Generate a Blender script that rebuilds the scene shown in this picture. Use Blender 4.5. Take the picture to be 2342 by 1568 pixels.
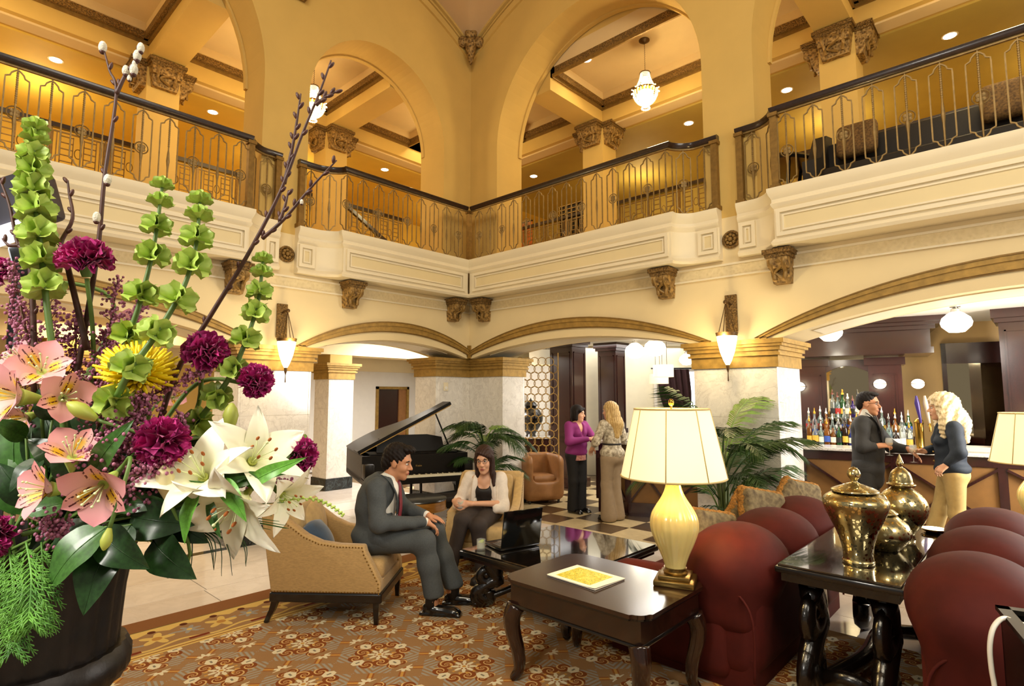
import bpy, bmesh, math, random
import numpy as np
from mathutils import Matrix, Vector, Euler
from mathutils import noise as mnoise
for _o in list(bpy.data.objects): bpy.data.objects.remove(_o)
SC = bpy.context.scene
COL = SC.collection
PI = math.pi
random.seed(7)
# ---------------------------------------------------------------- camera, world, light, exposure
CAMP = Vector((7.12, -6.60, 1.80))
FWD = Vector((-.680, .733, 0)).normalized(); RGT = Vector((FWD.y, -FWD.x, 0)); UPV = Vector((0, 0, 1))
TILT = math.radians(5.3)
cam_d = bpy.data.cameras.new('camera'); cam = bpy.data.objects.new('camera', cam_d); COL.objects.link(cam)
cam_d.sensor_width = 36; cam_d.lens = 36*1298/2342; cam_d.clip_start = .05; cam_d.clip_end = 100
_f = FWD*math.cos(TILT)+UPV*math.sin(TILT)
cam.location = CAMP; cam.rotation_euler = _f.to_track_quat('-Z', 'Y').to_euler()
SC.camera = cam
SC.view_settings.view_transform = 'Standard'; SC.view_settings.look = 'None'
SC.view_settings.gamma = 1; SC.view_settings.use_curve_mapping = False
SC.view_settings.exposure = 0.15
SC.cycles.max_bounces = 7; SC.cycles.diffuse_bounces = 3; SC.cycles.glossy_bounces = 3; SC.cycles.transmission_bounces = 5; SC.cycles.caustics_reflective = False; SC.cycles.caustics_refractive = False; SC.cycles.adaptive_threshold = .04
W = bpy.data.worlds.new('world'); SC.world = W; W.use_nodes = True
W.node_tree.nodes['Background'].inputs[0].default_value = (1, .90, .74, 1)
W.node_tree.nodes['Background'].inputs[1].default_value = .20
def light(name, kind, loc, power, color, size=.1, to=None, spot=None, sizey=None, blend=.6):
    d = bpy.data.lights.new(name, kind); d.energy = power; d.color = color
    if kind == 'AREA':
        d.size = size
        if sizey: d.shape = 'RECTANGLE'; d.size_y = sizey
    else: d.shadow_soft_size = size
    if kind == 'SPOT': d.spot_size = math.radians(spot or 90); d.spot_blend = blend
    o = bpy.data.objects.new(name, d); COL.objects.link(o); o.location = loc
    if to is not None: o.rotation_euler = (Vector(to)-Vector(loc)).to_track_quat('-Z', 'Y').to_euler()
    return o
WARM = (1, .78, .40); SOFT = (1, .86, .64); DAY = (1, .97, .92)
# large unseen area fill added behind and above the camera, no fixture built
light('atrium_light', 'AREA', (7.0, -7.0, 8.6), 450, (1, .88, .66), 4.0, to=(3.0, -2.0, 0))
light('atrium_side_light', 'AREA', (10.5, -4.0, 4.2), 140, (1, .92, .78), 2.5, to=(3.0, -1.5, 1.2))  # unseen side fill added off to the right, without a fixture
light('bar_window_light', 'AREA', (8.8, 1.5, 2.1), 230, (1, .97, .92), 1.4, to=(5.0, .5, 1.9))  # unseen lamp added in the bar to whiten the pier side and arch reveal
light('photo_light', 'AREA', (6.0, -8.0, 3.0), 60, (1, .95, .86), .7, to=(6.0, -5.9, 1.7))  # assumed flash near the camera, added to brighten the bouquet, not modelled
light('bar_ceiling_light', 'AREA', (3.2, 2.2, 2.90), 95, DAY, 2.2, to=(3.2, 2.2, 0))  # unseen fill added under the bar ceiling, no fixture there
light('bar_ceiling_light_far', 'AREA', (.2, 4.6, 2.90), 55, DAY, 2.2, to=(.2, 4.6, 0))  # second unseen fill added over the far end of the bar room
light('alcove_light', 'AREA', (-2.0, .6, 2.88), 210, DAY, 1.8, to=(-2.4, .6, 0))  # unseen fill added to whiten the alcove behind the piano
light('alcove_light_far', 'AREA', (-2.0, -4.5, 2.70), 70, (1, .8, .5), 1.8, to=(-2.4, -4.5, 0))  # added warm fill for the golden left end of the alcove, no lamp built
# ---------------------------------------------------------------- helpers
def frame_of(d, up=Vector((0, 0, 1))):
    d = Vector(d).normalized()
    if abs(d.dot(up)) > .97: up = Vector((0, 1, 0)) if abs(d.y) < .9 else Vector((1, 0, 0))
    x = up.cross(d).normalized(); y = d.cross(x)
    return x, y, d
class MB:
    def __init__(s, M=None): s.v = []; s.f = []; s.M = M
    def add(s, vs, fs):
        b = len(s.v)
        if s.M is not None: vs = [s.M @ Vector(p) for p in vs]
        s.v.extend([tuple(p) for p in vs]); s.f.extend([tuple(i+b for i in f) for f in fs]); return s
    def box(s, lo, hi, bev=0):
        (a, b, c), (d, e, f) = lo, hi
        if bev:
            bv = min(bev, abs(d-a)*.49, abs(e-b)*.49, abs(f-c)*.49)
            bm = bmesh.new(); bmesh.ops.create_cube(bm, size=1)
            for v in bm.verts: v.co = Vector(((a+d)/2+v.co.x*(d-a), (b+e)/2+v.co.y*(e-b), (c+f)/2+v.co.z*(f-c)))
            bmesh.ops.bevel(bm, geom=bm.edges[:], offset=bv, segments=2, affect='EDGES', profile=.5)
            bm.verts.index_update()
            s.add([v.co.copy() for v in bm.verts], [[v.index for v in fc.verts] for fc in bm.faces]); bm.free(); return s
        return s.add([(a,b,c),(d,b,c),(d,e,c),(a,e,c),(a,b,f),(d,b,f),(d,e,f),(a,e,f)],
                     [(3,2,1,0),(4,5,6,7),(0,1,5,4),(1,2,6,5),(2,3,7,6),(3,0,4,7)])
    def bar(s, p0, p1, w, h, up=Vector((0,0,1))):
        p0 = Vector(p0); p1 = Vector(p1); x, y, d = frame_of(p1-p0, up)
        vs = []
        for p in (p0, p1):
            for i, j in ((-1,-1),(1,-1),(1,1),(-1,1)): vs.append(p+x*(i*w/2)+y*(j*h/2))
        return s.add(vs, [(3,2,1,0),(4,5,6,7),(0,1,5,4),(1,2,6,5),(2,3,7,6),(3,0,4,7)])
    def tube(s, path, r, n=8, closed=False, cap=True, up=Vector((0,0,1)), sq=None, phase=0):
        P = [Vector(p) for p in path]; m = len(P); vs = []; fs = []
        px = None
        for i, p in enumerate(P):
            if closed: t = P[(i+1) % m]-P[i-1]
            else: t = P[min(i+1, m-1)]-P[max(i-1, 0)]
            if t.length < 1e-9: t = Vector((0,0,1))
            t.normalize()
            if px is None: x, y, _ = frame_of(t, up)
            else:
                x = (px - t*px.dot(t))
                if x.length < 1e-6: x, y, _ = frame_of(t, up)
                x.normalize(); y = t.cross(x)
            px = x
            rr = r(i/(m-1)) if callable(r) else (r[i] if isinstance(r, (list, tuple)) else r)
            for k in range(n):
                a = 2*PI*k/n+phase
                kx, ky = (sq if sq else (1, 1))
                vs.append(p+x*(math.cos(a)*rr*kx)+y*(math.sin(a)*rr*ky))
        mm = m if closed else m-1
        for i in range(mm):
            for k in range(n):
                a = i*n+k; b = i*n+(k+1) % n; j = ((i+1) % m)*n
                fs.append((a, b, j+(k+1) % n, j+k))
        if cap and not closed:
            fs.append(tuple(range(n))[::-1]); fs.append(tuple((m-1)*n+k for k in range(n)))
        return s.add(vs, fs)
    def cyl(s, p0, p1, r0, r1=None, n=16): return s.tube([p0, p1], [r0, r0 if r1 is None else r1], n)
    def lathe(s, prof, n=24, c=(0,0,0), flute=None):
        vs = []; fs = []; m = len(prof)
        for i, (r, z) in enumerate(prof):
            for k in range(n):
                a = 2*PI*k/n; rr = r*(flute(a, i/(m-1)) if flute else 1)
                vs.append((c[0]+rr*math.cos(a), c[1]+rr*math.sin(a), c[2]+z))
        for i in range(m-1):
            for k in range(n):
                a = i*n+k; b = i*n+(k+1) % n
                fs.append((a, b, b+n, a+n))
        fs.append(tuple(range(n))[::-1]); fs.append(tuple((m-1)*n+k for k in range(n)))
        return s.add(vs, fs)
    def prism(s, poly, z0, z1, ax='z'):
        n = len(poly)
        def q(a, b, h): return {'z': (a, b, h), 'y': (a, h, b), 'x': (h, a, b)}[ax]
        vs = [q(a, b, z0) for a, b in poly]+[q(a, b, z1) for a, b in poly]
        fs = [tuple(range(n))[::-1], tuple(range(n, 2*n))]+[(i, (i+1) % n, (i+1) % n+n, i+n) for i in range(n)]
        return s.add(vs, fs)
    def sweep(s, prof, path, closed=False, caps=True):
        """prof: (offset outward, z) closed outline; path: plan points (x, y, nx, ny) with outward normal"""
        n = len(prof); m = len(path); vs = []; fs = []
        for (x, y, nx, ny) in path:
            for (o, z) in prof: vs.append((x+nx*o, y+ny*o, z))
        for i in range(m if closed else m-1):
            j = (i+1) % m
            for k in range(n): fs.append((i*n+k, i*n+(k+1) % n, j*n+(k+1) % n, j*n+k))
        if caps and not closed: fs.append(tuple(range(n))[::-1]); fs.append(tuple((m-1)*n+k for k in range(n)))
        return s.add(vs, fs)
    def grid(s, fn, nu, nv, closeu=False):
        vs = [fn(i/(nu-(0 if closeu else 1)), j/(nv-1)) for i in range(nu) for j in range(nv)]; fs = []
        for i in range(nu if closeu else nu-1):
            for j in range(nv-1):
                a = i*nv+j; b = ((i+1) % nu)*nv+j
                fs.append((a, b, b+1, a+1))
        return s.add(vs, fs)
    def ball(s, c, r, n=12, m=8):
        rx, ry, rz = r if isinstance(r, (tuple, list)) else (r, r, r)
        return s.grid(lambda u, v: (c[0]+rx*math.cos(2*PI*u)*math.sin(PI*(.001+.998*v)), c[1]+ry*math.sin(2*PI*u)*math.sin(PI*(.001+.998*v)), c[2]-rz*math.cos(PI*v)), n, m, True)
    def mesh(s, name, smooth=False):
        me = bpy.data.meshes.new(name); me.from_pydata(s.v, [], s.f); me.validate(); me.update()
        bm = bmesh.new(); bm.from_mesh(me); bmesh.ops.recalc_face_normals(bm, faces=bm.faces[:]); bm.to_mesh(me); bm.free()
        if smooth:
            me.polygons.foreach_set('use_smooth', [True]*len(me.polygons))
            if smooth != 'all': me.set_sharp_from_angle(angle=math.radians(40 if smooth is True else smooth))
        return me
    def build(s, name, mat, parent=None, smooth=False, label=None):
        return obj(name, s.mesh(name, smooth), mat, parent, label)
def obj(name, me, mat, parent=None, label=None, M=None):
    o = bpy.data.objects.new(name, me); COL.objects.link(o)
    if mat is not None and (not me.materials): me.materials.append(mat)
    if parent is not None: o.parent = parent
    if M is not None: o.matrix_local = M
    if label: o['label'] = label
    return o
def tag(o, label, cat, group=None, kind=None):
    o['label'] = label; o['category'] = cat
    if group: o['group'] = group
    if kind: o['kind'] = kind
    return o
def thing(name, label, cat, loc=(0,0,0), rz=0, group=None, kind=None):
    o = bpy.data.objects.new(name, None); COL.objects.link(o); o.empty_display_size = .1
    o.location = loc; o.rotation_euler = (0, 0, rz)
    return tag(o, label, cat, group, kind)
def struct(o): o['kind'] = 'structure'; return o
def shell(name):
    o = bpy.data.objects.new(name, None); COL.objects.link(o); return struct(o)
def T(*p): return Matrix.Translation(Vector(p if len(p) == 3 else p[0]))
def RZ(a): return Matrix.Rotation(a, 4, 'Z')
def RX(a): return Matrix.Rotation(a, 4, 'X')
def RY(a): return Matrix.Rotation(a, 4, 'Y')
def S3(a, b, c): return Matrix.Diagonal((a, b, c, 1))
def align(d, up=Vector((0,0,1)), p=(0,0,0)):
    x, y, z = frame_of(d, up); M = Matrix.Identity(4)
    for i in range(3): M[i][0] = x[i]; M[i][1] = y[i]; M[i][2] = z[i]; M[i][3] = p[i]
    return M
def spline(pts, n=8):
    P = [Vector(p) for p in pts]; out = []
    for i in range(len(P)-1):
        a = P[max(i-1, 0)]; b = P[i]; c = P[i+1]; d = P[min(i+2, len(P)-1)]
        for k in range(n):
            t = k/n; out.append(.5*((2*b)+(c-a)*t+(2*a-5*b+4*c-d)*t*t+(3*b-a-3*c+d)*t**3))
    out.append(P[-1]); return out
def at(x, y, D):
    """a surveyed point: picture position x, y, and D metres straight ahead of the camera"""
    u = -math.sin(TILT)*FWD+math.cos(TILT)*UPV
    d = RGT*((x-1171)/1298)+u*((784-y)/1298)+_f
    return CAMP+d*(D/d.dot(FWD))
# smooth blended solids (surface nets over a distance field), used for bodies, cushions and carving
def sd_cap(P, a, b, ra, rb, sq=None):
    a = np.array(a, float); b = np.array(b, float); ba = b-a; L = max(ba@ba, 1e-9)
    q = P
    if sq is not None: q = (P-a)/np.array(sq)+a; ba = (b-a)/np.array(sq); L = max(ba@ba, 1e-9)
    pa = q-a; h = np.clip((pa@ba)/L, 0, 1)
    return np.linalg.norm(pa-h[..., None]*ba, axis=-1)-(ra+(rb-ra)*h)
def sd_ell(P, c, r, R=None):
    q = P-np.array(c, float)
    if R is not None: q = q@np.array(R)
    r = np.array(r, float); k0 = np.linalg.norm(q/r, axis=-1); k1 = np.linalg.norm(q/(r*r), axis=-1)
    return k0*(k0-1)/np.maximum(k1, 1e-9)
def sd_box(P, c, h, rd, R=None):
    q = P-np.array(c, float)
    if R is not None: q = q@np.array(R)
    q = np.abs(q)-(np.array(h, float)-rd)
    return np.linalg.norm(np.maximum(q, 0), axis=-1)+np.minimum(q.max(axis=-1), 0)-rd
def smin(a, b, k):
    if k <= 0: return np.minimum(a, b)
    h = np.clip(.5+.5*(b-a)/k, 0, 1); return b+(a-b)*h-k*h*(1-h)
def xf(prims, M):
    """move a list of solids by a rigid matrix"""
    R = np.array(M.to_3x3()); out = []
    for p in prims:
        t = p[0].lstrip('-&')
        if t == 'cap': out.append((p[0], tuple(M @ Vector(p[1])), tuple(M @ Vector(p[2])))+tuple(p[3:]))
        else:
            i = 3 if t == 'ell' else 4; q = list(p)+[None]*(i+1-len(p)); q[1] = tuple(M @ Vector(p[1])); q[i] = R @ np.array(q[i]) if q[i] is not None else R; out.append(tuple(q))
    return out
def blob_mesh(name, prims, vox=.012, k=.03, disp=None):
    """prims: ('cap',a,b,ra,rb[,k]) ('ell',c,r[,R[,k]]) ('box',c,h,rd[,R[,k]]); a leading '-' carves, '&' keeps the overlap"""
    def box_of(p):
        t = p[0].lstrip('-&')
        if t == 'cap': r = max(p[3], p[4]); q = np.array([p[1], p[2]], float); return q.min(0)-r, q.max(0)+r
        r = np.max(p[2]) if t == 'ell' else np.linalg.norm(p[2]); return np.array(p[1], float)-r, np.array(p[1], float)+r
    bs = [box_of(p) for p in prims]; add = [b for p, b in zip(prims, bs) if p[0][0] not in '-&']
    lo = np.min([b[0] for b in add], 0)-vox*3; hi = np.max([b[1] for b in add], 0)+vox*3
    n = np.maximum(np.ceil((hi-lo)/vox).astype(int)+1, 4); ax = [lo[i]+np.arange(n[i])*vox for i in range(3)]
    D = np.full(tuple(n), .5, np.float32)
    for p, (b0, b1) in zip(prims, bs):
        op = p[0][0] if p[0][0] in '-&' else '+'; t = p[0].lstrip('-&')
        j = {'cap': 5, 'ell': 4, 'box': 5}[t]; kk = p[j] if len(p) > j and p[j] is not None else k
        m = kk+vox*2
        i0 = np.clip(np.floor((b0-m-lo)/vox).astype(int), 0, n); i1 = np.clip(np.ceil((b1+m-lo)/vox).astype(int)+1, 0, n)
        if op == '&': i0 = np.zeros(3, int); i1 = n
        if (i1 <= i0).any(): continue
        sl = tuple(slice(a, c) for a, c in zip(i0, i1))
        P = np.stack(np.meshgrid(*[ax[i][sl[i]] for i in range(3)], indexing='ij'), -1).astype(np.float32)
        if t == 'cap': d = sd_cap(P, p[1], p[2], p[3], p[4])
        elif t == 'ell': d = sd_ell(P, p[1], p[2], p[3] if len(p) > 3 else None)
        else: d = sd_box(P, p[1], p[2], p[3], p[4] if len(p) > 4 else None)
        if op == '+': D[sl] = smin(D[sl], d, kk)
        elif op == '-': D[sl] = -smin(-D[sl], d, kk)
        else: D[sl] = -smin(-D[sl], -d, kk)
    if disp is not None:
        P = np.stack(np.meshgrid(*ax, indexing='ij'), -1); D = D+disp(P)
    v, f = surface_nets(D, lo, vox)
    me = bpy.data.meshes.new(name); me.from_pydata(v.tolist(), [], f.tolist()); me.update()
    me.polygons.foreach_set('use_smooth', [True]*len(me.polygons))
    return me
def surface_nets(D, lo, vox):
    n = np.array(D.shape); ins = D < 0
    c = ins[:-1, :-1, :-1].astype(np.int8)
    acc = np.zeros(tuple(n-1)+(3,), np.float32); cnt = np.zeros(tuple(n-1), np.float32)
    def sl(o): return tuple(slice(o[i], n[i]-1+o[i]) for i in range(3))
    for ax in range(3):
        o1, o2 = [a for a in range(3) if a != ax]
        for da in (0, 1):
            for db in (0, 1):
                a = [0,0,0]; a[o1] = da; a[o2] = db; b = list(a); b[ax] = 1
                d0 = D[sl(a)]; d1 = D[sl(b)]; cr = (d0 < 0) != (d1 < 0)
                t = np.where(cr, d0/np.where(np.abs(d0-d1) < 1e-12, 1, d0-d1), 0)
                cnt += cr
                acc[..., ax] += np.where(cr, t, 0); acc[..., o1] += cr*da; acc[..., o2] += cr*db
    m = cnt > 0; idx = -np.ones(tuple(n-1), np.int64); idx[m] = np.arange(m.sum())
    pos = np.argwhere(m)+acc[m]/cnt[m][:, None]
    V = lo+pos*vox; F = []
    for ax in range(3):
        o1, o2 = [(1, 2), (2, 0), (0, 1)][ax]
        s0 = [slice(1, n[i]-1) for i in range(3)]; s0[ax] = slice(0, n[ax]-1)
        s1 = list(s0); s1[ax] = slice(1, n[ax])
        a = D[tuple(s0)] < 0; b = D[tuple(s1)] < 0; cr = np.argwhere(a != b); sg = a[tuple(cr.T)]
        base = cr+np.array([s0[i].start for i in range(3)])
        def at_(d1, d2):
            q = base.copy(); q[:, o1] -= d1; q[:, o2] -= d2; return idx[q[:, 0], q[:, 1], q[:, 2]]
        q = np.stack([at_(1, 1), at_(0, 1), at_(0, 0), at_(1, 0)], 1)
        q[~sg] = q[~sg][:, ::-1]; F.append(q)
    F = np.concatenate(F); F = F[(F >= 0).all(1)]
    return V, F
# ---------------------------------------------------------------- materials
class X:
    """shader arithmetic: X values build Math nodes"""
    nt = None
    def __init__(s, v): s.s = v
    @staticmethod
    def op(o, *a, clamp=False):
        n = X.nt.nodes.new('ShaderNodeMath'); n.operation = o; n.use_clamp = clamp
        for i, v in enumerate(a):
            v = v.s if isinstance(v, X) else v
            if isinstance(v, (int, float)): n.inputs[i].default_value = v
            else: X.nt.links.new(v, n.inputs[i])
        return X(n.outputs[0])
    def __add__(s, o): return X.op('ADD', s, o)
    __radd__ = __add__
    def __sub__(s, o): return X.op('SUBTRACT', s, o)
    def __rsub__(s, o): return X.op('SUBTRACT', o, s)
    def __mul__(s, o): return X.op('MULTIPLY', s, o)
    __rmul__ = __mul__
    def __truediv__(s, o): return X.op('DIVIDE', s, o)
    def __neg__(s): return X.op('MULTIPLY', s, -1)
def xsin(a): return X.op('SINE', a)
def xcos(a): return X.op('COSINE', a)
def xabs(a): return X.op('ABSOLUTE', a)
def xfl(a): return X.op('FLOOR', a)
def xfr(a): return X.op('FRACT', a)
def xmin(a, b): return X.op('MINIMUM', a, b)
def xmax(a, b): return X.op('MAXIMUM', a, b)
def xsq(a): return X.op('SQRT', a)
def xat(a, b): return X.op('ARCTAN2', a, b)
def xlog(a): return X.op('LOGARITHM', a, 2.718281828)
def xlt(a, b): return X.op('LESS_THAN', a, b)
def xgt(a, b): return X.op('GREATER_THAN', a, b)
def xstep(a, lo, hi):   # smooth 0..1 ramp
    return X.op('MULTIPLY', (a-lo), 1/(hi-lo), clamp=False) if False else X.op('MULTIPLY', a-lo, 1.0/(hi-lo), clamp=True)
def newmat(name):
    m = bpy.data.materials.new(name); m.use_nodes = True; nt = m.node_tree; X.nt = nt
    return m, nt, nt.nodes['Principled BSDF']
def coords(nt, kind='Object'):
    return nt.nodes.new('ShaderNodeTexCoord').outputs[kind]
def noise(nt, vec, scale, detail=3, rough=.55, dist=0):
    n = nt.nodes.new('ShaderNodeTexNoise'); n.inputs['Scale'].default_value = scale; n.inputs['Detail'].default_value = detail
    n.inputs['Roughness'].default_value = rough; n.inputs['Distortion'].default_value = dist
    nt.links.new(vec, n.inputs['Vector']); return n.outputs['Fac']
def mixc(nt, fac, a, b):
    n = nt.nodes.new('ShaderNodeMix'); n.data_type = 'RGBA'; n.clamp_factor = True
    f = fac.s if isinstance(fac, X) else fac
    if isinstance(f, (int, float)): n.inputs[0].default_value = f
    else: nt.links.new(f, n.inputs[0])
    for i, c in ((6, a), (7, b)):
        if isinstance(c, (tuple, list)): n.inputs[i].default_value = (*c[:3], 1)
        else: nt.links.new(c, n.inputs[i])
    return n.outputs[2]
def c3(h):
    """sRGB hex to linear"""
    h = h.lstrip('#'); v = [int(h[i:i+2], 16)/255 for i in (0, 2, 4)]
    return tuple(x/12.92 if x <= .04045 else ((x+.055)/1.055)**2.4 for x in v)
def bump(nt, b, height, strength, dist=.01):
    n = nt.nodes.new('ShaderNodeBump'); n.inputs['Strength'].default_value = strength; n.inputs['Distance'].default_value = dist
    nt.links.new(height.s if isinstance(height, X) else height, n.inputs['Height']); nt.links.new(n.outputs[0], b.inputs['Normal'])
def mat(name, col, rough=.5, metal=0, var=.12, vs=6, bmp=0, bs=40, spec=.5, trans=0, ior=1.45, emit=0, ecol=None, coat=0, sheen=0, sss=0, col2=None, stretch=None, alpha=1, detail=3):
    m, nt, b = newmat(name)
    if isinstance(col, str): col = c3(col)
    if isinstance(col2, str): col2 = c3(col2)
    vec = coords(nt)
    if stretch:
        mp = nt.nodes.new('ShaderNodeMapping'); mp.inputs['Scale'].default_value = stretch; nt.links.new(vec, mp.inputs['Vector']); vec = mp.outputs[0]
    if var or col2:
        f = noise(nt, vec, vs, detail)
        a = tuple(max(0, c*(1-var)) for c in col); d = col2 if col2 else tuple(min(1, c*(1+var)) for c in col)
        fx = xstep(X(f), .3, .7)
        nt.links.new(mixc(nt, fx, a, d), b.inputs['Base Color'])
    else: b.inputs['Base Color'].default_value = (*col, 1)
    b.inputs['Roughness'].default_value = rough; b.inputs['Metallic'].default_value = metal
    b.inputs['Specular IOR Level'].default_value = spec
    if trans: b.inputs['Transmission Weight'].default_value = trans; b.inputs['IOR'].default_value = ior
    if emit: b.inputs['Emission Color'].default_value = (*(ecol or col), 1); b.inputs['Emission Strength'].default_value = emit
    if coat: b.inputs['Coat Weight'].default_value = coat; b.inputs['Coat Roughness'].default_value = .08
    if sheen: b.inputs['Sheen Weight'].default_value = sheen; b.inputs['Sheen Roughness'].default_value = .4
    if sss: b.inputs['Subsurface Weight'].default_value = sss; b.inputs['Subsurface Radius'].default_value = (.02, .008, .004)
    if alpha < 1: b.inputs['Alpha'].default_value = alpha
    if bmp: bump(nt, b, noise(nt, vec, bs, 4), bmp)
    return m
def marble(name, c1, c2, scale=1.2, rough=.18, vein=.5, bright=None):
    m, nt, b = newmat(name); v = coords(nt)
    n1 = X(noise(nt, v, scale*1.6, 6, .6, 1.2)); n2 = X(noise(nt, v, scale*5, 5, .6, .6))
    ve = 1-xstep(xabs(n1-.5), .0, .035); ve2 = 1-xstep(xabs(n2-.5), .0, .03)
    f = X.op('MULTIPLY', ve*.7+ve2*.35, vein, clamp=True)
    base = mixc(nt, xstep(n2, .3, .75), c1, tuple(x*.86 for x in c1))
    nt.links.new(mixc(nt, f, base, c2), b.inputs['Base Color']); b.inputs['Roughness'].default_value = rough
    return m
def emat(name, col, s):
    m, nt, b = newmat(name); b.inputs['Base Color'].default_value = (*col, 1)
    b.inputs['Emission Color'].default_value = (*col, 1); b.inputs['Emission Strength'].default_value = s; return m
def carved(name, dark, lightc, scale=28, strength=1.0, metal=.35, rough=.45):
    """gilded plaster with carved relief: colour turns darker toward the low parts"""
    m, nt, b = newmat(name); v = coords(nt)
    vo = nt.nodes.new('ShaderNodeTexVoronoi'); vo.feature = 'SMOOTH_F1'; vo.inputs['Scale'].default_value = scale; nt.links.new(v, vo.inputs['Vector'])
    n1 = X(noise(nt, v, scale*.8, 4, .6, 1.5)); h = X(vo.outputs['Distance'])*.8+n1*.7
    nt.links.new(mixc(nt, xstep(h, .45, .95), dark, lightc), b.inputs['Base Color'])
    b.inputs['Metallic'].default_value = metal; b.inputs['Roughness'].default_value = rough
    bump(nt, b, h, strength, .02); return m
def wood(name, c1, c2, rough=.25, scale=(1, 1, 14), coat=.4, vs=5):
    m, nt, b = newmat(name); v = coords(nt)
    mp = nt.nodes.new('ShaderNodeMapping'); mp.inputs['Scale'].default_value = scale; nt.links.new(v, mp.inputs['Vector'])
    n = X(noise(nt, mp.outputs[0], vs, 6, .65, .8))
    nt.links.new(mixc(nt, xstep(n, .3, .7), c1, c2), b.inputs['Base Color']); b.inputs['Roughness'].default_value = rough
    b.inputs['Coat Weight'].default_value = coat; b.inputs['Coat Roughness'].default_value = .12
    return m
M = {}
M['plaster_gold'] = mat('plaster_gold', '#d4b062', .75, var=.04, vs=2, bmp=.05, bs=60)
M['plaster_cream'] = mat('plaster_cream', '#ead4a4', .7, var=.03, vs=2, bmp=.05, bs=60)
M['white_trim'] = mat('white_trim', '#eee0c0', .5, var=.02, vs=3)
M['panel_cream'] = mat('panel_cream', '#e6d3a4', .6, var=.02, vs=3)
M['vault'] = mat('vault', '#d8b88c', .8, var=.03, vs=2)
M['ceiling_tan'] = mat('ceiling_tan', '#dcc08e', .8, var=.04, vs=2)
M['ceiling_white'] = mat('ceiling_white', '#f3ede2', .7, var=.02)
M['wall_white'] = mat('wall_white', '#efe8dc', .7, var=.02)
M['wall_yellow'] = mat('wall_yellow', '#dfba52', .7, var=.05, vs=2)
M['wall_olive'] = mat('wall_olive', '#b59a4a', .7, var=.05, vs=2)
M['marble'] = marble('marble', c3('efe9e0'), c3('a79b90'), 2.2, .12, .38)
M['marble_floor'] = marble('marble_floor', c3('e4d6c8'), c3('c8b6a4'), .8, .12, .3)
M['marble_floor2'] = marble('marble_floor2', c3('ece0d4'), c3('d0c0ae'), .9, .12, .3)
M['marble_black'] = marble('marble_black', c3('1a2022'), c3('5a686a'), 3, .1, .5)
M['tile_dark'] = marble('tile_dark', c3('57432e'), c3('3a2a1a'), 2, .22, .4)
M['tile_light'] = marble('tile_light', c3('d8c193'), c3('b89c6c'), 2, .22, .3)
M['grout'] = mat('grout', '#8a7354', .8)
M['gilt'] = mat('gilt', '#a5823f', .5, .3, var=.22, vs=14, bmp=.08, bs=50)
M['gilt_dark'] = mat('gilt_dark', '#8a6a34', .5, .35, var=.2, vs=16)
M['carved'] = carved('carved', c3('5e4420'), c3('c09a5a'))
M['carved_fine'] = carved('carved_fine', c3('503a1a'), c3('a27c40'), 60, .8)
M['frieze'] = carved('frieze', c3('e0cb9c'), c3('ecd8aa'), 26, .45, 0, .7)
M['rail_wood'] = wood('rail_wood', c3('1c110a'), c3('38241a'), .28, (6, 6, 6))
M['rail_brass'] = mat('rail_brass', '#8f7444', .5, .4, var=.2, vs=18)
M['post_brass'] = mat('post_brass', '#8a6a34', .45, .5, var=.2, vs=18)
M['downlight'] = emat('downlight', (1, .9, .68), 14)
M['espresso'] = wood('espresso', c3('1a0d08'), c3('33190f'), .2, (2, 14, 2), .6)
M['black_wood'] = mat('black_wood', '#0e0a09', .28, var=.3, vs=12, coat=.5)
M['carved_black'] = mat('carved_black', '#120c08', .25, var=.3, vs=20, bmp=.25, bs=45, coat=.5)
M['piano_black'] = mat('piano_black', '#120d07', .4, var=.2, vs=3, coat=.05, spec=.2)
M['mahogany'] = wood('mahogany', c3('200b0a'), c3('3a1611'), .26, (8, 8, 1.2), .5)
M['granite'] = mat('granite', '#cfc6b8', .15, var=.3, vs=60, detail=5, col2='#f2ece2')
M['bar_panel'] = mat('bar_panel', '#7f5828', .5, var=.12, vs=4, bmp=.06, bs=80)
M['brass'] = mat('brass', '#b08a3c', .22, 1.0, var=.12, vs=8)
M['antique_brass'] = mat('antique_brass', '#8f7440', .3, .9, var=.15, vs=10)
M['bronze'] = mat('bronze', '#5a4224', .4, .6, var=.3, vs=15)
M['mirror'] = mat('mirror', '#d8c9a8', .03, 1.0, var=0)
M['glass'] = mat('glass', '#f4f6f2', .03, 0, var=0, alpha=.20, spec=.8)
M['table_glass'] = mat('table_glass', '#14100c', .02, 0, var=0, spec=1.0, coat=1)
M['velvet_red'] = mat('velvet_red', '#4d150e', .75, var=.2, vs=5, bmp=.04, bs=200, spec=.25)
M['chenille'] = mat('chenille', '#b3905a', .7, var=.16, vs=40, bmp=.12, bs=180, sheen=.3, stretch=(1, 1, 5))
M['chenille_tan'] = mat('chenille_tan', '#bf9f68', .7, var=.12, vs=20, bmp=.08, bs=160, sheen=.25)
M['nailhead'] = mat('nailhead', '#8f6a2c', .35, .9, var=.2, vs=30)
M['blue_velvet'] = mat('blue_velvet', '#22405c', .55, var=.3, vs=9, sheen=.5)
M['leather_tan'] = mat('leather_tan', '#9a6a3c', .45, var=.12, vs=12, bmp=.05, bs=120)
M['suit_grey'] = mat('suit_grey', '#45494a', .8, var=.12, vs=90, bmp=.05, bs=300)
M['suit_dark'] = mat('suit_dark', '#2c2a28', .75, var=.14, vs=90, bmp=.05, bs=300)
M['trousers_brown'] = mat('trousers_brown', '#352a24', .8, var=.1, vs=90)
M['shirt_white'] = mat('shirt_white', '#e9e4d8', .7, var=.04)
M['tie_red'] = mat('tie_red', '#7d2430', .5, var=.12, vs=120)
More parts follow.
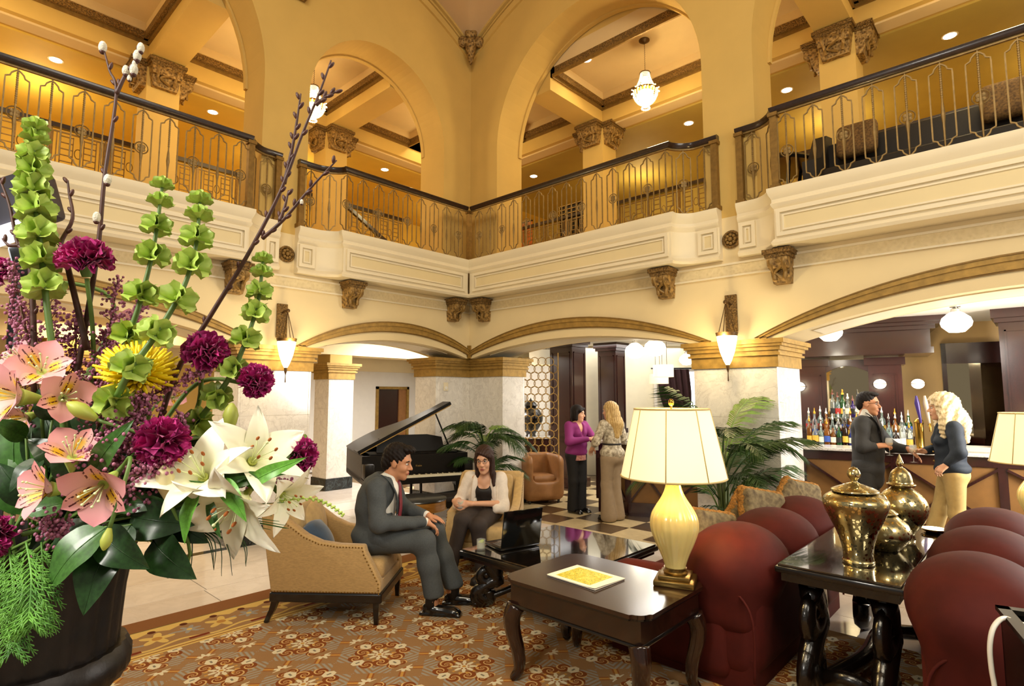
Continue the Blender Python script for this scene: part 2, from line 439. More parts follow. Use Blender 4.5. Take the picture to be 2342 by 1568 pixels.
M['tie_pattern'] = mat('tie_pattern', '#4a3a34', .5, var=.4, vs=120)
M['jacket_cream'] = mat('jacket_cream', '#eadccb', .8, var=.05, vs=60, bmp=.04, bs=250)
M['jacket_navy'] = mat('jacket_navy', '#1e2733', .75, var=.2, vs=120, bmp=.08, bs=250)
M['top_black'] = mat('top_black', '#1c1612', .6, var=.2, vs=60)
M['sweater_purple'] = mat('sweater_purple', '#8c2a72', .8, var=.06, vs=8, bmp=.04, bs=250)
M['hem_pink'] = mat('hem_pink', '#b05a58', .7, var=.3, vs=40, col2='#d8a08a')
M['trousers_black'] = mat('trousers_black', '#16120f', .8, var=.1)
M['trousers_taupe'] = mat('trousers_taupe', '#9a8468', .8, var=.06, vs=20)
M['trousers_khaki'] = mat('trousers_khaki', '#c0a468', .8, var=.06, vs=20)
M['print_blouse'] = mat('print_blouse', '#6a5638', .7, var=.0, vs=26, col2='#e6dac0', detail=5)
M['skin_m'] = mat('skin_m', '#c58a64', .5, var=.05, vs=10, sss=.08)
M['skin_f'] = mat('skin_f', '#dba582', .48, var=.04, vs=10, sss=.08)
M['lips'] = mat('lips', '#a8564c', .4, var=.04)
M['eye_white'] = mat('eye_white', '#cfc4b8', .2, var=0)
M['eye_dark'] = mat('eye_dark', '#241610', .2, var=0)
M['hair_dark'] = mat('hair_dark', '#170e09', .58, spec=.25, var=.35, vs=40, bmp=.5, bs=90, stretch=(3, 3, .6))
M['hair_brown'] = mat('hair_brown', '#331c12', .5, spec=.3, var=.3, vs=40, bmp=.4, bs=90, stretch=(4, 4, .5))
M['hair_blonde'] = mat('hair_blonde', '#b98a44', .42, var=.3, vs=30, bmp=.4, bs=80, stretch=(4, 4, .5), col2='#e6c480')
M['hair_platinum'] = mat('hair_platinum', '#d9b878', .45, var=.2, vs=30, bmp=.5, bs=60, stretch=(3, 3, .8), col2='#f6e6c0')
M['shoe_black'] = mat('shoe_black', '#0f0d0c', .2, var=.1, coat=.5)
M['plastic_black'] = mat('plastic_black', '#121210', .25, var=.05, coat=.3)
M['laptop_lid'] = mat('laptop_lid', '#0c0d0c', .1, var=.05, coat=.8)
M['silver'] = mat('silver', '#c8c4bc', .25, .9, var=.05)
M['paper'] = mat('paper', '#efeadb', .5, var=.02)
M['cable_white'] = mat('cable_white', '#e2ddd0', .4, var=.02)
M['shade'] = mat('shade', '#f6e9c0', .8, var=.02, emit=.55, ecol=(1, .80, .44))
M['shade_dim'] = mat('shade_dim', '#efe2c4', .8, var=.02, emit=.35, ecol=(1, .88, .62))
M['piping'] = mat('piping', '#cbb276', .7)
M['globe'] = emat('globe', (1, .93, .76), 3.2)
M['sconce_glow'] = emat('sconce_glow', (1, .82, .46), 9)
M['ceramic_yellow'] = mat('ceramic_yellow', '#e9d489', .22, var=.05, vs=4, coat=.6, sss=.1)
M['crystal'] = emat('crystal', (1, .84, .48), 1.6)
M['crystal_hot'] = emat('crystal_hot', (1, .88, .6), 4)
M['curtain'] = mat('curtain', '#3c2024', .8, var=.2, vs=8)
M['window_glow'] = emat('window_glow', (.93, .97, 1), 4.0)
M['soil'] = mat('soil', '#2a1c12', .9, bmp=.6, bs=60)
M['pot'] = mat('pot', '#8c7a5c', .5, var=.12, vs=9, bmp=.1, bs=30)
M['palm'] = mat('palm', '#2f4a1e', .45, var=.3, vs=7, spec=.4)
M['palm_light'] = mat('palm_light', '#6d8a34', .45, var=.3, vs=7)
M['palm_stem'] = mat('palm_stem', '#55602c', .6, var=.25)
def mk_mercury():
    m, nt, b = newmat('mercury_glass'); v = coords(nt)
    vo = nt.nodes.new('ShaderNodeTexVoronoi'); vo.inputs['Scale'].default_value = 45; nt.links.new(v, vo.inputs['Vector'])
    n = X(noise(nt, v, 14, 4)); f = xgt(X(vo.outputs['Distance'])+n*.9, .88)
    nt.links.new(mixc(nt, f, c3('e8d8a2'), c3('9c8c62')), b.inputs['Base Color'])
    b.inputs['Metallic'].default_value = 1
    nt.links.new((f*.3+.06).s, b.inputs['Roughness']); return m
M['mercury'] = mk_mercury()
def mk_fringe():
    return mat('fringe', '#a8742f', .9, var=.5, vs=60, bmp=.9, bs=120)
M['fringe'] = mk_fringe()
M['cushion_floral'] = mat('cushion_floral', '#8f7c54', .8, var=.0, vs=22, col2='#4d3c22', detail=4)
def mk_rug():
    m, nt, b = newmat('rug_pattern'); v = coords(nt)
    sp = nt.nodes.new('ShaderNodeSeparateXYZ'); nt.links.new(v, sp.inputs[0]); x = X(sp.outputs[0]); y = X(sp.outputs[1])
    BR = c3('a37c52'); CR = c3('e8dab6'); GR = c3('857a66'); RU = c3('a0602f'); GO = c3('d09a4c'); BL = c3('a09a8e'); YE = c3('e2bd6a'); DK = c3('5c2a14')
    c = BR
    # half-drop repeat of the field
    Sx, Sy = .56, .56
    row = xfl(x/Sx); yy = y+X.op('MODULO', xabs(row), 2)*(Sy/2)
    u = (xfr(x/Sx)-.5)*Sx; w = (xfr(yy/Sy)-.5)*Sy; au = xabs(u); aw = xabs(w)
    r = xsq(u*u+w*w); th = xat(w, u)
    def spiral(cx, cy, R, dirn):
        du = au-cx; dw = aw-cy; rr = xsq(du*du+dw*dw); t = xat(dw, du)
        ph = xsin(t*dirn+xlog(rr+.004)*3.2)
        return (1-xstep(xabs(ph), .30, .52))*xlt(rr, R), xlt(rr, R)
    fac = []
    # leaf sprays along the diagonals (grey)
    s = au+aw; d = au-aw
    rib = xsin((s+xabs(d)*1.3)*85)
    band = xlt(xabs(s-.30), .085)*xlt(xabs(d), .17)
    c = mixc(nt, band*xgt(rib, -.15), c, BL)
    c = mixc(nt, xlt(xabs(s-.30), .075)*xgt(rib, .55)*xlt(xabs(d), .16), c, c3('aaa08c'))
    for (cx, cy, R, dn) in ((.105, .065, .058, 1), (.065, .15, .052, -1), (.2, .035, .04, 1)):
        f, ins = spiral(cx, cy, R, dn)
        c = mixc(nt, ins, c, c3('8a4a22')); c = mixc(nt, f, c, c3('dfb878'))
    pet = .062*(1+.38*xcos(th*8)); c = mixc(nt, xlt(r, pet), c, CR)
    c = mixc(nt, xlt(xabs(r-.032), .007)*xgt(xcos(th*8+3.1416), .0), c, RU); c = mixc(nt, xlt(r, .014), c, GO)
    dots = xlt(xabs(r-.092), .011)*xgt(xcos(th*12), .35); c = mixc(nt, dots, c, GO)
    # fleur heads on the axes
    for a, bb in ((au, aw), (aw, au)):
        q = a-.175; head = xlt(xabs(bb), .016+.028*(1-xstep(xabs(q), 0, .045)))*xlt(xabs(q), .045)
        c = mixc(nt, head, c, CR); c = mixc(nt, xlt(xabs(bb), .007)*xlt(xabs(q), .016), c, GR)
    # corner crosses
    cu = Sx/2-au; cw = Sy/2-aw; rc = xsq(cu*cu+cw*cw); tc = xat(cw, cu)
    c = mixc(nt, xlt(rc, .052*(1+.3*xcos(tc*8))), c, CR); c = mixc(nt, xlt(rc, .016), c, RU)
    c = mixc(nt, xlt(xabs(cu-cw), .012)*xlt(xabs(cu+cw-.13), .05), c, GO)
    c = mixc(nt, xlt(xabs(xabs(cu-cw)-.022), .008)*xlt(xabs(cu+cw-.13), .045), c, RU)
    # border along the edge x = 1.75 .. 2.50
    e = x
    def inb(a, b_): return xgt(e, a)*xlt(e, b_)
    cb = BR
    t = y
    wv = xsin(t*14)*.045+2.235
    cb = mixc(nt, xlt(xabs(e-wv), .012)*xgt(xsin(t*47), -.5), cb, BL)
    fl = xsin(t*7); p = (xfr(t/.45)-.5)*.45; rr = xsq((e-2.22)*(e-2.22)+p*p); ta = xat(e-2.22, p)
    cb = mixc(nt, xlt(rr, .085*(1+.42*xcos(ta*5))), cb, YE); cb = mixc(nt, xlt(rr, .034), cb, c3('c08a44')); 
    p2 = (xfr(t/.45+.5)-.5)*.45; r2 = xsq((e-2.2)*(e-2.2)+p2*p2); t2 = xat(e-2.2, p2)
    cb = mixc(nt, xlt(r2, .06*(1+.4*xcos(t2*6))), cb, BL); cb = mixc(nt, xlt(r2, .02), cb, YE)
    sc = xabs((xfr(t/.22)-.5)*.22); cb = mixc(nt, xlt(e, 2.05+sc*.55)*xgt(e, 1.99), cb, YE)
    cb = mixc(nt, xlt(xsq((e-2.065)*(e-2.065)+sc*sc), .028), cb, DK)
    w2 = 2.375+xsin(t*14)*.028; cb = mixc(nt, xlt(xabs(e-w2), .014), cb, YE); cb = mixc(nt, xlt(xabs(e-2.385), .018)*xgt(xsin(t*14+1.6), .55), cb, c3('7d3018'))
    cb = mixc(nt, inb(2.43, 2.462), cb, YE); cb = mixc(nt, inb(2.462, 2.475), cb, c3('8a4a20')); cb = mixc(nt, inb(2.475, 2.50), cb, YE)
    cb = mixc(nt, xlt(e, 1.985), cb, c3('8c5c34')); cb = mixc(nt, inb(1.985, 1.995), cb, c3('6a6a3a'))
    c = mixc(nt, xlt(e, 2.50), c, cb)
    n = X(noise(nt, v, 260, 2)); c = mixc(nt, xstep(n, .2, .8)*.35, c, c3('3a2412'))
    nt.links.new(c, b.inputs['Base Color']); b.inputs['Roughness'].default_value = .95; b.inputs['Specular IOR Level'].default_value = .1
    bump(nt, b, n, .5, .004)
    return m
M['rug'] = mk_rug()
# ---------------------------------------------------------------- setting: floors
fl = shell('floor')
MB().box((-7.2, -8, -.12), (0, 0, -.012)).box((0, -9, -.12), (12, 0, -.012)).box((-7.2, 0, -.12), (12, 7.2, -.012)).build('floor_bed', M['grout'], fl)
def tile(name, x0, y0, x1, y1, m, g=.004, z=0):
    key = (name, round(x1-x0, 3), round(y1-y0, 3), m.name)
    if key not in TILES:
        TILES[key] = MB().box((g, g, -.012), (x1-x0-g, y1-y0-g, 0)).mesh(name); TILES[key].materials.append(m)
    obj(name, TILES[key], None, fl).location = (x0, y0, z)
TILES = {}
random.seed(3)
x = -2.1
k = 0
while x < 1.75:
    wd = .62 if k % 3 else .46
    y = -6.7-random.random()*.6
    ye = 0 if x+wd < .01 else -.25
    while y < ye-.02:
        tile('floor_tile', x, y, min(x+wd, 12), min(y+1.24, ye), random.choice((M['marble_floor'], M['marble_floor2'])))
        y += 1.24
    x += wd; k += 1
XR = x
MB().box((-.12, -6.4, -.008), (-.0, -.6, .0015)).build('floor_strip', M['marble_black'], fl)
# the rest of the atrium floor (under the rug) and the alcove
MB().box((XR, -9, -.012), (12, -1.75, -.004)).build('floor_field', M['marble_floor'], fl)
y = -1.75
for wdt in (.55, .55, .4):
    x = XR
    while x < 6.0:
        tile('floor_tile', x, y, x+1.1, y+wdt, random.choice((M['marble_floor'], M['marble_floor2']))); x += 1.1
    y += wdt
MB().box((-7.2, -8, -.012), (-2.1, 0, -.002)).build('alcove_floor', M['marble_floor'], fl)
MB().box((6.0, -1.75, -.012), (12, 0, -.002)).build('floor_margin', M['marble_floor'], fl)
# checkered bar floor
TS = .46
MB().box((-1.2, -.25, -.012), (7.5, -.13, .0)).build('floor_border', M['tile_light'], fl)
for i in range(-9, 12):
    for j in range(0, 9):
        x0 = .12+i*TS; y0 = -.13+j*TS
        if x0-y0*.6 > 3.4 or x0 < -3.2: continue
        if x0 < 0 and y0 < 0: continue
        tile('checker_tile', x0, y0, x0+TS, y0+TS, M['tile_dark'] if (i+j) % 2 else M['tile_light'], .002)
MB().box((-4, 4.0, -.012), (12, 7.2, -.004)).box((3.3, -.13, -.0125), (12, 4.0, -.006)).build('bar_floor', M['tile_dark'], fl)
# ---------------------------------------------------------------- arcade walls
def P3(wall, t, d, z):
    """wall 'A' (left, plane x=0, runs along -y) or 'B' (right, plane y=0, runs along +x); t along the wall from the corner, d into the room"""
    return (d, -t, z) if wall == 'A' else (t, -d, z)
def wbox(mb, wall, t0, t1, d0, d1, z0, z1):
    a = P3(wall, t0, d0, z0); b = P3(wall, t1, d1, z1)
    return mb.box(tuple(min(p, q) for p, q in zip(a, b)), tuple(max(p, q) for p, q in zip(a, b)))
def arc_pts(t0, t1, zs, rise, n=28, kind='seg'):
    c = (t0+t1)/2; h = (t1-t0)/2; out = []
    if kind == 'seg':
        R = (h*h+rise*rise)/(2*rise); a = math.asin(min(1, h/R))
        for i in range(n+1):
            q = -a+2*a*i/n; out.append((c+R*math.sin(q), zs+R*math.cos(q)-(R-rise)))
    else:
        for i in range(n+1):
            q = PI-PI*i/n; out.append((c+h*math.cos(q), zs+rise*math.sin(q)))
    return out
def arch_block(mb, wall, t0, t1, pts, ztop, d0, d1):
    """solid above an arch curve between t0 and t1"""
    n = len(pts); vs = []; fs = []
    for (t, z) in pts:
        for d in (d0, d1): vs.append(P3(wall, t, d, z)); vs.append(P3(wall, t, d, ztop))
    for i in range(n-1):
        a = i*4; b = a+4
        fs += [(a, b, b+1, a+1), (a+2, a+3, b+3, b+2), (a, a+2, b+2, b), (a+1, b+1, b+3, a+3)]
    fs += [(0, 1, 3, 2), ((n-1)*4, (n-1)*4+2, (n-1)*4+3, (n-1)*4+1)]
    return mb.add(vs, fs)
def arch_band(mb, wall, outer, inner, d0, d1):
    n = len(outer); vs = []; fs = []
    for (a, b) in zip(outer, inner):
        for (t, z) in (a, b):
            for d in (d0, d1): vs.append(P3(wall, t, d, z))
    for i in range(n-1):
        a = i*4; b = a+4
        for p, q in ((0, 1), (1, 3), (3, 2), (2, 0)): fs.append((a+p, a+q, b+q, b+p))
    fs += [(0, 1, 3, 2), ((n-1)*4, (n-1)*4+1, (n-1)*4+3, (n-1)*4+2)]
    return mb.add(vs, fs)
ZC0, ZC1 = 2.12, 2.43      # capital
ZF0, ZF1, ZR = 3.40, 4.02, 4.95   # fascia bottom, top, rail top
TH = .80
ARCH = {'A': [(.06, 2.86), (3.82, 8.2)], 'B': [(.06, 4.03), (5.02, 9.6)]}
RISE = {'A': [.20, .33], 'B': [.22, .34]}
for wall, nm in (('A', 'wall_left'), ('B', 'wall_right')):
    root = shell(nm); mb = MB()
    (a0, a1), (b0, b1) = ARCH[wall]; ra, rb = RISE[wall]
    pa = arc_pts(a0, a1, ZC1+.0, ra); pb = arc_pts(b0, b1, ZC1, rb)
    arch_block(mb, wall, a0, a1, pa, ZF0, -TH, 0); arch_block(mb, wall, b0, b1, pb, ZF0, -TH, 0)
    wbox(mb, wall, a1, b0, -TH, 0, ZC1, ZF0); wbox(mb, wall, -TH, a0, -TH, 0, ZC1, ZF0)
    wbox(mb, wall, b1, b1+1.2, -TH, 0, 0, ZF0)
    wbox(mb, wall, -TH, b1+1.2, -.3, 0, ZF0, ZF1-.1)
    mb.build('spandrel', M['plaster_cream'], root)
    # soffit panels under the arches
    for (p0, p1), pp in (((a0, a1), pa), ((b0, b1), pb)):
        s = MB(); q = [p for p in pp if p0+.25 < p[0] < p1-.25]
        arch_band(s, wall, q, [(t, z-.012) for t, z in q], -TH+.16, -.16); s.build('soffit_panel', M['white_trim'], root, True)
    # gilt archivolt in two steps
    for (t0, t1, rise, cut0) in ((a0, a1, ra, True), (b0, b1, rb, False)):
        def off(o, n=28):
            e0 = 0 if cut0 else o
            pts = arc_pts(t0-o*.9, t1+o*.9, ZC1+.02, rise+o*.98, n)
            return [(max(t, .0 if cut0 else -9), z) for t, z in pts]
        g = MB(); arch_band(g, wall, off(.25), off(.20), 0, .05); arch_band(g, wall, off(.20), off(.12), 0, .035)
        for s_, tt in ((-1, t0), (1, t1)):
            if cut0 and s_ < 0: continue
            for (o0, o1, dd) in ((.25, .20, .05), (.20, .12, .035)):
                ta, tb = sorted((tt+s_*o0*.9, tt+s_*o1*.9)); wbox(g, wall, ta, tb, 0, dd, ZC1, ZC1+.03)
        if cut0: wbox(g, wall, .0, .03, 0, .05, ZC1, ZC1+.22)
        g.build('archivolt', M['gilt'], root, True)
        h = MB(); arch_band(h, wall, off(.265), off(.25), 0, .06); arch_band(h, wall, off(.12), off(.105), 0, .02); h.build('archivolt_edge', M['gilt_dark'], root, True)
    # plaster frieze below the balcony
    f = MB(); wbox(f, wall, .0, b1, 0, .018, 3.215, 3.335); f.build('frieze', M['frieze'], root)
    f = MB(); wbox(f, wall, .0, b1, 0, .03, 3.335, 3.36); wbox(f, wall, .0, b1, 0, .026, 3.195, 3.215); f.build('frieze_bead', M['white_trim'], root)
# piers in marble slabs with gilt capitals
def cap_prof(mb, x0, y0, x1, y1, z0=ZC0, z1=ZC1):
    h = z1-z0
    for (a, b, p) in ((0, .42, .02), (.42, .50, .05), (.50, .60, .03), (.60, .74, .055), (.74, .84, .085), (.84, 1, .11)):
        mb.box((x0-p, y0-p, z0+a*h), (x1+p, y1+p, z0+b*h))
def pier(name, x0, y0, x1, y1, slabs, top=ZC0):
    r = shell(name)
    MB().box((x0+.03, y0+.03, 0), (x1-.03, y1-.03, ZC1)).build('pier_core', M['plaster_cream'], r)
    for (lo, hi) in slabs: MB().box(lo, hi, .004).build('marble_slab', M['marble'], r)
    c = MB(); cap_prof(c, x0, y0, x1, y1); c.build('capital', M['gilt'], r)
    MB().box((x0-.02, y0-.02, 0), (x1+.02, y1+.02, .22), .01).build('plinth', M['marble_black'], r)
    return r
def slabs4(x0, y0, x1, y1):
    t = .03; z0, z1 = .22, ZC0; zm = 1.55; o = []
    for (za, zb) in ((z0, zm), (zm, z1)):
        o += [((x0, y0, za), (x1, y0+t, zb)), ((x0, y1-t, za), (x1, y1, zb)), ((x0, y0+t, za), (x0+t, y1-t, zb)), ((x1-t, y0+t, za), (x1, y1-t, zb))]
    return o
for nm, bx in (('pier_left', (-TH, -3.80, 0, -2.865)), ('pier_right', (4.03, 0, 5.0, TH))):
    pier(nm, *bx, slabs4(*bx))
# corner pier, set back under the arches
pier('pier_corner_left', -.75, -.56, -.2, .2, slabs4(-.75, -.56, -.2, .2)); pier('pier_corner_right', -.2, .2, .6, .75, slabs4(-.2, .2, .6, .75))
for i, (px_, py_) in enumerate(((-3.2, -.69), (-3.2, -5.0))):
    pier('pier_alcove_%d' % i, px_-.27, py_-.27, px_+.27, py_+.27, slabs4(px_-.27, py_-.27, px_+.27, py_+.27))
    MB().box((px_-.24, py_-.24, ZC1), (px_+.24, py_+.24, 2.95)).build('wall_pier_top', M['plaster_gold'], None)['kind'] = 'structure'
# alcove room behind the left arcade
w = shell('wall_alcove')
MB().box((-5.7, -8, 0), (-5.58, -1.3, 2.95)).build('end_plaster', M['plaster_gold'], w)
MB().box((-5.7, -1.3, 0), (-5.6, 1.95, 2.95)).box((-5.7, 2.85, 0), (-5.6, 7, 2.95)).box((-5.7, 1.95, 1.97), (-5.6, 2.85, 2.95)).build('plaster', M['wall_white'], w)
MB().box((-5.6, -8.2, 0), (0, -8.1, 2.95)).build('end_plaster', M['plaster_gold'], w)
MB().box((-5.6, -8, 2.42), (-5.5, 7, 2.95)).box((-3.45, -8, 2.60), (-2.95, 7, 2.95)).build('cornice_beam', M['plaster_cream'], w)
d = shell('door_1')
MB().box((-5.72, 1.88, 0), (-5.55, 1.95, 2.04)).box((-5.72, 2.85, 0), (-5.55, 2.92, 2.04)).box((-5.72, 1.88, 1.97), (-5.55, 2.92, 2.04)).build('door_frame', M['gilt'], d)
MB().box((-5.69, 1.95, 0), (-5.64, 2.62, 1.97)).build('door_panel', M['mahogany'], d)
MB().box((-5.66, 2.62, 0), (-5.60, 2.85, 1.97)).build('door_jamb', M['leather_tan'], d)
c = shell('ceiling')
MB().box((-5.7, -8.2, 2.95), (-.1, .1, 3.05)).box((-5.7, .1, 2.95), (12, 7.2, 3.05)).build('lower_ceiling', M['ceiling_white'], c)
# ---------------------------------------------------------------- upper storey
ZS = 5.95; ZB, ZT = 6.95, 7.52
UP = {'A': [(.61, 3.02), (3.64, 8.0)], 'B': [(.65, 4.245), (4.87, 9.4)]}
UT = .62
for wall, nm in (('A', 'wall_left_upper'), ('B', 'wall_right_upper')):
    root = shell(nm); mb = MB(); sp = UP[wall]
    for (t0, t1) in sp:
        r = (t1-t0)/2; pts = arc_pts(t0, t1, ZS, r if wall == 'B' or t0 > 1 else 1.22, 40, 'ell')
        arch_block(mb, wall, t0, t1, pts, 9.2, -UT, 0)
        q = [(t, z) for t, z in pts]
        e = MB(); c0 = (t0+t1)/2
        arch_band(e, wall, q, [(c0+(t-c0)*.985, ZS+(z-ZS)*.985-.0) for t, z in q], -UT+.02, -UT+.09); e.build('arch_bead', M['plaster_gold'], root, True)
    wbox(mb, wall, sp[0][1], sp[1][0], -UT, 0, ZF1-.1, 9.2); wbox(mb, wall, -UT, 10, -UT-.06, -UT-.001, ZT, 9.2)
    wbox(mb, wall, 0, sp[0][0], -UT, 0, ZF1-.1, 9.2); wbox(mb, wall, sp[1][1], sp[1][1]+1, -UT, 0, ZF1-.1, 9.2)
    mb.build('arcade', M['plaster_gold'], root)
MB().box((-UT, 0, ZF1-.1), (0, UT, 9.2)).build('wall_corner_upper', M['plaster_gold'])['kind'] = 'structure'
# groin vault over the atrium
vt = MB()
def zv(s): return 8.0+1.15*(1-math.exp(-abs(s)*.62))
vt.grid(lambda u, v: (8.5*u*u, -8.5*v*v, max(zv(8.5*u*u), zv(8.5*v*v))), 60, 60)
o = struct(vt.build('ceiling_vault', M['vault'], None, 'all'))
for wall in 'AB':
    b = MB(); pts = [(.05+3.6*i/40, zv(.05+3.6*i/40)) for i in range(41)]
    for (o0, o1, dd) in ((.0, .05, .05), (.10, .13, .03), (.18, .30, .04)):
        arch_band(b, wall, [(t, z-o0) for t, z in pts], [(t, z-o1) for t, z in pts], 0, dd)
    struct(b.build('trim_vault', M['plaster_gold'], None, True))
# mezzanine floor, ceiling, beams, columns
MZ = shell('ceiling_mezzanine')

MB().box((-6.5, -8.2, ZT), (0-UT, 6.5, ZT+.1)).box((-UT, UT, ZT), (10, 6.5, ZT+.1)).build('coffer_slab', M['ceiling_tan'], MZ)
bA, bB = -2.70, 2.18    # column line depth behind walls A and B (room-side face)
cw = .46
colsA = [-1.22, -4.23]; colsB = [1.24, 5.44]   # far/near reference corners
beams = MB()
beams.box((bA-cw, -8.2, ZB), (bA, bB+cw, ZT)); beams.box((bA-cw, bB, ZB), (10, bB+cw, ZT))
for yc in colsA: beams.box((-6.5, yc-.08, ZB+.04), (-UT+.01, yc+cw-.08+.0, ZT))
for xc in colsB: beams.box((xc-cw+.08, UT-.01, ZB+.04), (xc+.08, 6.5, ZT))
beams.build('beam', M['plaster_gold'], MZ)
# second, lower soffit step along the beams
b2 = MB(); b2.box((bA-cw+.1, -8.2, ZB-.03), (bA-.1, bB, ZB+.01)).box((bA-cw, bB+.1, ZB-.03), (10, bB+cw-.1, ZB+.01)); b2.build('beam_panel', M['ceiling_tan'], MZ)
def coffer(x0, y0, x1, y1):
    t = .085; h = .26; m_ = MB()
    for lo, hi in (((x0, y0), (x1, y0+t)), ((x0, y1-t), (x1, y1)), ((x0, y0), (x0+t, y1)), ((x1-t, y0), (x1, y1))):
        m_.box((lo[0], lo[1], ZT-h), (hi[0], hi[1], ZT-h+.11))
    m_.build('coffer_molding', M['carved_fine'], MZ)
    m_ = MB()
    for lo, hi in (((x0, y0), (x1, y0+.07)), ((x0, y1-.07), (x1, y1)), ((x0, y0), (x0+.07, y1)), ((x1-.07, y0), (x1, y1))): m_.box((lo[0], lo[1], ZT-h+.11), (hi[0], hi[1], ZT))
    m_.build('coffer_cove', M['ceiling_tan'], MZ)
    m_ = MB(); t2 = .03
    for lo, hi in (((x0, y0), (x1, y0+t2)), ((x0, y1-t2), (x1, y1)), ((x0, y0), (x0+t2, y1)), ((x1-t2, y0), (x1, y1))):
        m_.box((lo[0], lo[1], ZT-h-.05), (hi[0], hi[1], ZT-h))
    m_.build('coffer_bead', M['gilt_dark'], MZ)
ys = [-8.2, colsA[1]-.08, colsA[0]-.08]
for (y0, y1) in ((-8.2, colsA[1]-.08), (colsA[1]+cw-.08, colsA[0]-.08), (colsA[0]+cw-.08, bB)): coffer(bA, y0, -UT, y1)
for (x0, x1) in ((bA, colsB[0]-cw+.08), (colsB[0]+.08, colsB[1]-cw+.08), (colsB[1]+.08, 10)): coffer(x0, UT, x1, bB)
MZf = shell('floor_mezzanine')
MB().box((-6.5, -8.2, 3.6), (-.02, -.02, 3.97)).box((-.02, .02, 3.6), (10, 6.5, 3.97)).box((-6.5, -.3, 3.6), (-.2, 6.5, 3.97)).build('slab', M['leather_tan'], MZf)
# back walls of the mezzanine
w = shell('wall_mezzanine')
MB().box((-6.5, -8.2, 3.97), (-6.4, 6.5, ZT)).build('left_plaster', M['wall_yellow'], w)
MB().box((-6.5, 6.4, 3.97), (10, 6.5, ZT)).build('right_plaster', M['wall_olive'], w)
MB().box((-6.4, -8.2, 6.92), (bA-cw, 6.4, ZT)).build('left_bulkhead', M['wall_yellow'], w)
MB().box((bA-cw, bB+cw, 6.92), (10, 6.4, ZT)).build('right_bulkhead', M['wall_olive'], w)
MB().box((-6.5, -8.3, 3.97), (0, -8.2, ZT)).build('end_left', M['wall_yellow'], w); MB().box((9.9, 0, 3.97), (10, 6.5, ZT)).build('end_right', M['wall_olive'], w)
def bracket(parent, w_, h, d, mat_=None):
    """carved console: moulded cap, scrolled face tapering down; front +x, local, top at z=0"""
    r = parent
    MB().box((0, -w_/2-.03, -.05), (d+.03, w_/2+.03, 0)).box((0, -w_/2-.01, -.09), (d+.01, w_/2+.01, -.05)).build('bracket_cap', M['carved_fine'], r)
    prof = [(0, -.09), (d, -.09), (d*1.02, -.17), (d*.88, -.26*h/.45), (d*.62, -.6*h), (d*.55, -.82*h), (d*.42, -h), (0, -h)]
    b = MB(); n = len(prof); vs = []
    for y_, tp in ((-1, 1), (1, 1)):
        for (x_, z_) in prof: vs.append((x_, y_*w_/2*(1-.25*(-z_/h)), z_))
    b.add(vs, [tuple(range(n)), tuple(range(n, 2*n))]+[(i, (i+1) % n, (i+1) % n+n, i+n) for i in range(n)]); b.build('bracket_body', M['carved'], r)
    s = MB()
    for y_ in (-1, 1): s.tube([(d*.95*math.cos(a)*.0+d*(1.0-.42*t)+.02*math.sin(8*t), y_*w_*.30*(1-.25*t), -.12-t*(h-.16)) for t, a in [(i/10, i) for i in range(11)]], .022, 6)
    s.tube([(d*(1.02-.45*t), w_*.18*math.sin(t*7), -.13-t*(h-.18)) for t in [i/16 for i in range(17)]], .018, 6)
    s.build('bracket_leaf', M['gilt_dark'], r, True)
def mezz_column(x0, y0, i):
    r = shell('column_mezzanine_%d' % i)
    MB().box((x0, y0, 3.97), (x0+cw, y0+cw, ZB)).build('shaft', M['plaster_gold'], r)
    for k, (cx, cy, a) in enumerate(((x0+cw, y0+cw/2, 0), (x0+cw/2, y0, -PI/2), (x0, y0+cw/2, PI), (x0+cw/2, y0+cw, PI/2))):
        e = bpy.data.objects.new('bracket', None); COL.objects.link(e); e.parent = r; e.location = (cx, cy, ZB+.02); e.rotation_euler = (0, 0, a)
        bracket(e, cw, .40, .20)
for i, yc in enumerate(colsA+[bB]): mezz_column(bA-cw, yc-.08 if yc != bB else bB, i)
for i, xc in enumerate(colsB): mezz_column(xc-cw+.08, bB, i+3)
# corbels under the balcony, rosettes and the vault boss
def corbel(wall, t, label):
    p = P3(wall, t, 0, 3.385)
    r = thing('corbel', label, 'corbel', p, 0 if wall == 'A' else -PI/2, 'gilded corbels under the balcony')
    bracket(r, .23, .36, .24)
corbel('A', .42, 'carved gilt corbel on the left arcade nearest the room corner')
corbel('A', 2.35, 'carved gilt corbel above the arch beside the left wall lantern')
corbel('A', 3.92, 'carved gilt corbel half hidden behind the bare willow branch')
corbel('B', .42, 'carved gilt corbel on the right arcade nearest the room corner')
corbel('B', 3.72, 'carved gilt corbel above the arch with the two standing women')
corbel('B', 5.12, 'carved gilt corbel above the wide arch of the bar')
for wall, t, lab in (('A', 3.27, 'round carved rosette between balconies on the left pier'), ('B', 4.55, 'round carved rosette between balconies on the right pier')):
    r = thing('rosette', lab, 'rosette', P3(wall, t, 0, 3.64), 0 if wall == 'A' else -PI/2, 'pier rosettes')
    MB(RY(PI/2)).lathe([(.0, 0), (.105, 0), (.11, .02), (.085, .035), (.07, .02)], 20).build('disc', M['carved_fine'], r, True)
    q = MB()
    for k in range(8): a = k*PI/4; q.ball((.035, math.cos(a)*.05, math.sin(a)*.05), (.02, .022, .022), 8, 6)
    q.ball((.045, 0, 0), .028, 8, 6); q.build('petals', M['gilt_dark'], r, True)
r = thing('vault_boss', 'dark carved leaf boss where the vault meets the room corner', 'boss', (.13, -.13, 7.98), -PI/4)
q = MB()
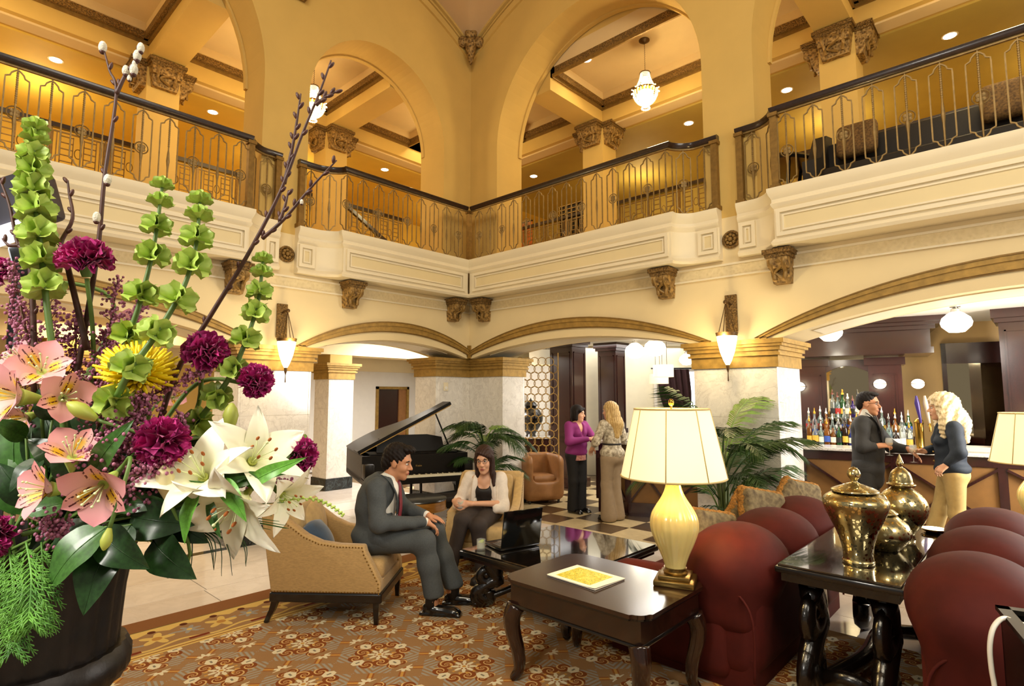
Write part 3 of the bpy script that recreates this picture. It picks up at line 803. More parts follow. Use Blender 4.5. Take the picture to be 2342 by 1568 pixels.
for (yy, zz, rr) in ((0, .16, .11), (-.14, .0, .10), (.14, 0, .10), (0, -.02, .12)): q.ball((.06, yy, zz), (.07, rr, rr), 14, 10)
q.build('leaf_lobes', M['carved'], r, True)
MB().tube([(.08, 0, -.08), (.09, 0, -.2), (.05, 0, -.33), (.02, 0, -.40)], [.10, .085, .045, .012], 12).build('pendant', M['carved'], r, True)
r = struct(bpy.data.objects.new('trim_bracket_high', None)); COL.objects.link(r); r.location = (0, -3.33, 7.62); bracket(r, .5, .42, .2)
# ---------------------------------------------------------------- balconies: fascia and railings
def plan(pts, n=1):
    """plan polyline with mitred outward normals; outward = toward the atrium (+x, -y)"""
    out = []; m = len(pts)
    for i, (x, y) in enumerate(pts):
        dirs = []
        for a, b in ((i-1, i), (i, i+1)):
            if 0 <= a and b < m:
                d = Vector((pts[b][0]-pts[a][0], pts[b][1]-pts[a][1]))
                if d.length > 1e-6: d.normalize(); nn = Vector((-d.y, d.x)); dirs.append(nn)
        nrm = sum(dirs, Vector((0, 0))); k = nrm.length
        nrm = nrm/k; s = 1/max(.5, nrm.dot(dirs[0]))
        out.append((x, y, nrm.x*s, nrm.y*s))
    return out
def scurve(a, b, ta, tb, n=7):
    a = Vector(a); b = Vector(b); L = (b-a).length; ta = Vector(ta)*L; tb = Vector(tb)*L
    out = []
    for i in range(n+1):
        t = i/n; h = (2*t**3-3*t*t+1)*a+(t**3-2*t*t+t)*ta+(-2*t**3+3*t*t)*b+(t**3-t*t)*tb; out.append((h.x, h.y))
    return out
p_ = .33
pathA1 = [(p_, -p_), (p_, -2.64)]+scurve((p_-.0, -2.64), (.10, -2.90), (-.9, .35), (-.1, -.9))[1:]+[(.10, -3.16)]
pathB1 = [(p_, -p_), (3.95, -p_)]+scurve((3.95, -p_), (4.16, -.10), (-.2, .9), (.9, .1))[1:]+[(4.44, -.10)]
pathA2 = [(.10, -3.40), (.10, -3.60)]+scurve((.10, -3.60), (p_, -3.86), (.1, -.9), (.9, -.2))[1:]+[(p_, -8.0)]
pathB2 = [(4.66, -.10), (4.88, -.10)]+scurve((4.88, -.10), (5.12, -p_), (.9, -.05), (.1, -.9))[1:]+[(9.5, -p_)]
FASC = [(-.6, ZF0+.02), (-.04, ZF0), (.0, ZF0), (.02, ZF0+.03), (0, ZF0+.06), (-.02, ZF0+.075), (-.02, ZF0+.40), (0, ZF0+.42), (.015, ZF0+.45), (.0, ZF0+.47), (0, ZF0+.50), (.03, ZF0+.55), (.045, ZF0+.585), (.045, ZF1), (-.6, ZF1)]
def run(path, left):
    """points so that the outward normal faces the atrium"""
    return [(x, y, nx, ny) if left else (x, y, -nx, -ny) for (x, y, nx, ny) in plan(path)]
def along(path, step, start=.0, end=0.):
    pts = [Vector(p) for p in path]; L = [0]
    for a, b in zip(pts, pts[1:]): L.append(L[-1]+(b-a).length)
    tot = L[-1]-start-end; n = max(1, round(tot/step)); out = []
    for i in range(n):
        s = start+(i+.5)*tot/n
        for k in range(len(pts)-1):
            if L[k] <= s <= L[k+1]+1e-9:
                d = (pts[k+1]-pts[k]).normalized(); out.append((pts[k]+d*(s-L[k]), d)); break
    return out
def molding_frame(mb, a, b, z0, z1, nrm, w_=.035, d=.02):
    """raised picture-frame moulding between plan points a, b"""
    a = Vector(a); b = Vector(b); n = Vector(nrm)
    def P(t, z, o): q = a+(b-a)*t+n*o; return (q.x, q.y, z)
    L = (b-a).length; wt = w_/L
    for (t0, t1, za, zb) in ((0, 1, z0, z0+w_), (0, 1, z1-w_, z1), (0, wt, z0+w_, z1-w_), (1-wt, 1, z0+w_, z1-w_)):
        vs = [P(t0, za, -.03), P(t1, za, -.03), P(t1, zb, -.03), P(t0, zb, -.03), P(t0, za, d), P(t1, za, d), P(t1, zb, d), P(t0, zb, d)]
        mb.add(vs, [(3,2,1,0),(4,5,6,7),(0,1,5,4),(1,2,6,5),(2,3,7,6),(3,0,4,7)])
BAL = {}
def bal_mesh(kind):
    """one cartouche of flat bar with a twisted rod; local x along the rail, z up from the balcony edge; kind adds a medallion"""
    if kind in BAL: return BAL[kind]
    H = .84; hw = .088; b = MB()
    def ogee(sgn, z0):   # half outline of the pointed end
        return [(hw, z0), (hw*.98, z0+sgn*.03), (hw*.62, z0+sgn*.045), (hw*.50, z0+sgn*.075), (hw*.22, z0+sgn*.10), (0, z0+sgn*.112)]
    top = ogee(1, H-.135); bot = ogee(-1, .135)
    pts = [(x, z) for x, z in top]+[(-x, z) for x, z in top[::-1][1:]]+[(-x, z) for x, z in bot]+[(x, z) for x, z in bot[::-1][1:]]
    b.tube([(x, 0, z) for x, z in pts], .0085, 4, closed=True, up=Vector((0, 1, 0)), phase=PI/4)
    tw = MB(); n = 40
    b.tube([(0, 0, .02), (0, 0, .25), (0, 0, .33), (0, 0, .42), (0, 0, .45), (0, 0, H)], [.006, .010, .018, .012, .008, .007], 6)
    for k in range(14): b.ball((0, 0, .5+k*.022), (.012, .012, .013), 6, 4)
    if kind:
        zc = .40
        for rr, tr in ((.062, .007), (.03, .006)): b.tube([(rr*math.cos(a), 0, zc+rr*math.sin(a)) for a in [i*2*PI/16 for i in range(16)]], tr, 4, closed=True, up=Vector((0, 1, 0)))
        for k in range(4): a = PI/4+k*PI/2; b.ball((.026*math.cos(a), 0, zc+.026*math.sin(a)), (.022, .008, .022), 8, 5)
    me = b.mesh('baluster'); me.materials.append(M['rail_brass']); BAL[kind] = me; return me
def balcony(path, left, name, lab_r, lab_f, straight, ends, curve_panel=None):
    r = shell('trim_'+name)
    nr = run(path, left)
    MB().sweep(FASC, nr).build('fascia', M['white_trim'], r, 25)
    for (a, b) in straight:
        d = (Vector(b)-Vector(a)).normalized(); n = Vector((d.y, -d.x)) if left else Vector((-d.y, d.x))
        if n.dot(Vector((1, -1))) < 0: n = -n
        m_ = MB(); molding_frame(m_, a, b, ZF0+.09, ZF0+.385, n, .04, .012); molding_frame(m_, Vector(a)+d*.06, Vector(b)-d*.06, ZF0+.15, ZF0+.325, n, .018, .0); m_.build('panel_molding', M['white_trim'], r)
        q = MB(); aa = Vector(a)+d*.075; bb = Vector(b)-d*.075
        q.add([(*(aa+n*o), z) for o in (-.022, -.012) for z in (ZF0+.165, ZF0+.31)]+[(*(bb+n*o), z) for o in (-.022, -.012) for z in (ZF0+.165, ZF0+.31)], [(0, 4, 5, 1), (2, 3, 7, 6), (0, 2, 6, 4), (1, 5, 7, 3), (0, 1, 3, 2), (4, 6, 7, 5)]); q.build('panel_field', M['panel_cream'], r)
    g = thing('balcony_railing', lab_r, 'railing', (*path[0], ZF1), 0, 'wrought balcony railings')
    o = Matrix.Translation((-path[0][0], -path[0][1], -ZF1))
    hp = [(-.045, .86), (.03, .86), (.05, .885), (.055, .915), (.03, .93), (-.03, .93), (-.055, .915), (-.05, .885)]
    ins = [(x-nx*.06, y-ny*.06, nx, ny) for x, y, nx, ny in nr]
    MB(o).sweep([(a, z+ZF1) for a, z in hp], ins).build('handrail', M['rail_wood'], g, 30)
    MB(o).sweep([(a, z+ZF1) for a, z in ((-.014, .84), (.014, .84), (.014, .86), (-.014, .86))], ins).build('top_bar', M['rail_brass'], g)
    MB(o).sweep([(a, z+ZF1) for a, z in ((-.014, .0), (.014, .0), (.014, .02), (-.014, .02))], ins).build('bottom_bar', M['rail_brass'], g)
    pl = [(x, y) for x, y, _, _ in ins]
    for i, (p, d) in enumerate(along(pl, .262, .05, .05)):
        if p.x > 8.2 or p.y < -7: continue
        me = bal_mesh(1 if i % 2 == 0 else 0)
        ob = obj('baluster', me, None, g); ob.location = (p.x-path[0][0], p.y-path[0][1], .005); ob.rotation_euler = (0, 0, math.atan2(d.y, d.x))
    for (x, y) in ends:
        MB(o).box((x-.035, y-.035, ZF1), (x+.035, y+.035, ZF1+.86)).box((x-.05, y-.05, ZF1), (x+.05, y+.05, ZF1+.05)).box((x-.05, y-.05, ZF1+.82), (x+.05, y+.05, ZF1+.86)).build('newel_post', M['post_brass'], g)
    return g
balcony(pathA1, True, 'balcony_a', 'brass railing with dark handrail between left pier and room corner', '', [((p_, -.42), (p_, -2.58)), ((.10, -2.92), (.10, -3.14))], [(.05, -3.12)])
balcony(pathB1, False, 'balcony_b', 'brass railing with dark handrail between room corner and right pier', '', [((.42, -p_), (3.90, -p_)), ((4.18, -.10), (4.42, -.10))], [(4.40, -.05), (.27, -.27)])
balcony(pathA2, True, 'balcony_c', 'brass railing running behind the tall flower stems at upper left', '', [((.10, -3.42), (.10, -3.58)), ((p_, -3.90), (p_, -6.6))], [(.05, -3.44), (.27, -3.88)])
balcony(pathB2, False, 'balcony_d', 'brass railing in front of the black sofa at upper right', '', [((4.68, -.10), (4.86, -.10)), ((5.16, -p_), (9.0, -p_))], [(4.70, -.05), (5.16, -.27)])
# ---------------------------------------------------------------- mezzanine fittings
def downlight(x, y, z, lab, power=30):
    r = thing('downlight', lab, 'light', (x, y, z), 0, 'recessed ceiling downlights')
    MB().lathe([(.10, -.004), (.10, 0), (.075, 0), (.075, -.004)], 24).build('ring', M['white_trim'], r, True)
    MB().lathe([(.0, -.006), (.078, -.006), (.078, -.001), (0, -.001)], 24).build('lens', M['downlight'], r)
    light('downlight_lamp', 'SPOT', (x, y, z-.03), power, WARM, .06, to=(x, y, 0), spot=150, blend=.9)
for (x, y, z, lab) in ((-3.62, -5.3, 6.92, 'lit ceiling downlight above railing at the far left edge'), (-3.57, -3.06, 6.92, 'lit ceiling downlight seen left of the tall left pier'),
        (-2.32, .9, 7.52, 'lit downlight in coffer inside the smaller round arch'), (-3.5, .59, 6.92, 'lit downlight low in the smaller round arch'),
        (-1.27, 3.19, 6.92, 'lit downlight behind the room corner pier'), (1.79, 1.02, 7.52, 'lit downlight in coffer left of the hanging chandelier'),
        (2.57, 3.21, 6.92, 'lit downlight right of the chandelier above the railing'), (4.31, 3.23, 6.92, 'lit downlight just right of the tall right pier'),
        (6.49, 3.28, 6.92, 'lit downlight at upper right above the black sofa')):
    downlight(x, y, z, lab)
for (x, y) in ((-1.6, -6.3), (-1.6, -2.8), (2.9, 1.3), (7.2, 1.3), (-1.4, .7)):
    light('coffer_uplight', 'POINT', (x, y, 6.2), 62, WARM, .25)  # added fill without a fixture, lifts the dark coffered ceiling
for (x, y) in ((-4.6, -5.4), (-4.6, -1.2), (-4.4, 3.6), (.6, 4.9), (4.6, 4.9), (8, 4.9)):
    light('gallery_light', 'POINT', (x, y, 6.4), 34, (1, .80, .40), .2)  # unseen point fills added to brighten the dark gallery
def chandelier(x, y, zt, drop, lab):
    r = thing('chandelier', lab, 'chandelier', (x, y, zt), 0, 'crystal basket chandeliers')
    MB().lathe([(.0, 0), (.085, 0), (.085, -.015), (.05, -.04), (.02, -.055), (0, -.055)], 20).build('ceiling_rose', M['bronze'], r, True)
    ch = MB(); n = int(drop/.035)
    for i in range(n): z = -.05-i*drop/n; ch.tube([(0, .006, z), (.006, 0, z-drop/n*.5), (0, -.006, z-drop/n)], .004, 5)
    ch.build('chain', M['bronze'], r)
    z0 = -.05-drop
    MB().lathe([(.02, z0), (.085, z0-.005), (.09, z0-.02), (.06, z0-.025)], 24).build('crown_ring', M['bronze'], r, True)
    MB().lathe([(.185, z0-.315), (.195, z0-.30), (.195, z0-.33), (.185, z0-.335)], 28).build('basket_ring', M['brass'], r, True)
    # strands of crystal beads: tent above the ring and basket below it
    t = MB(); k = 22
    for i in range(k):
        a = 2*PI*i/k
        for j in range(11):
            u = j/10; rr = .07+.115*u**1.6; t.ball((rr*math.cos(a), rr*math.sin(a), z0-.02-.29*u), .0105, 5, 4)
    t.build('bead_tent', M['crystal'], r, 'all')['kind'] = 'stuff'
    t = MB()
    for i in range(k):
        a = 2*PI*i/k
        for j in range(12):
            q = j/11*PI*.46; t.ball((.19*math.cos(q)*math.cos(a), .19*math.cos(q)*math.sin(a), z0-.33-.21*math.sin(q)), .0135, 5, 4)
    t.build('bead_basket', M['crystal'], r, 'all')['kind'] = 'stuff'
    MB().ball((0, 0, z0-.37), (.13, .13, .11), 12, 8).ball((0, 0, z0-.17), (.06, .06, .11), 12, 8).build('lamp_cluster', M['crystal_hot'], r, 'all')
    t = MB()
    for i in range(12):
        a = 2*PI*i/12; t.ball((.06*math.cos(a), .06*math.sin(a), z0-.60), .015, 6, 5); t.ball((.045*math.cos(a), .045*math.sin(a), z0-.57), .009, 5, 4)
    for i in range(24): a = 2*PI*i/24; t.ball((.215*math.cos(a), .215*math.sin(a), z0-.32+(.02 if i % 2 else -.02)), .012, 5, 4)
    t.build('crystal_drops', M['crystal_hot'], r, 'all')['kind'] = 'stuff'
    light('chandelier_lamp', 'POINT', (x, y, zt+z0-.25), 130, WARM, .05)
chandelier(2.78, 1.22, 7.52, .50, 'crystal basket chandelier hanging in the larger round arch')
p = at(724, 130, 9.3); chandelier(-1.50, -2.20, 7.52, .50, 'crystal basket chandelier half hidden behind the tall left pier')
def deco_rail(p0, p1, lab, zc=5.93, zb=5.12):
    """dark capped railing of rectilinear brass bars"""
    a = Vector(p0); b = Vector(p1); d = (b-a); L = d.length; d.normalize()
    r = thing('stair_railing', lab, 'railing', (a.x, a.y, zb), math.atan2(d.y, d.x), 'rectilinear brass stair railings')
    h = zc-zb
    MB().box((0, -.04, h-.07), (L, .04, h)).build('cap_rail', M['rail_wood'], r)
    MB().box((0, -.012, .0), (L, .012, .02)).box((0, -.012, h-.13), (L, .012, h-.11)).build('brass_rails', M['rail_brass'], r)
    n = int(L/.62); w_ = L/n
    for i in range(n):
        x0 = i*w_; g = MB(); q = .007
        for u in (.03, .10, .17, .83, .90, .97): g.box((x0+u*w_-q, -q, .02), (x0+u*w_+q, q, h-.13))
        for v in (.18, .30, .42, .54, .66, .78): g.box((x0+.17*w_, -q, v*h-q), (x0+(.40 if int(v*100) % 4 else .5)*w_, q, v*h+q)); g.box((x0+(.60 if int(v*100) % 4 else .5)*w_, -q, v*h-q), (x0+.83*w_, q, v*h+q))
        g.box((x0+.40*w_-q, -q, .02), (x0+.40*w_+q, q, h*.80)); g.box((x0+.60*w_-q, -q, .02), (x0+.60*w_+q, q, h*.80))
        g.tube([(x0+.5*w_+.045*math.cos(t), 0, h*.5+.075*math.sin(t)) for t in [k*2*PI/14 for k in range(14)]], .007, 4, closed=True, up=Vector((0, 1, 0)))
        g.build('grille', M['gilt_dark'], r)
        MB().box((x0-.012, -.014, 0), (x0+.012, .014, h-.07)).build('post', M['post_brass'], r)
deco_rail((-3.2, 3.6), (.0, 3.6), 'brass stair railing seen just right of the room corner')
deco_rail((.1, 3.6), (4.2, 3.6), 'brass stair railing seen under the chandelier')
deco_rail((4.3, 3.6), (9.0, 3.6), 'brass stair railing behind the black sofa')
deco_rail((-3.6, -8), (-3.6, -1.9), 'brass stair railing behind the upper left balcony railing')
deco_rail((-3.6, -1.8), (-3.6, 1.2), 'brass stair railing inside the smaller round arch')
MB().box((-6.4, 3.65, 3.97), (9.9, 6.4, 5.10)).box((-6.4, -8.2, 3.97), (-3.66, 3.65, 5.10)).build('floor_gallery', M['wall_yellow'])['kind'] = 'structure'
# sloping stair rail behind the small arch
r = thing('stair_handrail', 'sloping dark stair handrail seen through the balcony bars', 'handrail', (-2.9, -.9, 3.97))
MB().bar((0, 0, 1.75), (0, 2.1, .55), .07, .07).build('rail', M['rail_wood'], r)
g = MB()
for i in range(12): t = (i+.5)/12; g.box((-.008, 2.1*t-.008, 0), (.008, 2.1*t+.008, 1.75-1.2*t))
g.build('bars', M['rail_brass'], r)
# black sofa with cushions, a low table and a dark cabinet on the right balcony
r = thing('gallery_sofa', 'long black sofa behind the upper right balcony railing', 'sofa', (5.1, .95, 3.97)); r.scale = (1, 1, 1.38)
MB().box((.2, 0, .12), (3.6, .85, .45), .06).build('seat', M['top_black'], r, True); MB().box((.1, .62, .12), (3.7, .88, .84), .07).build('backrest', M['top_black'], r, True)
q = MB(); q.prism([(0, 0), (.85, 0), (.85, .95), (.55, .9), (.25, .62), (0, .55)], 0, .16, 'x'); q.build('armrest', M['top_black'], r)
q = MB(T(3.55, 0, 0)); q.prism([(0, 0), (.85, 0), (.85, .95), (.55, .9), (.25, .62), (0, .55)], 0, .16, 'x'); q.build('armrest', M['top_black'], r)
M['cushion_print'] = mat('cushion_print', '#4a3216', .8, var=0, vs=40, col2='#7a5a2c', detail=1)
for (x, lab) in ((5.62, 'patterned gold cushion on the near end of the black sofa'), (7.05, 'patterned gold cushion further along the black sofa')):
    tag(obj('cushion', blob_mesh('cushion', [('box', (0, 0, 0), (.23, .08, .23), .07)], .03), M['cushion_print'], None, None, T(x, 1.42, 5.02) @ RX(-.25)), lab, 'cushion', 'cushions on the black sofa')
r = thing('gallery_table', 'dark scalloped low table beside the black sofa', 'table', (4.62, 1.45, 3.97)); r.scale = (1.2, 1.2, 1.15)
MB().lathe([(0, .80), (.40, .80), (.42, .83), (.40, .86), (0, .86)], 24).build('top', M['black_wood'], r, True)
for k in range(4): a = PI/4+k*PI/2; MB().tube([(.3*math.cos(a), .3*math.sin(a), 0), (.24*math.cos(a), .24*math.sin(a), .4), (.3*math.cos(a), .3*math.sin(a), .8)], .02, 8).build('leg', M['black_wood'], r)
r = thing('gallery_cabinet', 'dark lattice cabinet at the upper right edge behind the railing', 'cabinet', (7.3, 3.0, 3.97))
MB().box((0, 0, 0), (1.6, .4, 2.02)).build('body', M['black_wood'], r); q = MB()
for i in range(9): q.box((.05+i*.18, -.02, .1), (.075+i*.18, 0, 1.95))
for i in range(4): q.box((0, -.025, 1.55+i*.13), (1.6, 0, 1.575+i*.13))
q.build('lattice', M['gilt_dark'], r); MB().box((-.04, -.05, 1.98), (1.64, .42, 2.03)).build('cornice', M['black_wood'], r)
# dark lattice window and orange poster on the right gallery's back
r = shell('window_1'); p0 = (-1.05, 3.9); q = MB().box((-1.05, 3.9, 5.1), (-.35, 3.96, 6.3)); q.build('dark_pane', M['black_wood'], r)
q = MB()
for i in range(5): q.box((-1.05+i*.17, 3.87, 5.1), (-1.03+i*.17, 3.9, 6.3))
for z in (5.98, 6.08, 6.18, 6.28): q.box((-1.08, 3.87, z), (-.33, 3.9, z+.02))
q.build('muntin', M['gilt'], r)
r = thing('wall_poster', 'orange framed picture on the gallery wall beside the corner pier', 'picture', (-2.75, 3.95, 5.55))
MB().box((0, 0, 0), (.75, .03, .62)).build('picture_panel', mat('poster_orange', '#d8702a', .6, var=.2, vs=3), r); MB().box((-.03, -.01, -.03), (.78, .02, 0)).box((-.03, -.01, .62), (.78, .02, .65)).build('picture_frame', M['black_wood'], r)
# wall lanterns on the piers
def sconce(wall, t, lab):
    r = thing('wall_lantern', lab, 'wall light', P3(wall, t, 0, 2.12), 0 if wall == 'A' else -PI/2, 'glass bucket lanterns on the piers')
    MB().box((0, -.07, .42), (.03, .07, .86), .008).build('back_plate', M['carved_fine'], r)
    MB().tube([(.02, 0, .74), (.10, 0, .76), (.17, 0, .755)], .014, 8).ball((.18, 0, .755), .025, 10, 8).build('arm', M['bronze'], r, True)
    q = MB()
    for s_ in (-1, 1): q.tube([(.17, 0, .75), (.17, s_*.095, .40)], .005, 5)
    q.tube([(.17, 0, .75), (.265, 0, .40)], .005, 5).tube([(.17, 0, .75), (.075, 0, .40)], .005, 5); q.build('hanging_rods', M['bronze'], r)
    MB(T(.17, 0, 0)).lathe([(.095, .35), (.115, .36), (.125, .40), (.105, .40), (.10, .36)], 24).build('rim', M['bronze'], r, True)
    MB(T(.17, 0, 0)).lathe([(0, .02), (.02, .03), (.045, .08), (.08, .18), (.105, .30), (.112, .36), (0, .36)], 24).build('glass_bucket', M['sconce_glow'], r, 'all')
    MB(T(.17, 0, 0)).lathe([(0, -.16), (.008, -.15), (.004, -.06), (.016, -.02), (.02, .03), (0, .03)], 12).build('finial', M['bronze'], r, True)
    light('lantern_lamp', 'POINT', P3(wall, t, .34, 2.42), 20, (1, .78, .42), .06)
sconce('A', 3.30, 'lit glass lantern on the left marble pier'); sconce('B', 4.52, 'lit glass lantern on the right marble pier')
q = thing('alarm_plate', 'small white wall plate high on the corner marble pier', 'wall plate', (-.2, -.35, 1.95))
MB().box((0, -.045, -.07), (.015, .045, .07), .004).build('plate', M['white_trim'], q); MB(T(.015, 0, -.02) @ RY(PI/2)).lathe([(0, 0), (.03, 0), (.026, .008), (0, .008)], 16).build('speaker', M['ceiling_white'], q)
# ---------------------------------------------------------------- the bar
BAR = [(1.95, .98), (2.45, 1.02), (3.0, 1.25), (4.64, 2.0), (6.73, 2.41), (9.2, 2.9)]
wbar = shell('wall_bar')
MB().box((-5.6, 6.4, 0), (12, 6.5, 2.95)).box((11.9, 0, 0), (12, 6.5, 2.95)).build('plaster', mat('wall_pale', '#e6dcc0', .7, var=.03), wbar)
r = thing('bar_counter', 'long granite topped bar with tan panels and dark crossed battens', 'bar', (BAR[0][0], BAR[0][1], 0))
O_ = T(-BAR[0][0], -BAR[0][1], 0)
for i in range(len(BAR)-1):
    a = Vector((*BAR[i], 0)); b = Vector((*BAR[i+1], 0)); d = (b-a).normalized(); n = Vector((-d.y, d.x, 0)); L = (b-a).length
    Mx = O_ @ Matrix(((d.x, n.x, 0, a.x), (d.y, n.y, 0, a.y), (0, 0, 1, 0), (0, 0, 0, 1)))
    MB(Mx).box((-.03, -.06, 1.06), (L+.03, .50, 1.10), .008).build('counter_top', M['granite'], r)
    MB(Mx).box((-.0, .0, .94), (L, .45, 1.06)).build('top_rail', M['mahogany'], r)
    MB(Mx).box((0, -.02, 0), (L, .40, .20)).build('kick_board', M['mahogany'], r)
    MB(Mx).box((0, .36, .2), (L, .42, .94)).build('rear_board', M['black_wood'], r)
    nb = max(1, round(L/1.12)); w_ = L/nb
    for k in range(nb):
        x0 = k*w_
        MB(Mx).box((x0, .02, .20), (x0+w_, .05, .94)).build('front_panel', M['bar_panel'], r)
        MB(Mx).box((x0-.045, -.01, .20), (x0+.045, .06, .94)).build('upright', M['mahogany'], r)
        MB(Mx).bar((x0+.04, .01, .22), (x0+w_-.04, .01, .92), .03, .075, Vector((0, 1, 0))).build('batten', M['mahogany'], r)
        MB(Mx).bar((x0+.04, .008, .92), (x0+w_-.04, .008, .22), .03, .075, Vector((0, 1, 0))).build('batten', M['mahogany'], r)
        q = MB(Mx @ T(x0+w_/2, -.006, .57) @ RX(PI/2)); q.lathe([(0, 0), (.045, 0), (.04, .015), (0, .02)], 8, flute=lambda a_, i_: 1+.15*math.cos(4*a_)); q.build('rosette', M['gilt'], r, True)
# dark panelled columns
def panel_col(x, y, w_, d_, z0, z1, lab, nm='panelled_column'):
    """near corner (max x, min y) at x, y"""
    r = thing(nm, lab, 'column', (x, y, z0))
    h = z1-z0
    MB().box((-w_, 0, 0), (0, d_, h)).build('shaft', M['mahogany'], r)
    for nme, o, za, zb in (('base', .05, 0, .18), ('crown', .07, h-.12, h-.0), ('crown_bead', .04, h-.18, h-.12), ('waist', .03, 1.0-z0, 1.1-z0)):
        if zb <= 0: continue
        MB().box((-w_-o, -o, max(0, za)), (o, d_+o, zb)).build(nme, M['mahogany'], r)
    for (za, zb) in ((1.2-z0, h-.28), (.28, .92)):
        if za < 0: continue
        for face in (0, 1):
            q = MB(); t = .02
            for (u0, u1, v0, v1) in ((.1, .9, za, za+t), (.1, .9, zb-t, zb), (.1, .1+t/w_, za, zb), (.9-t/w_, .9, za, zb)):
                if face == 0: q.box((-w_*(1-u0), -.014, v0), (-w_*(1-u1), .0, v1))
                else: q.box((0, d_*u0, v0), (.014, d_*u1, v1))
            q.build('panel_molding', M['mahogany'], r)
    return r
c1 = at(1311, 1106, 11.2); panel_col(c1.x, c1.y, .56, .46, 0, 2.95, 'dark panelled wood column behind the woman in purple')
c2 = at(1411, 1000, 12.2); panel_col(c2.x, c2.y, .46, .38, 0, 2.95, 'dark panelled wood column behind the woman in the print blouse')
c3_ = at(2300, 950, 7.6); panel_col(c3_.x+.55, c3_.y-.1, .55, .5, 0, 2.95, 'dark panelled wood column at the right edge of the bar')
# back bar: frame along the bar's main run
be = Vector((.98, .19, 0)).normalized(); bn = Vector((-be.y, be.x, 0)); BO = Vector((4.64, 2.0, 0))
MBK = Matrix(((be.x, bn.x, 0, BO.x), (be.y, bn.y, 0, BO.y), (0, 0, 1, 0), (0, 0, 0, 1)))
def bloc(px_, off):
    """distance along the back bar where picture column px_ falls at offset off"""
    k = (px_-1171)/1298; p0 = BO+bn*off-CAMP
    return (k*p0.dot(FWD)-p0.dot(RGT))/(be.dot(RGT)-k*be.dot(FWD))
r = thing('back_bar', 'tall mahogany back bar with mirror and canopy behind the bottles', 'back bar'); r.matrix_world = MBK
OB = 1.75
s0, s1, s2, s3 = bloc(1835, OB), bloc(1888, OB), bloc(1985, OB), bloc(2062, OB)
s0 -= .2

for (a, b) in ((s0, s1), (s2, s3)):
    q = MB().box((a, OB, 0), (b, OB+.45, 2.36)); q.build('pilaster', M['mahogany'], r)
    q = MB(); t = .02
    for (u0, u1, v0, v1) in ((a+.07, b-.07, 1.2, 1.2+t), (a+.07, b-.07, 2.12, 2.14), (a+.07, a+.09, 1.2, 2.14), (b-.09, b-.07, 1.2, 2.14)): q.box((u0, OB-.014, v0), (u1, OB, v1))
    q.build('pilaster_molding', M['mahogany'], r)
    MB().box((a-.05, OB-.05, 2.28), (b+.05, OB+.5, 2.40)).build('pilaster_cap', M['mahogany'], r)
MB().box((s1, OB+.1, 1.04), (s2, OB+.14, 2.36)).build('mirror_panel', M['mirror'], r)
q = MB(); arch_pts = [(s1+(s2-s1)*i/16, 2.18+.10*math.sin(PI*i/16)) for i in range(17)]
n_ = len(arch_pts); q.prism(arch_pts+[(s2, 2.38), (s1, 2.38)], OB+.02, OB+.1, 'y'); q.build('mirror_arch', M['mahogany'], r)
for k in range(4): MB().box((s1+.01, OB-.1-.0, 1.16+k*.0), (s1+.02, OB, 1.2)).build('shelf_clip', M['brass'], r) if k == 0 else None
cz0, cz1 = 2.42, 2.93
ca, cb = s0-1.5, bloc(2140, OB-.55)
for (o, za, zb) in ((0, cz0, cz0+.09), (-.03, cz0+.09, cz1-.16), (.03, cz1-.16, cz1-.10), (.09, cz1-.10, cz1-.05), (.15, cz1-.05, cz1+.02)):
    MB().box((ca, OB-.50-o, za), (cb+o, OB+.55, zb)).build('canopy_molding', M['mahogany'], r)
# big framed mirror on the wall further right
p0 = bloc(2165, 2.3); p1 = bloc(2330, 2.3)
m_ = thing('bar_mirror', 'large dark framed mirror behind the curly haired blonde woman', 'mirror'); m_.matrix_world = MBK
MB().box((p0, 2.3, .98), (p1+.6, 2.33, 2.55)).build('mirror_glass', M['mirror'], m_)
MB().box((p0-.06, 2.26, .94), (p0, 2.36, 2.62)).box((p0-.06, 2.26, 2.3), (p1+.6, 2.34, 2.62)).box((p0-.06, 2.26, .94), (p1+.6, 2.36, 1.0)).build('mirror_frame', M['mahogany'], m_)
wl = shell('wall_bar_back'); q = MB(MBK); q.box((s3, 2.36, 0), (p1+1.5, 2.46, 2.95)).build('plaster', mat('wall_tan', '#cfae78', .7, var=.03), wl)
q = MB(MBK); q.box((p0-.1, 1.9, .88), (p1+.6, 2.3, .93)).build('ledge', mat('ledge_wood', '#b58a4e', .4, var=.1), wl)
# back-bar globes on short arms
def globe_arm(s, off, z, lab):
    g = thing('bar_wall_globe', lab, 'wall light', (0, 0, 0), 0, 'globe lights on the back bar'); g.matrix_world = MBK @ T(s, off, z)
    MB().ball((0, -.12, 0), (.085, .085, .075), 18, 12).build('globe', M['globe'], g, 'all'); MB().tube([(0, 0, 0), (0, -.2, 0)], .008, 6).cyl((0, .0, 0), (0, -.015, 0), .05, .045, 12).build('arm', M['bronze'], g)
    q = MB(); q.tube([(.088*math.cos(t), -.12+.088*math.sin(t), 0) for t in [k*2*PI/20 for k in range(20)]], .006, 5, closed=True); q.build('band', M['bronze'], g)
    p = MBK @ Vector((s, off-.32, z)); light('globe_lamp', 'POINT', p, 9, (1, .84, .55), .07)
globe_arm(bloc(1828, OB), OB, 1.95, 'glowing globe on the back bar beside the white pier edge')
globe_arm(bloc(2010, OB), OB, 1.98, 'glowing globe above the man with wine at the bar')
globe_arm(bloc(2096, OB+.1), OB+.12, 1.98, 'glowing globe left of the curly blonde hair')
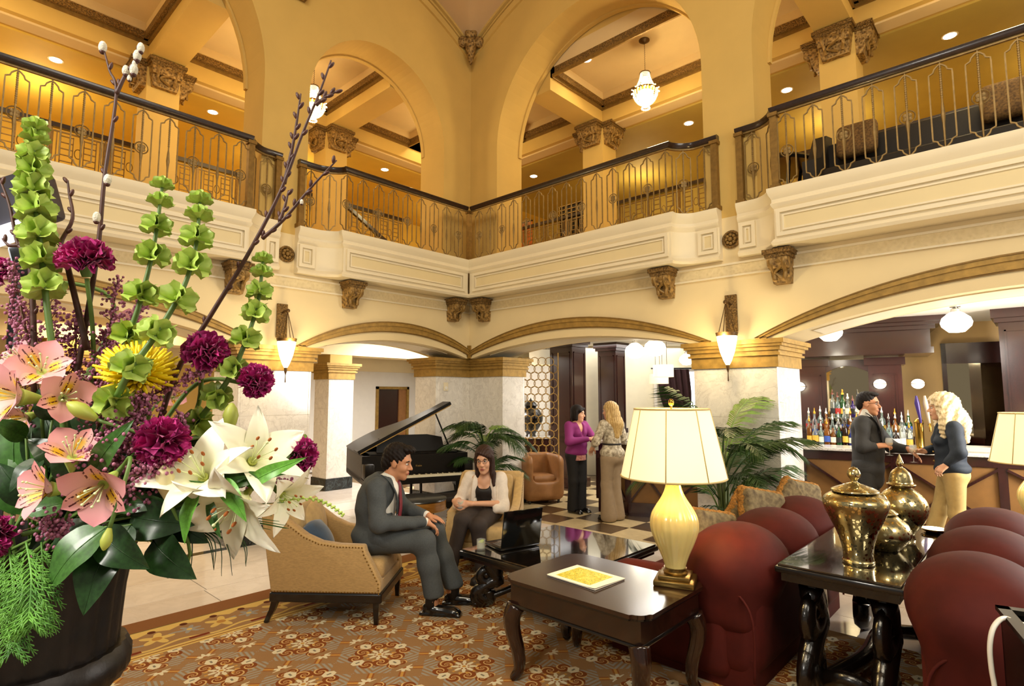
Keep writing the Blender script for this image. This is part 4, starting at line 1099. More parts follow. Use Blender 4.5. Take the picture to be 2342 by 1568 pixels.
def pendant_globe(p, rr, lab, zc=2.95):
    g = thing('pendant_globe', lab, 'ceiling light', p, 0, 'schoolhouse globe pendants of the bar')
    MB().lathe([(0, -rr*.78), (rr*.5, -rr*.72), (rr*.92, -.3*rr), (rr, 0), (rr*.88, .35*rr), (rr*.5, .68*rr), (rr*.3, .8*rr), (0, .8*rr)], 24).build('globe', M['globe'], g, 'all')
    MB().lathe([(0, rr*.78), (rr*.32, rr*.78), (rr*.3, rr*1.0), (rr*.12, rr*1.15), (.012, rr*1.3), (.012, zc-p[2]), (0, zc-p[2])], 14).build('fitter', M['silver'], g, True)
    MB().lathe([(0, zc-p[2]-.02), (.06, zc-p[2]-.02), (.06, zc-p[2]), (0, zc-p[2])], 16).build('ceiling_plate', M['silver'], g)
    light('pendant_lamp', 'POINT', (p[0], p[1], p[2]-rr-.08), 9, (1, .92, .74), .1)
for (x, y, D, rr, lab) in ((1898, 760, 7.9, .16, 'globe pendant just right of the white pier edge'), (2187, 737, 7.2, .17, 'largest globe pendant hanging by its stem in the bar'),
        (2110, 820, 10.0, .16, 'globe pendant low behind the bar canopy'), (1452, 802, 11, .19, 'globe pendant right of the dark columns'), (1498, 795, 10.0, .19, 'brightest globe pendant beside the women, second from the columns'),
        (1570, 822, 11, .14, 'globe pendant closest to the window curtain')):
    pendant_globe(at(x, y, D), rr, lab)
def drum(p, rr, h, lab, zc=2.95):
    g = thing('drum_pendant', lab, 'ceiling light', p, 0, 'cream drum pendant lamps')
    MB().lathe([(rr, -h/2), (rr, h/2), (rr-.006, h/2), (rr-.006, -h/2)], 28).build('shade', M['shade_dim'], g, True)
    MB().lathe([(0, -h/2+.01), (rr-.007, -h/2+.01), (rr-.007, -h/2+.015), (0, -h/2+.015)], 28).build('diffuser', M['shade'], g)
    q = MB()
    for s_ in (-1, 1): q.cyl((s_*rr*.4, 0, h/2-.01), (s_*rr*.4, 0, zc-p[2]), .005, None, 6)
    q.box((-rr, -.005, h/2-.02), (rr, .005, h/2-.01)).build('rods', M['bronze'], g)
drum(at(1517, 848, 10.8), .19, .23, 'upper of the two overlapping cream drum lamps'); drum(at(1507, 866, 11.6), .19, .20, 'lower of the two overlapping cream drum lamps')
drum(at(1240, 818, 12.2), .28, .32, 'large cream drum lamp left of the dark columns')
# bottles
BOT = {}
def bottle_mesh(k):
    if k in BOT: return BOT[k]
    P = {0: [(0, 0), (.037, 0), (.039, .02), (.039, .17), (.034, .20), (.014, .235), (.013, .29), (0, .29)],
         1: [(0, 0), (.034, 0), (.036, .02), (.040, .13), (.042, .16), (.018, .20), (.014, .27), (0, .27)],
         2: [(0, 0), (.045, 0), (.047, .02), (.047, .12), (.03, .17), (.014, .19), (.013, .24), (0, .24)],
         3: [(0, 0), (.032, 0), (.034, .02), (.034, .21), (.028, .25), (.013, .27), (.013, .33), (0, .33)]}[k]
    H = P[-1][1]
    b = MB().lathe(P, 14).mesh('glass_body', 'all'); rl = P[3][0]+.001
    l = MB().lathe([(rl, .05), (rl, .13), (rl-.001, .13), (rl-.001, .05)], 14).mesh('label', True)
    c = MB().lathe([(0, H), (.015, H), (.015, H+.02), (.006, H+.035), (.005, H+.075), (0, H+.078)], 10).mesh('pourer', True)
    BOT[k] = (b, l, c, H); return BOT[k]
GL = [mat('bottle_'+n, c, .06, 0, var=0, trans=t, spec=.6) for n, c, t in (('clear', '#e8efe8', .85), ('green', '#2f6a34', .6), ('amber', '#7a3c12', .6), ('brown', '#2c1408', .4), ('blue', '#3a4fae', .6), ('violet', '#3a2470', .4), ('pale', '#bcd8d0', .8), ('whisky', '#b06a20', .7))]
LB = [mat('label_'+n, c, .6, var=.1, vs=60) for n, c in (('cream', '#f0e6cc'), ('red', '#a82a22'), ('black', '#1c1a18'), ('yellow', '#d8b040'), ('white', '#f4f2ee'), ('blue', '#3a5ab0'))]
CP = [mat('cap_'+n, c, .3, m_, var=0) for n, c, m_ in (('steel', '#d0ccc4', .9), ('red', '#6a2a20', 0), ('gold', '#c09030', .8), ('black', '#181614', 0))]
VAR = {}
ORD = 'first second third fourth fifth sixth seventh eighth ninth tenth eleventh twelfth thirteenth fourteenth fifteenth sixteenth seventeenth eighteenth'.split(); LCOL = ['cream', 'red', 'black', 'yellow', 'white', 'blue']; CCOL = ['steel', 'red', 'gold', 'black']
LABB = ['clear glass', 'green glass', 'amber', 'dark brown', 'blue glass', 'violet glass', 'pale green glass', 'golden whisky']
def bottle(p, k, g, l, c, s, lab, grp):
    r = thing('bottle', lab, 'bottle', p, random.random()*6, grp)
    b, lm, cm, H = bottle_mesh(k)
    for nm, me, m_ in (('glass_body', b, GL[g]), ('label', lm, LB[l]), ('pourer', cm, CP[c])):
        key = (nm, k, m_.name)
        if key not in VAR: q = me.copy(); q.materials.clear(); q.materials.append(m_); VAR[key] = q
        o = obj(nm, VAR[key], None, r); o.scale = (s, s, s)
rb = random.Random(11)
tiers = [(OB-.62, 1.04, 'front'), (OB-.42, 1.12, 'middle'), (OB-.22, 1.20, 'rear')]
r = thing('rear_counter', 'stepped dark counter the rows of liquor bottles stand on', 'counter'); r.matrix_world = MBK
MB().box((s0-.5, OB-.75, 0), (s3+.1, OB-.04, 1.0)).build('body', M['mahogany'], r); MB().box((s0-.5, OB-.78, 1.0), (s3+.12, OB-.03, 1.04)).build('stone_top', M['granite'], r)
MB().box((s0-.3, OB-.52, 1.04), (s3+.1, OB-.32, 1.118)).build('step', M['mahogany'], r); MB().box((s0-.3, OB-.32, 1.04), (s3+.1, OB-.06, 1.198)).build('step', M['mahogany'], r)
for (off, z, tn) in tiers:
    a = bloc(1838, off); b = bloc(2078, off); n_ = 17
    for i in range(n_):
        s = a+(b-a)*(i+.5)/n_; k = rb.randrange(4); g = rb.choice((0, 0, 0, 1, 2, 3, 6, 6, 7, 7, 4)); l = rb.choice((0, 4, 4, 2, 0, 1, 5, 3))
        c = rb.choice((0, 0, 0, 2, 3)); side = 'left of the suited man' if i < 6 else ('behind the suited man' if i < 12 else 'near the tap')
        bottle(MBK @ Vector((s, off, z)), k, g, l, c, 1.0+rb.random()*.2, f'{LABB[g]} bottle with {LCOL[l]} label, {ORD[i]} from the pier, {tn} back bar row', f'{LABB[g]} bottles, {tn} row, {side}')
a = bloc(1895, OB); b = bloc(1975, OB)
MB(MBK).box((s1+.01, OB-.14, 1.44), (s2-.01, OB+.09, 1.455)).build('glass_shelf', mat('shelf_glass', '#cfe0d4', .05, trans=.6, var=0), None)
tag(bpy.data.objects['glass_shelf'], 'glass shelf with tall bottles in front of the back bar mirror', 'shelf')
for i in range(7):
    g = (0, 6, 1, 0, 5, 0, 3)[i]
    bottle(MBK @ Vector((a+(b-a)*(i+.5)/7, OB-.04, 1.455)), (3, 0, 3, 1, 2, 3, 0)[i], g, rb.randrange(6), rb.randrange(4), 1.1, f'{LABB[g]} bottle, {ORD[i]} from the pier on the glass shelf before the mirror', f'{LABB[g]} bottles on the glass shelf')
# beer tap tower
tp = BO+be*bloc(2093, .30)+bn*.30
r = thing('beer_tap', 'brass beer tap tower with a violet handle on the bar', 'beer tap', (tp.x, tp.y, 1.10), .2)
MB().lathe([(0, 0), (.08, 0), (.08, .02), (.055, .03), (.05, .05), (.05, .33), (.055, .34), (.052, .37), (.03, .40), (0, .405)], 20).build('tower', M['brass'], r, True)
for k, (dx, c) in enumerate(((.02, '#3a2470'), (.11, '#c8b8a0'))):
    MB().tube([(dx, -.05, .32), (dx, -.10, .33), (dx, -.13, .30), (dx, -.135, .24)], [.02, .018, .014, .01], 10).build('spout', M['brass'], r, True)
    MB().tube([(dx, -.09, .34), (dx-.01, -.09, .42), (dx-.03, -.09, .60), (dx-.035, -.09, .70)], [.010, .018, .030, .012], 10).build('tap_handle', mat('tap_%d' % k, c, .3), r, True)
tq = BO+be*bloc(2215, .25)+bn*.25
r = thing('drip_tray', 'clear plastic bin on the bar right of the blonde woman', 'tray', (tq.x, tq.y, 1.10), .2)
MB().box((-.2, -.14, 0), (.2, .14, .012)).box((-.2, -.14, 0), (-.19, .14, .09)).box((.19, -.14, 0), (.2, .14, .09)).box((-.2, -.14, 0), (.2, -.13, .07)).box((-.2, .13, 0), (.2, .14, .07)).build('bin', mat('tray_plastic', '#dcd4c4', .3, trans=.3, var=0), r)
# wine wall, ring screen, lounge pieces beyond the women
def wine_shelf(px0, px1, D, lab):
    a = at(px0, 1100, D); b = at(px1, 1100, D); w_ = (b-a).length; ang = math.atan2((b-a).y, (b-a).x)
    r = thing('wine_shelf', lab, 'shelf', (a.x, a.y, 0), ang, 'lit wine shelves')
    MB().box((0, .25, .9), (w_, .28, 2.35)).build('back_panel', M['shade_dim'], r); MB().box((0, 0, 0), (w_, .28, .9)).build('base_cabinet', M['mahogany'], r)
    for k in range(5): MB().box((0, 0, .9+k*.34), (w_, .26, .92+k*.34)).build('shelf_board', M['mahogany'], r)
    n_ = max(2, int(w_/.1))
    for k in range(4):
        for i in range(n_):
            g = rb.choice((0, 1, 3, 3, 2)); p = Vector((a.x, a.y, 0))+RZ(ang) @ Vector(((i+.5)*w_/n_, .12, .92+k*.34))
            bottle(p, 3 if k % 2 else 0, g, rb.choice((0, 4, 4)), rb.randrange(4), .92, f'{LABB[g]} wine bottle, {ORD[i]} along shelf {["one", "two", "three", "four"][k]} of the {"left" if "left" in lab else "middle"} wine rack', f'wine bottles {lab.split(" ", 2)[2]}, row {k}, {g}')
wine_shelf(1268, 1292, 13.2, 'lit wine shelf left of the nearer dark column'); wine_shelf(1352, 1384, 13.2, 'lit wine shelf between the two dark columns')
a = at(1150, 1080, 10.9)
r = thing('ring_screen', 'openwork screen of interlocking gold rings behind the palm', 'screen', (a.x, a.y, 0), math.atan2(RGT.y, RGT.x))
ring = MB().tube([(.084*math.cos(t), 0, .084*math.sin(t)) for t in [k*2*PI/20 for k in range(20)]], .007, 4, closed=True, up=Vector((0, 1, 0))).mesh('ring', 'all'); ring.materials.append(M['gilt'])
tick = MB().box((-.004, -.004, -.03), (.004, .004, .03)).mesh('tick'); tick.materials.append(M['gilt'])
for i in range(7):
    for j in range(17):
        o = obj('ring', ring, None, r); o.location = (.04+i*.142+(.071 if j % 2 else 0), (i+j) % 2*.006, .24+j*.138)
MB().box((-.08, -.012, 0), (-.06, .012, 2.62)).box((1.05, -.012, 0), (1.07, .012, 2.62)).build('screen_post', M['gilt'], r)
MB().box((-.06, -.04, 0), (1.07, .04, .03)).build('screen_foot', M['bronze'], r)
b = at(1150, 1080, 12.6)
r = thing('sideboard', 'dark sideboard with white top behind the ring screen', 'sideboard', (b.x, b.y, 0), math.atan2(RGT.y, RGT.x))
MB().box((0, 0, .06), (1.25, .45, .86)).build('body', M['mahogany'], r); MB().box((-.03, -.03, .86), (1.28, .48, .90)).build('top', M['granite'], r)
for k in range(3): MB().box((.03+k*.41, -.02, .1), (.40+k*.41, 0, .82)).build('door', M['mahogany'], r)
u = r.location+RZ(r.rotation_euler.z).to_3x3() @ Vector((.62, .2, .90))
r = thing('black_urn', 'big black urn on the sideboard behind the ring screen', 'urn', u)
MB().lathe([(0, 0), (.12, 0), (.10, .05), (.16, .14), (.27, .34), (.28, .45), (.20, .58), (.12, .64), (.15, .68), (0, .68)], 22).build('bowl', M['carved_black'], r, True)
MB().lathe([(0, .68), (.16, .68), (.10, .76), (.03, .80), (0, .86)], 18).build('lid', M['carved_black'], r, True)
p = at(1184, 935, 13.4)
r = thing('framed_picture', 'small black framed picture with white mat behind the ring screen', 'picture', p, math.atan2(RGT.y, RGT.x))
MB().box((-.15, 0, -.33), (.15, .03, .33)).build('frame', M['black_wood'], r); MB().box((-.11, -.006, -.28), (.11, 0, .28)).build('mat_board', M['paper'], r); MB().box((-.05, -.010, -.18), (.05, -.006, .18)).build('print', mat('print_grey', '#8a7c70', .6, var=.5, vs=30), r)
MB(T(0, .03, 0)).box((-.7, 0, -1.86), (2.2, .08, 1.1)).build('wall_partition', M['wall_white'], None).matrix_world = T(p) @ RZ(math.atan2(RGT.y, RGT.x)) @ T(0, .035, 0); struct(bpy.data.objects['wall_partition'])
p = at(1232, 1110, 10.0)
r = thing('tub_chair', 'tan leather tub chair beside the dark column', 'chair', (p.x, p.y, 0), -.5)
obj('shell', blob_mesh('tub', [('box', (0, 0, .42), (.36, .36, .38), .12), ('-box', (.12, 0, .66), (.30, .22, .3), .08, None, .04)], .03), M['leather_tan'], r); MB().box((-.12, -.2, .34), (.3, .2, .47), .05).build('seat_cushion', M['leather_tan'], r, True)
for sx in (-1, 1):
    for sy in (-1, 1): MB().cyl((sx*.26, sy*.26, 0), (sx*.26, sy*.26, .07), .02, .025, 8).build('foot', M['black_wood'], r)
# window with curtain, far right of the lounge
p = at(1505, 930, 13.0); ang = math.atan2(RGT.y, RGT.x)
w = shell('window_2'); w.matrix_world = T(p.x, p.y, 0) @ RZ(ang)
MB().box((.30, .1, .8), (.95, .13, 2.35)).build('pane', M['window_glow'], w); MB().box((-.06, .04, .72), (0, .14, 2.43)).box((1.1, .04, .72), (1.16, .14, 2.43)).box((-.06, .04, 2.35), (1.16, .14, 2.43)).box((-.06, .04, .72), (1.16, .14, .8)).box((.53, .06, .8), (.57, .12, 2.35)).build('frame', M['wall_white'], w)
w2 = shell('wall_lounge'); w2.matrix_world = T(p.x, p.y, 0) @ RZ(ang)
MB().box((-1.7, .15, 0), (4.2, .25, 2.95)).build('plaster', bpy.data.materials['wall_pale'], w2)
r = thing('curtain', 'dark brown curtain tied back at the bright window', 'curtain', (p.x, p.y, 0), ang)
def cur(u, v):
    z = 2.40-1.6*v; pinch = 1-.62*math.exp(-((v-.85)/.28)**2); cx = .35+.15*v
    return (cx+(u-.5)*.75*pinch, -.03+.035*math.sin(u*34), z)
MB().grid(cur, 60, 24).build('drape', M['curtain'], r, 'all'); MB().cyl((-.15, -.03, 2.42), (1.2, -.03, 2.42), .018, None, 10).build('curtain_rod', M['black_wood'], r)
q = MB(); q.box((.95, -.04, .7), (1.12, .02, 2.4)).build('side_drape', M['curtain'], r)
# ---------------------------------------------------------------- rug
rg = MB().box((1.75, -8.6, 0), (7.6, -1.62, .012)); o = rg.build('area_rug', M['rug'], None); tag(o, 'large brown floral patterned area rug under the seating', 'rug')
# ---------------------------------------------------------------- upholstered armchairs
def armchair(loc, rz, lab, m_=None, grp='tan upholstered armchairs'):
    r = thing('armchair', lab, 'armchair', loc, rz, grp); m_ = m_ or M['chenille']
    side = [(-.44, .24), (.44, .24), (.435, .33), (.37, .45), (.315, .55), (.30, .605), (.10, .61), (-.05, .63), (-.17, .68), (-.30, .77), (-.42, .86), (-.52, .90), (-.55, .89), (-.50, .60)]
    for sg in (-1, 1):
        b = MB(); y0, y1 = sorted((sg*.27, sg*.365)); b.prism(side, y0, y1, 'y'); o = b.build('side_panel', m_, r)
        md = o.modifiers.new('b', 'BEVEL'); md.width = .018; md.segments = 3; md.limit_method = 'ANGLE'
        for p in o.data.polygons: p.use_smooth = True
        s = MB(); pts = [Vector((x, sg*.368, z)) for x, z in side[1:13]]; L = 0
        for a, c in zip(pts, pts[1:]):
            n = max(1, int((c-a).length/.024))
            for i in range(n): q = a+(c-a)*(i/n); s.ball((q.x-.012, q.y, q.z-.012 if q.z > .3 else q.z), (.0065, .004, .0065), 6, 4)
        for i in range(36): s.ball((-.43+i*.0245, sg*.368, .252), (.0065, .004, .0065), 6, 4)
        s.build('nailhead_trim', M['nailhead'], r, 'all')['kind'] = 'stuff'
    b = MB(); b.prism([(-.44, .24), (-.36, .24), (-.38, .62), (-.42, .90), (-.47, .925), (-.54, .90), (-.50, .6)], -.34, .34, 'y'); o = b.build('backrest', m_, r)
    md = o.modifiers.new('b', 'BEVEL'); md.width = .025; md.segments = 3; md.limit_method = 'ANGLE'
    obj('back_cushion', blob_mesh('back_cushion', [('box', (0, 0, 0), (.065, .255, .24), .055)], .02), M['chenille_tan'], r, None, T(-.33, 0, .66) @ RY(-.16))
    obj('seat_cushion', blob_mesh('seat_cushion', [('box', (0, 0, 0), (.38, .262, .085), .06)], .02), m_, r, None, T(.05, 0, .385))
    MB().box((-.42, -.355, .24), (.43, .355, .32)).build('seat_deck', m_, r)
    MB().box((-.45, -.365, .165), (.45, .365, .24), .012).build('wood_base', M['black_wood'], r)
    for sx in (-1, 1):
        for sy in (-1, 1):
            e = -.075 if sx < 0 else .0
            MB().tube([(sx*.405, sy*.33, .18), (sx*.405+e*.35, sy*.33, .10), (sx*.405+e, sy*.33, 0)], [.036, .030, .022], 4, phase=PI/4).build('leg', M['black_wood'], r)
    return r
CH1 = Vector((2.66, -3.93, .012)); CA1 = math.radians(40)
armchair(CH1, CA1, 'tan chenille armchair with nailheads holding the man in the grey suit')
CH2 = Vector((2.66, -2.20, .012)); CA2 = math.radians(-53)
armchair(CH2, CA2, 'tan armchair holding the woman in the cream jacket', M['chenille_tan'])
def local(c, a, p): return c+RZ(a).to_3x3() @ Vector(p)
def cushion(name, me, m_, lab, Mx, grp=None, cat='cushion'): return tag(obj(name, me, m_, None, None, Mx), lab, cat, grp)
cm = blob_mesh('pillow', [('ell', (0, 0, 0), (.20, .085, .17)), ('box', (0, 0, 0), (.19, .02, .16), .02)], .014, .06)
cushion('throw_pillow', cm, M['blue_velvet'], 'dark blue velvet pillow on the near tan armchair', T(local(CH1, CA1, (-.16, -.10, .575))) @ RZ(CA1+PI/2) @ RX(-.5))
cushion('throw_pillow', cm.copy(), M['chenille_tan'], 'plain tan pillow standing in the near armchair', T(local(CH1, CA1, (-.28, .10, .68))) @ RZ(CA1+PI/2) @ RX(-.2) @ S3(1, .8, 1.1))
o = bpy.data.objects['throw_pillow.001']; o.data.materials.clear(); o.data.materials.append(M['chenille_tan'])
cm2 = cm.copy(); cm2.materials.clear(); cushion('throw_pillow', cm2, M['blue_velvet'], 'dark blue velvet pillow beside the woman in the cream jacket', T(local(CH2, CA2, (-.12, -.19, .54))) @ RZ(CA2+PI/2) @ RX(-.3) @ S3(.7, .9, .9))
# ---------------------------------------------------------------- coffee table
def volute(c, r0, r1, a0, turns, n=26, plane=None):
    """spiral points in a vertical plane: c origin, returns (u, z)"""
    out = []
    for i in range(n+1):
        t = i/n; a = a0+turns*2*PI*t; rr = r0+(r1-r0)*t; out.append((c[0]+rr*math.cos(a), c[1]+rr*math.sin(a)))
    return out
def scroll_leg(mb, x, y, ang, H, s=1.0, w_=1.0):
    """carved S-scroll leg, outward direction ang"""
    d = Vector((math.cos(ang), math.sin(ang), 0))
    up = volute((-.0, H-.12*s), .015*s, .085*s, PI*1.0, -1.25, 22)      # upper volute, ends at its side
    body = [(-.085*s, H-.16*s), (-.05*s, H*.52), (.02*s, H*.40), (.05*s, H*.30), (.03*s, H*.20), (-.02*s, H*.15)]
    lo = volute((.03*s, .07*s), .068*s, .014*s, PI*.75, -1.4, 20)
    def P(u, z): return Vector((x, y, 0))+d*u+Vector((0, 0, z))
    mb.tube([P(u, z) for u, z in up], [.020*s+.018*s*i/22 for i in range(23)], 8, sq=(1.5*w_, 1), up=Vector((-d.y, d.x, 0)))
    mb.tube(spline([P(u, z) for u, z in [up[-1]]+body+[lo[0]]], 5), .036*s, 8, sq=(1.3*w_, 1), up=Vector((-d.y, d.x, 0)))
    mb.tube([P(u, z) for u, z in lo], [.036*s-.022*s*i/20 for i in range(21)], 8, sq=(1.4*w_, 1), up=Vector((-d.y, d.x, 0)))
    mb.ball(P(0, H-.12*s), .03*s, 8, 6); mb.ball(P(.03*s, .07*s), .026*s, 8, 6)
    for k in range(4): q = P(-.04*s+.03*s*k, H*.5-.05*s*k); mb.ball(q+d*.03*s, (.028*s, .028*s, .022*s), 8, 6)
TX0, TX1, TY0, TY1, TZ = 3.38, 4.56, -3.24, -1.93, .492
r = thing('coffee_table', 'large black carved coffee table with reflecting glass top', 'table', ((TX0+TX1)/2, (TY0+TY1)/2, .012))
Mx = T(-(TX0+TX1)/2, -(TY0+TY1)/2, -.012)
MB(Mx).box((TX0, TY0, TZ-.055), (TX1, TY1, TZ-.012), .012).build('table_top', M['black_wood'], r, True)
MB(Mx).box((TX0+.03, TY0+.03, TZ-.085), (TX1-.03, TY1-.03, TZ-.055)).build('apron', M['espresso'], r)
MB(Mx).box((TX0+.02, TY0+.02, TZ-.012), (TX1-.02, TY1-.02, TZ), .003).build('glass_top', M['table_glass'], r)
for (x, y, a) in ((TX0+.17, TY0+.17, -3*PI/4), (TX1-.17, TY0+.17, -PI/4), (TX1-.17, TY1-.17, PI/4), (TX0+.17, TY1-.17, 3*PI/4)):
    b = MB(Mx @ T(0, 0, .012)); scroll_leg(b, x, y, a, TZ-.09, 1.15); b.build('scroll_leg', M['carved_black'], r, 'all')
cx, cy = (TX0+TX1)/2, (TY0+TY1)/2
for (x, y) in ((TX0+.2, TY0+.2), (TX1-.2, TY0+.2), (TX1-.2, TY1-.2), (TX0+.2, TY1-.2)):
    b = MB(Mx); b.tube(spline([(x, y, .10), ((x*2+cx)/3, (y*2+cy)/3, .17), ((x+cx*2)/3, (y+cy*2)/3, .24), (cx, cy, .25)], 6), .028, 8, sq=(1.2, 1)); b.build('stretcher', M['carved_black'], r, 'all')
def place_text(body, size, Mx, m_, parent, ext=.0006):
    c = bpy.data.curves.new('lettering', 'FONT'); c.body = body; c.size = size; c.align_x = 'CENTER'; c.align_y = 'CENTER'; c.extrude = ext
    o = bpy.data.objects.new('lettering_outline', c); COL.objects.link(o); bpy.context.view_layer.update()
    me = bpy.data.meshes.new_from_object(o.evaluated_get(bpy.context.evaluated_depsgraph_get())); bpy.data.objects.remove(o); me.materials.clear(); return obj('lettering', me, m_, parent, None, Mx)
# laptop: screen back faces the camera, hinge line runs roughly across the view
lp = Vector((3.76, -2.87, TZ+.001)); la = math.radians(76)
r = thing('laptop', 'open black laptop on the coffee table, lid towards us', 'laptop', lp, la)
MB().box((-.20, 0, .004), (.20, .28, .028), .006).build('base', M['plastic_black'], r, True)
kb = MB()
for i in range(14):
    for j in range(5): kb.box((-.18+i*.0257, .055+j*.026, .028), (-.18+i*.0257+.022, .055+j*.026+.021, .031))
kb.build('keyboard', M['plastic_black'], r)['kind'] = 'stuff'
Ml = T(0, .006, .026) @ RX(math.radians(9))
ld = bpy.data.objects.new('lid', None); 
o = MB(Ml).box((-.20, -.012, 0), (.20, .0, .315), .005).build('lid', M['laptop_lid'], r, True)
MB(Ml).box((-.185, -.0005, .015), (.185, .0015, .30)).build('screen', M['plastic_black'], r)
place_text('ASUS', .024, Ml @ T(0, -.0125, .17) @ RX(PI/2), M['silver'], r)
def tumbler(p, lab, rr=.038, h=.085, extra=True):
    g = thing('drink_glass', lab, 'glass', p, 0, 'short drinks glasses')
    MB().lathe([(0, 0), (rr*.92, 0), (rr, .006), (rr, h), (rr-.003, h), (rr-.004, .012), (0, .012)], 20).build('tumbler', M['glass'], g, True)
    MB().lathe([(0, .013), (rr-.0045, .013), (rr-.0045, h*.72), (0, h*.72)], 18).build('drink', mat('drink', '#dfe4c4', .05, var=0, alpha=.55), g, True)
    MB(T(.008, 0, h*.78) @ RX(.5)).lathe([(0, -.004), (.022, -.004), (.022, .004), (0, .004)], 14).build('lime_slice', mat('lime', '#a8c050', .5), g)
    return g
p = Vector((3.53, -3.12, TZ+.001)); tumbler(p, 'short glass with lime standing on the coffee table beside the laptop')
# ---------------------------------------------------------------- end table with lamp and magazine
EX0, EX1, EY0, EY1, EZ = 4.50, 5.54, -3.89, -3.10, .645
r = thing('end_table', 'dark wooden end table with scalloped corners and cabriole legs', 'table', ((EX0+EX1)/2, (EY0+EY1)/2, .012))
Mx = T(-(EX0+EX1)/2, -(EY0+EY1)/2, -.012)
def cusp(x0, y0, x1, y1, c=.085):
    out = []
    for (cx_, cy_, sx, sy) in ((x0, y0, 1, 1), (x1, y0, -1, 1), (x1, y1, -1, -1), (x0, y1, 1, -1)):
        pts = [(0, c*1.05), (.012, c*.98), (.018, c*.80), (.02, c*.62)]+[(.02+.055*(1-math.cos(t)), .02+.055*(1-math.sin(t))) for t in [PI*.06+k*PI*.38/4 for k in range(5)]]+[(c*.62, .02), (c*.80, .018), (c*.98, .012), (c*1.05, 0)]
        pts = [(cx_+sx*a, cy_+sy*b) for a, b in pts]
        if sx*sy < 0: pts = pts[::-1]
        out += pts
    return out
MB(Mx).prism(cusp(EX0, EY0, EX1, EY1), EZ-.022, EZ, 'z').build('table_top', M['espresso'], r)
MB(Mx).prism(cusp(EX0+.012, EY0+.012, EX1-.012, EY1-.012), EZ-.038, EZ-.022, 'z').build('top_edge', M['black_wood'], r)
MB(Mx).box((EX0+.05, EY0+.05, EZ-.165), (EX1-.05, EY1-.05, EZ-.038)).build('apron', M['espresso'], r)
MB(Mx).box((EX0+.04, EY0+.04, EZ-.185), (EX1-.04, EY1-.04, EZ-.165), .008).build('apron_bead', M['black_wood'], r)
for (x, y, sx, sy) in ((EX0+.075, EY0+.075, -1, -1), (EX1-.075, EY0+.075, 1, -1), (EX1-.075, EY1-.075, 1, 1), (EX0+.075, EY1-.075, -1, 1)):
    d = Vector((sx, sy, 0)).normalized(); b = MB(Mx @ T(0, 0, .0)); P = lambda u, z: Vector((x, y, z))+d*u
    b.tube(spline([P(0, EZ-.18), P(.028, EZ-.25), P(.022, EZ-.34), P(-.012, .18), P(-.018, .08), P(.015, .03), P(.03, .014)], 4), lambda t: .045*(1-t)**.8+.017, 8); b.build('cabriole_leg', M['espresso'], r, 'all')
def table_lamp(p, rz, lab, lit=20, grp='ribbed yellow table lamps'):
    r = thing('table_lamp', lab, 'lamp', p, rz, grp)
    MB().box((-.12, -.12, 0), (.12, .12, .035), .008).box((-.095, -.095, .035), (.095, .095, .06), .006).build('brass_base', M['antique_brass'], r, True)
    MB().lathe([(0, .06), (.07, .06), (.075, .07), (.062, .08), (.062, .09), (.07, .095), (0, .10)], 24).build('brass_collar', M['antique_brass'], r, True)
    prof = [(0, .095), (.062, .095), (.068, .12), (.085, .17), (.115, .24), (.140, .31), (.1465, .36), (.138, .41), (.112, .46), (.080, .51), (.056, .56), (.046, .60), (.046, .615), (0, .615)]
    sp_ = [(v.x, v.z) for v in spline([Vector((a, 0, z)) for a, z in prof[1:-1]], 4)]
    MB().lathe([(0, .095)]+sp_+[(0, .615)], 80, flute=lambda a, t: 1+.022*math.cos(20*a)*max(0, math.sin(PI*t))).build('gourd_body', M['ceramic_yellow'], r, 'all')
    MB().lathe([(0, .612), (.060, .612), (.066, .625), (.052, .64), (.05, .655), (.056, .665), (0, .67)], 24).build('neck_ring', M['ceramic_yellow'], r, True)
    z0, z1 = .648, 1.07
    b = MB().lathe([(.325, z0), (.233, z1), (.230, z1), (.322, z0)], 56, flute=lambda a, t: 1-.012*abs(math.sin(4*a))); b.f = b.f[:-2]; b.build('lamp_shade', M['shade'], r, 'all')
    q = MB()
    for k in range(8): a = k*PI/4; q.tube([(.326*math.cos(a), .326*math.sin(a), z0), (.234*math.cos(a), .234*math.sin(a), z1)], .0035, 5)
    for rr, z in ((.323, z0), (.231, z1)): q.tube([(rr*math.cos(t), rr*math.sin(t), z) for t in [k*2*PI/48 for k in range(48)]], .006, 6, closed=True)
    q.build('shade_piping', M['piping'], r, 'all')
    MB().cyl((0, 0, .66), (0, 0, 1.09), .006, None, 8).ball((0, 0, 1.112), (.019, .019, .024), 12, 8).build('finial', M['brass'], r, True)
    MB().ball((0, 0, .84), (.032, .032, .045), 12, 8).build('bulb', emat('bulb_glow', (1, .8, .45), 20), r, 'all')
    l = light('lamp_bulb', 'POINT', (0, 0, 0), lit, (1, .76, .40), .05); l.parent = r; l.location = (0, 0, .93)
    return r
LP = Vector((5.385, -3.235, EZ)); table_lamp(LP, math.radians(20), 'ribbed yellow ceramic lamp with cream shade on the end table', 26)
mg = Vector((4.92, -3.54, EZ+.001))
r = thing('magazine', 'glossy yellow covered magazine on the end table', 'magazine', mg, math.radians(-4)); r.scale = (1.3, 1.3, 1)
MB().box((-.15, -.115, 0), (.15, .115, .008), .002).build('pages', M['paper'], r)
MB().grid(lambda u, v: (-.152+.304*u, -.117+.234*v, .0085+.010*max(0, u-.72)**2*8*(1-v)), 14, 8).build('cover', M['paper'], r, True)
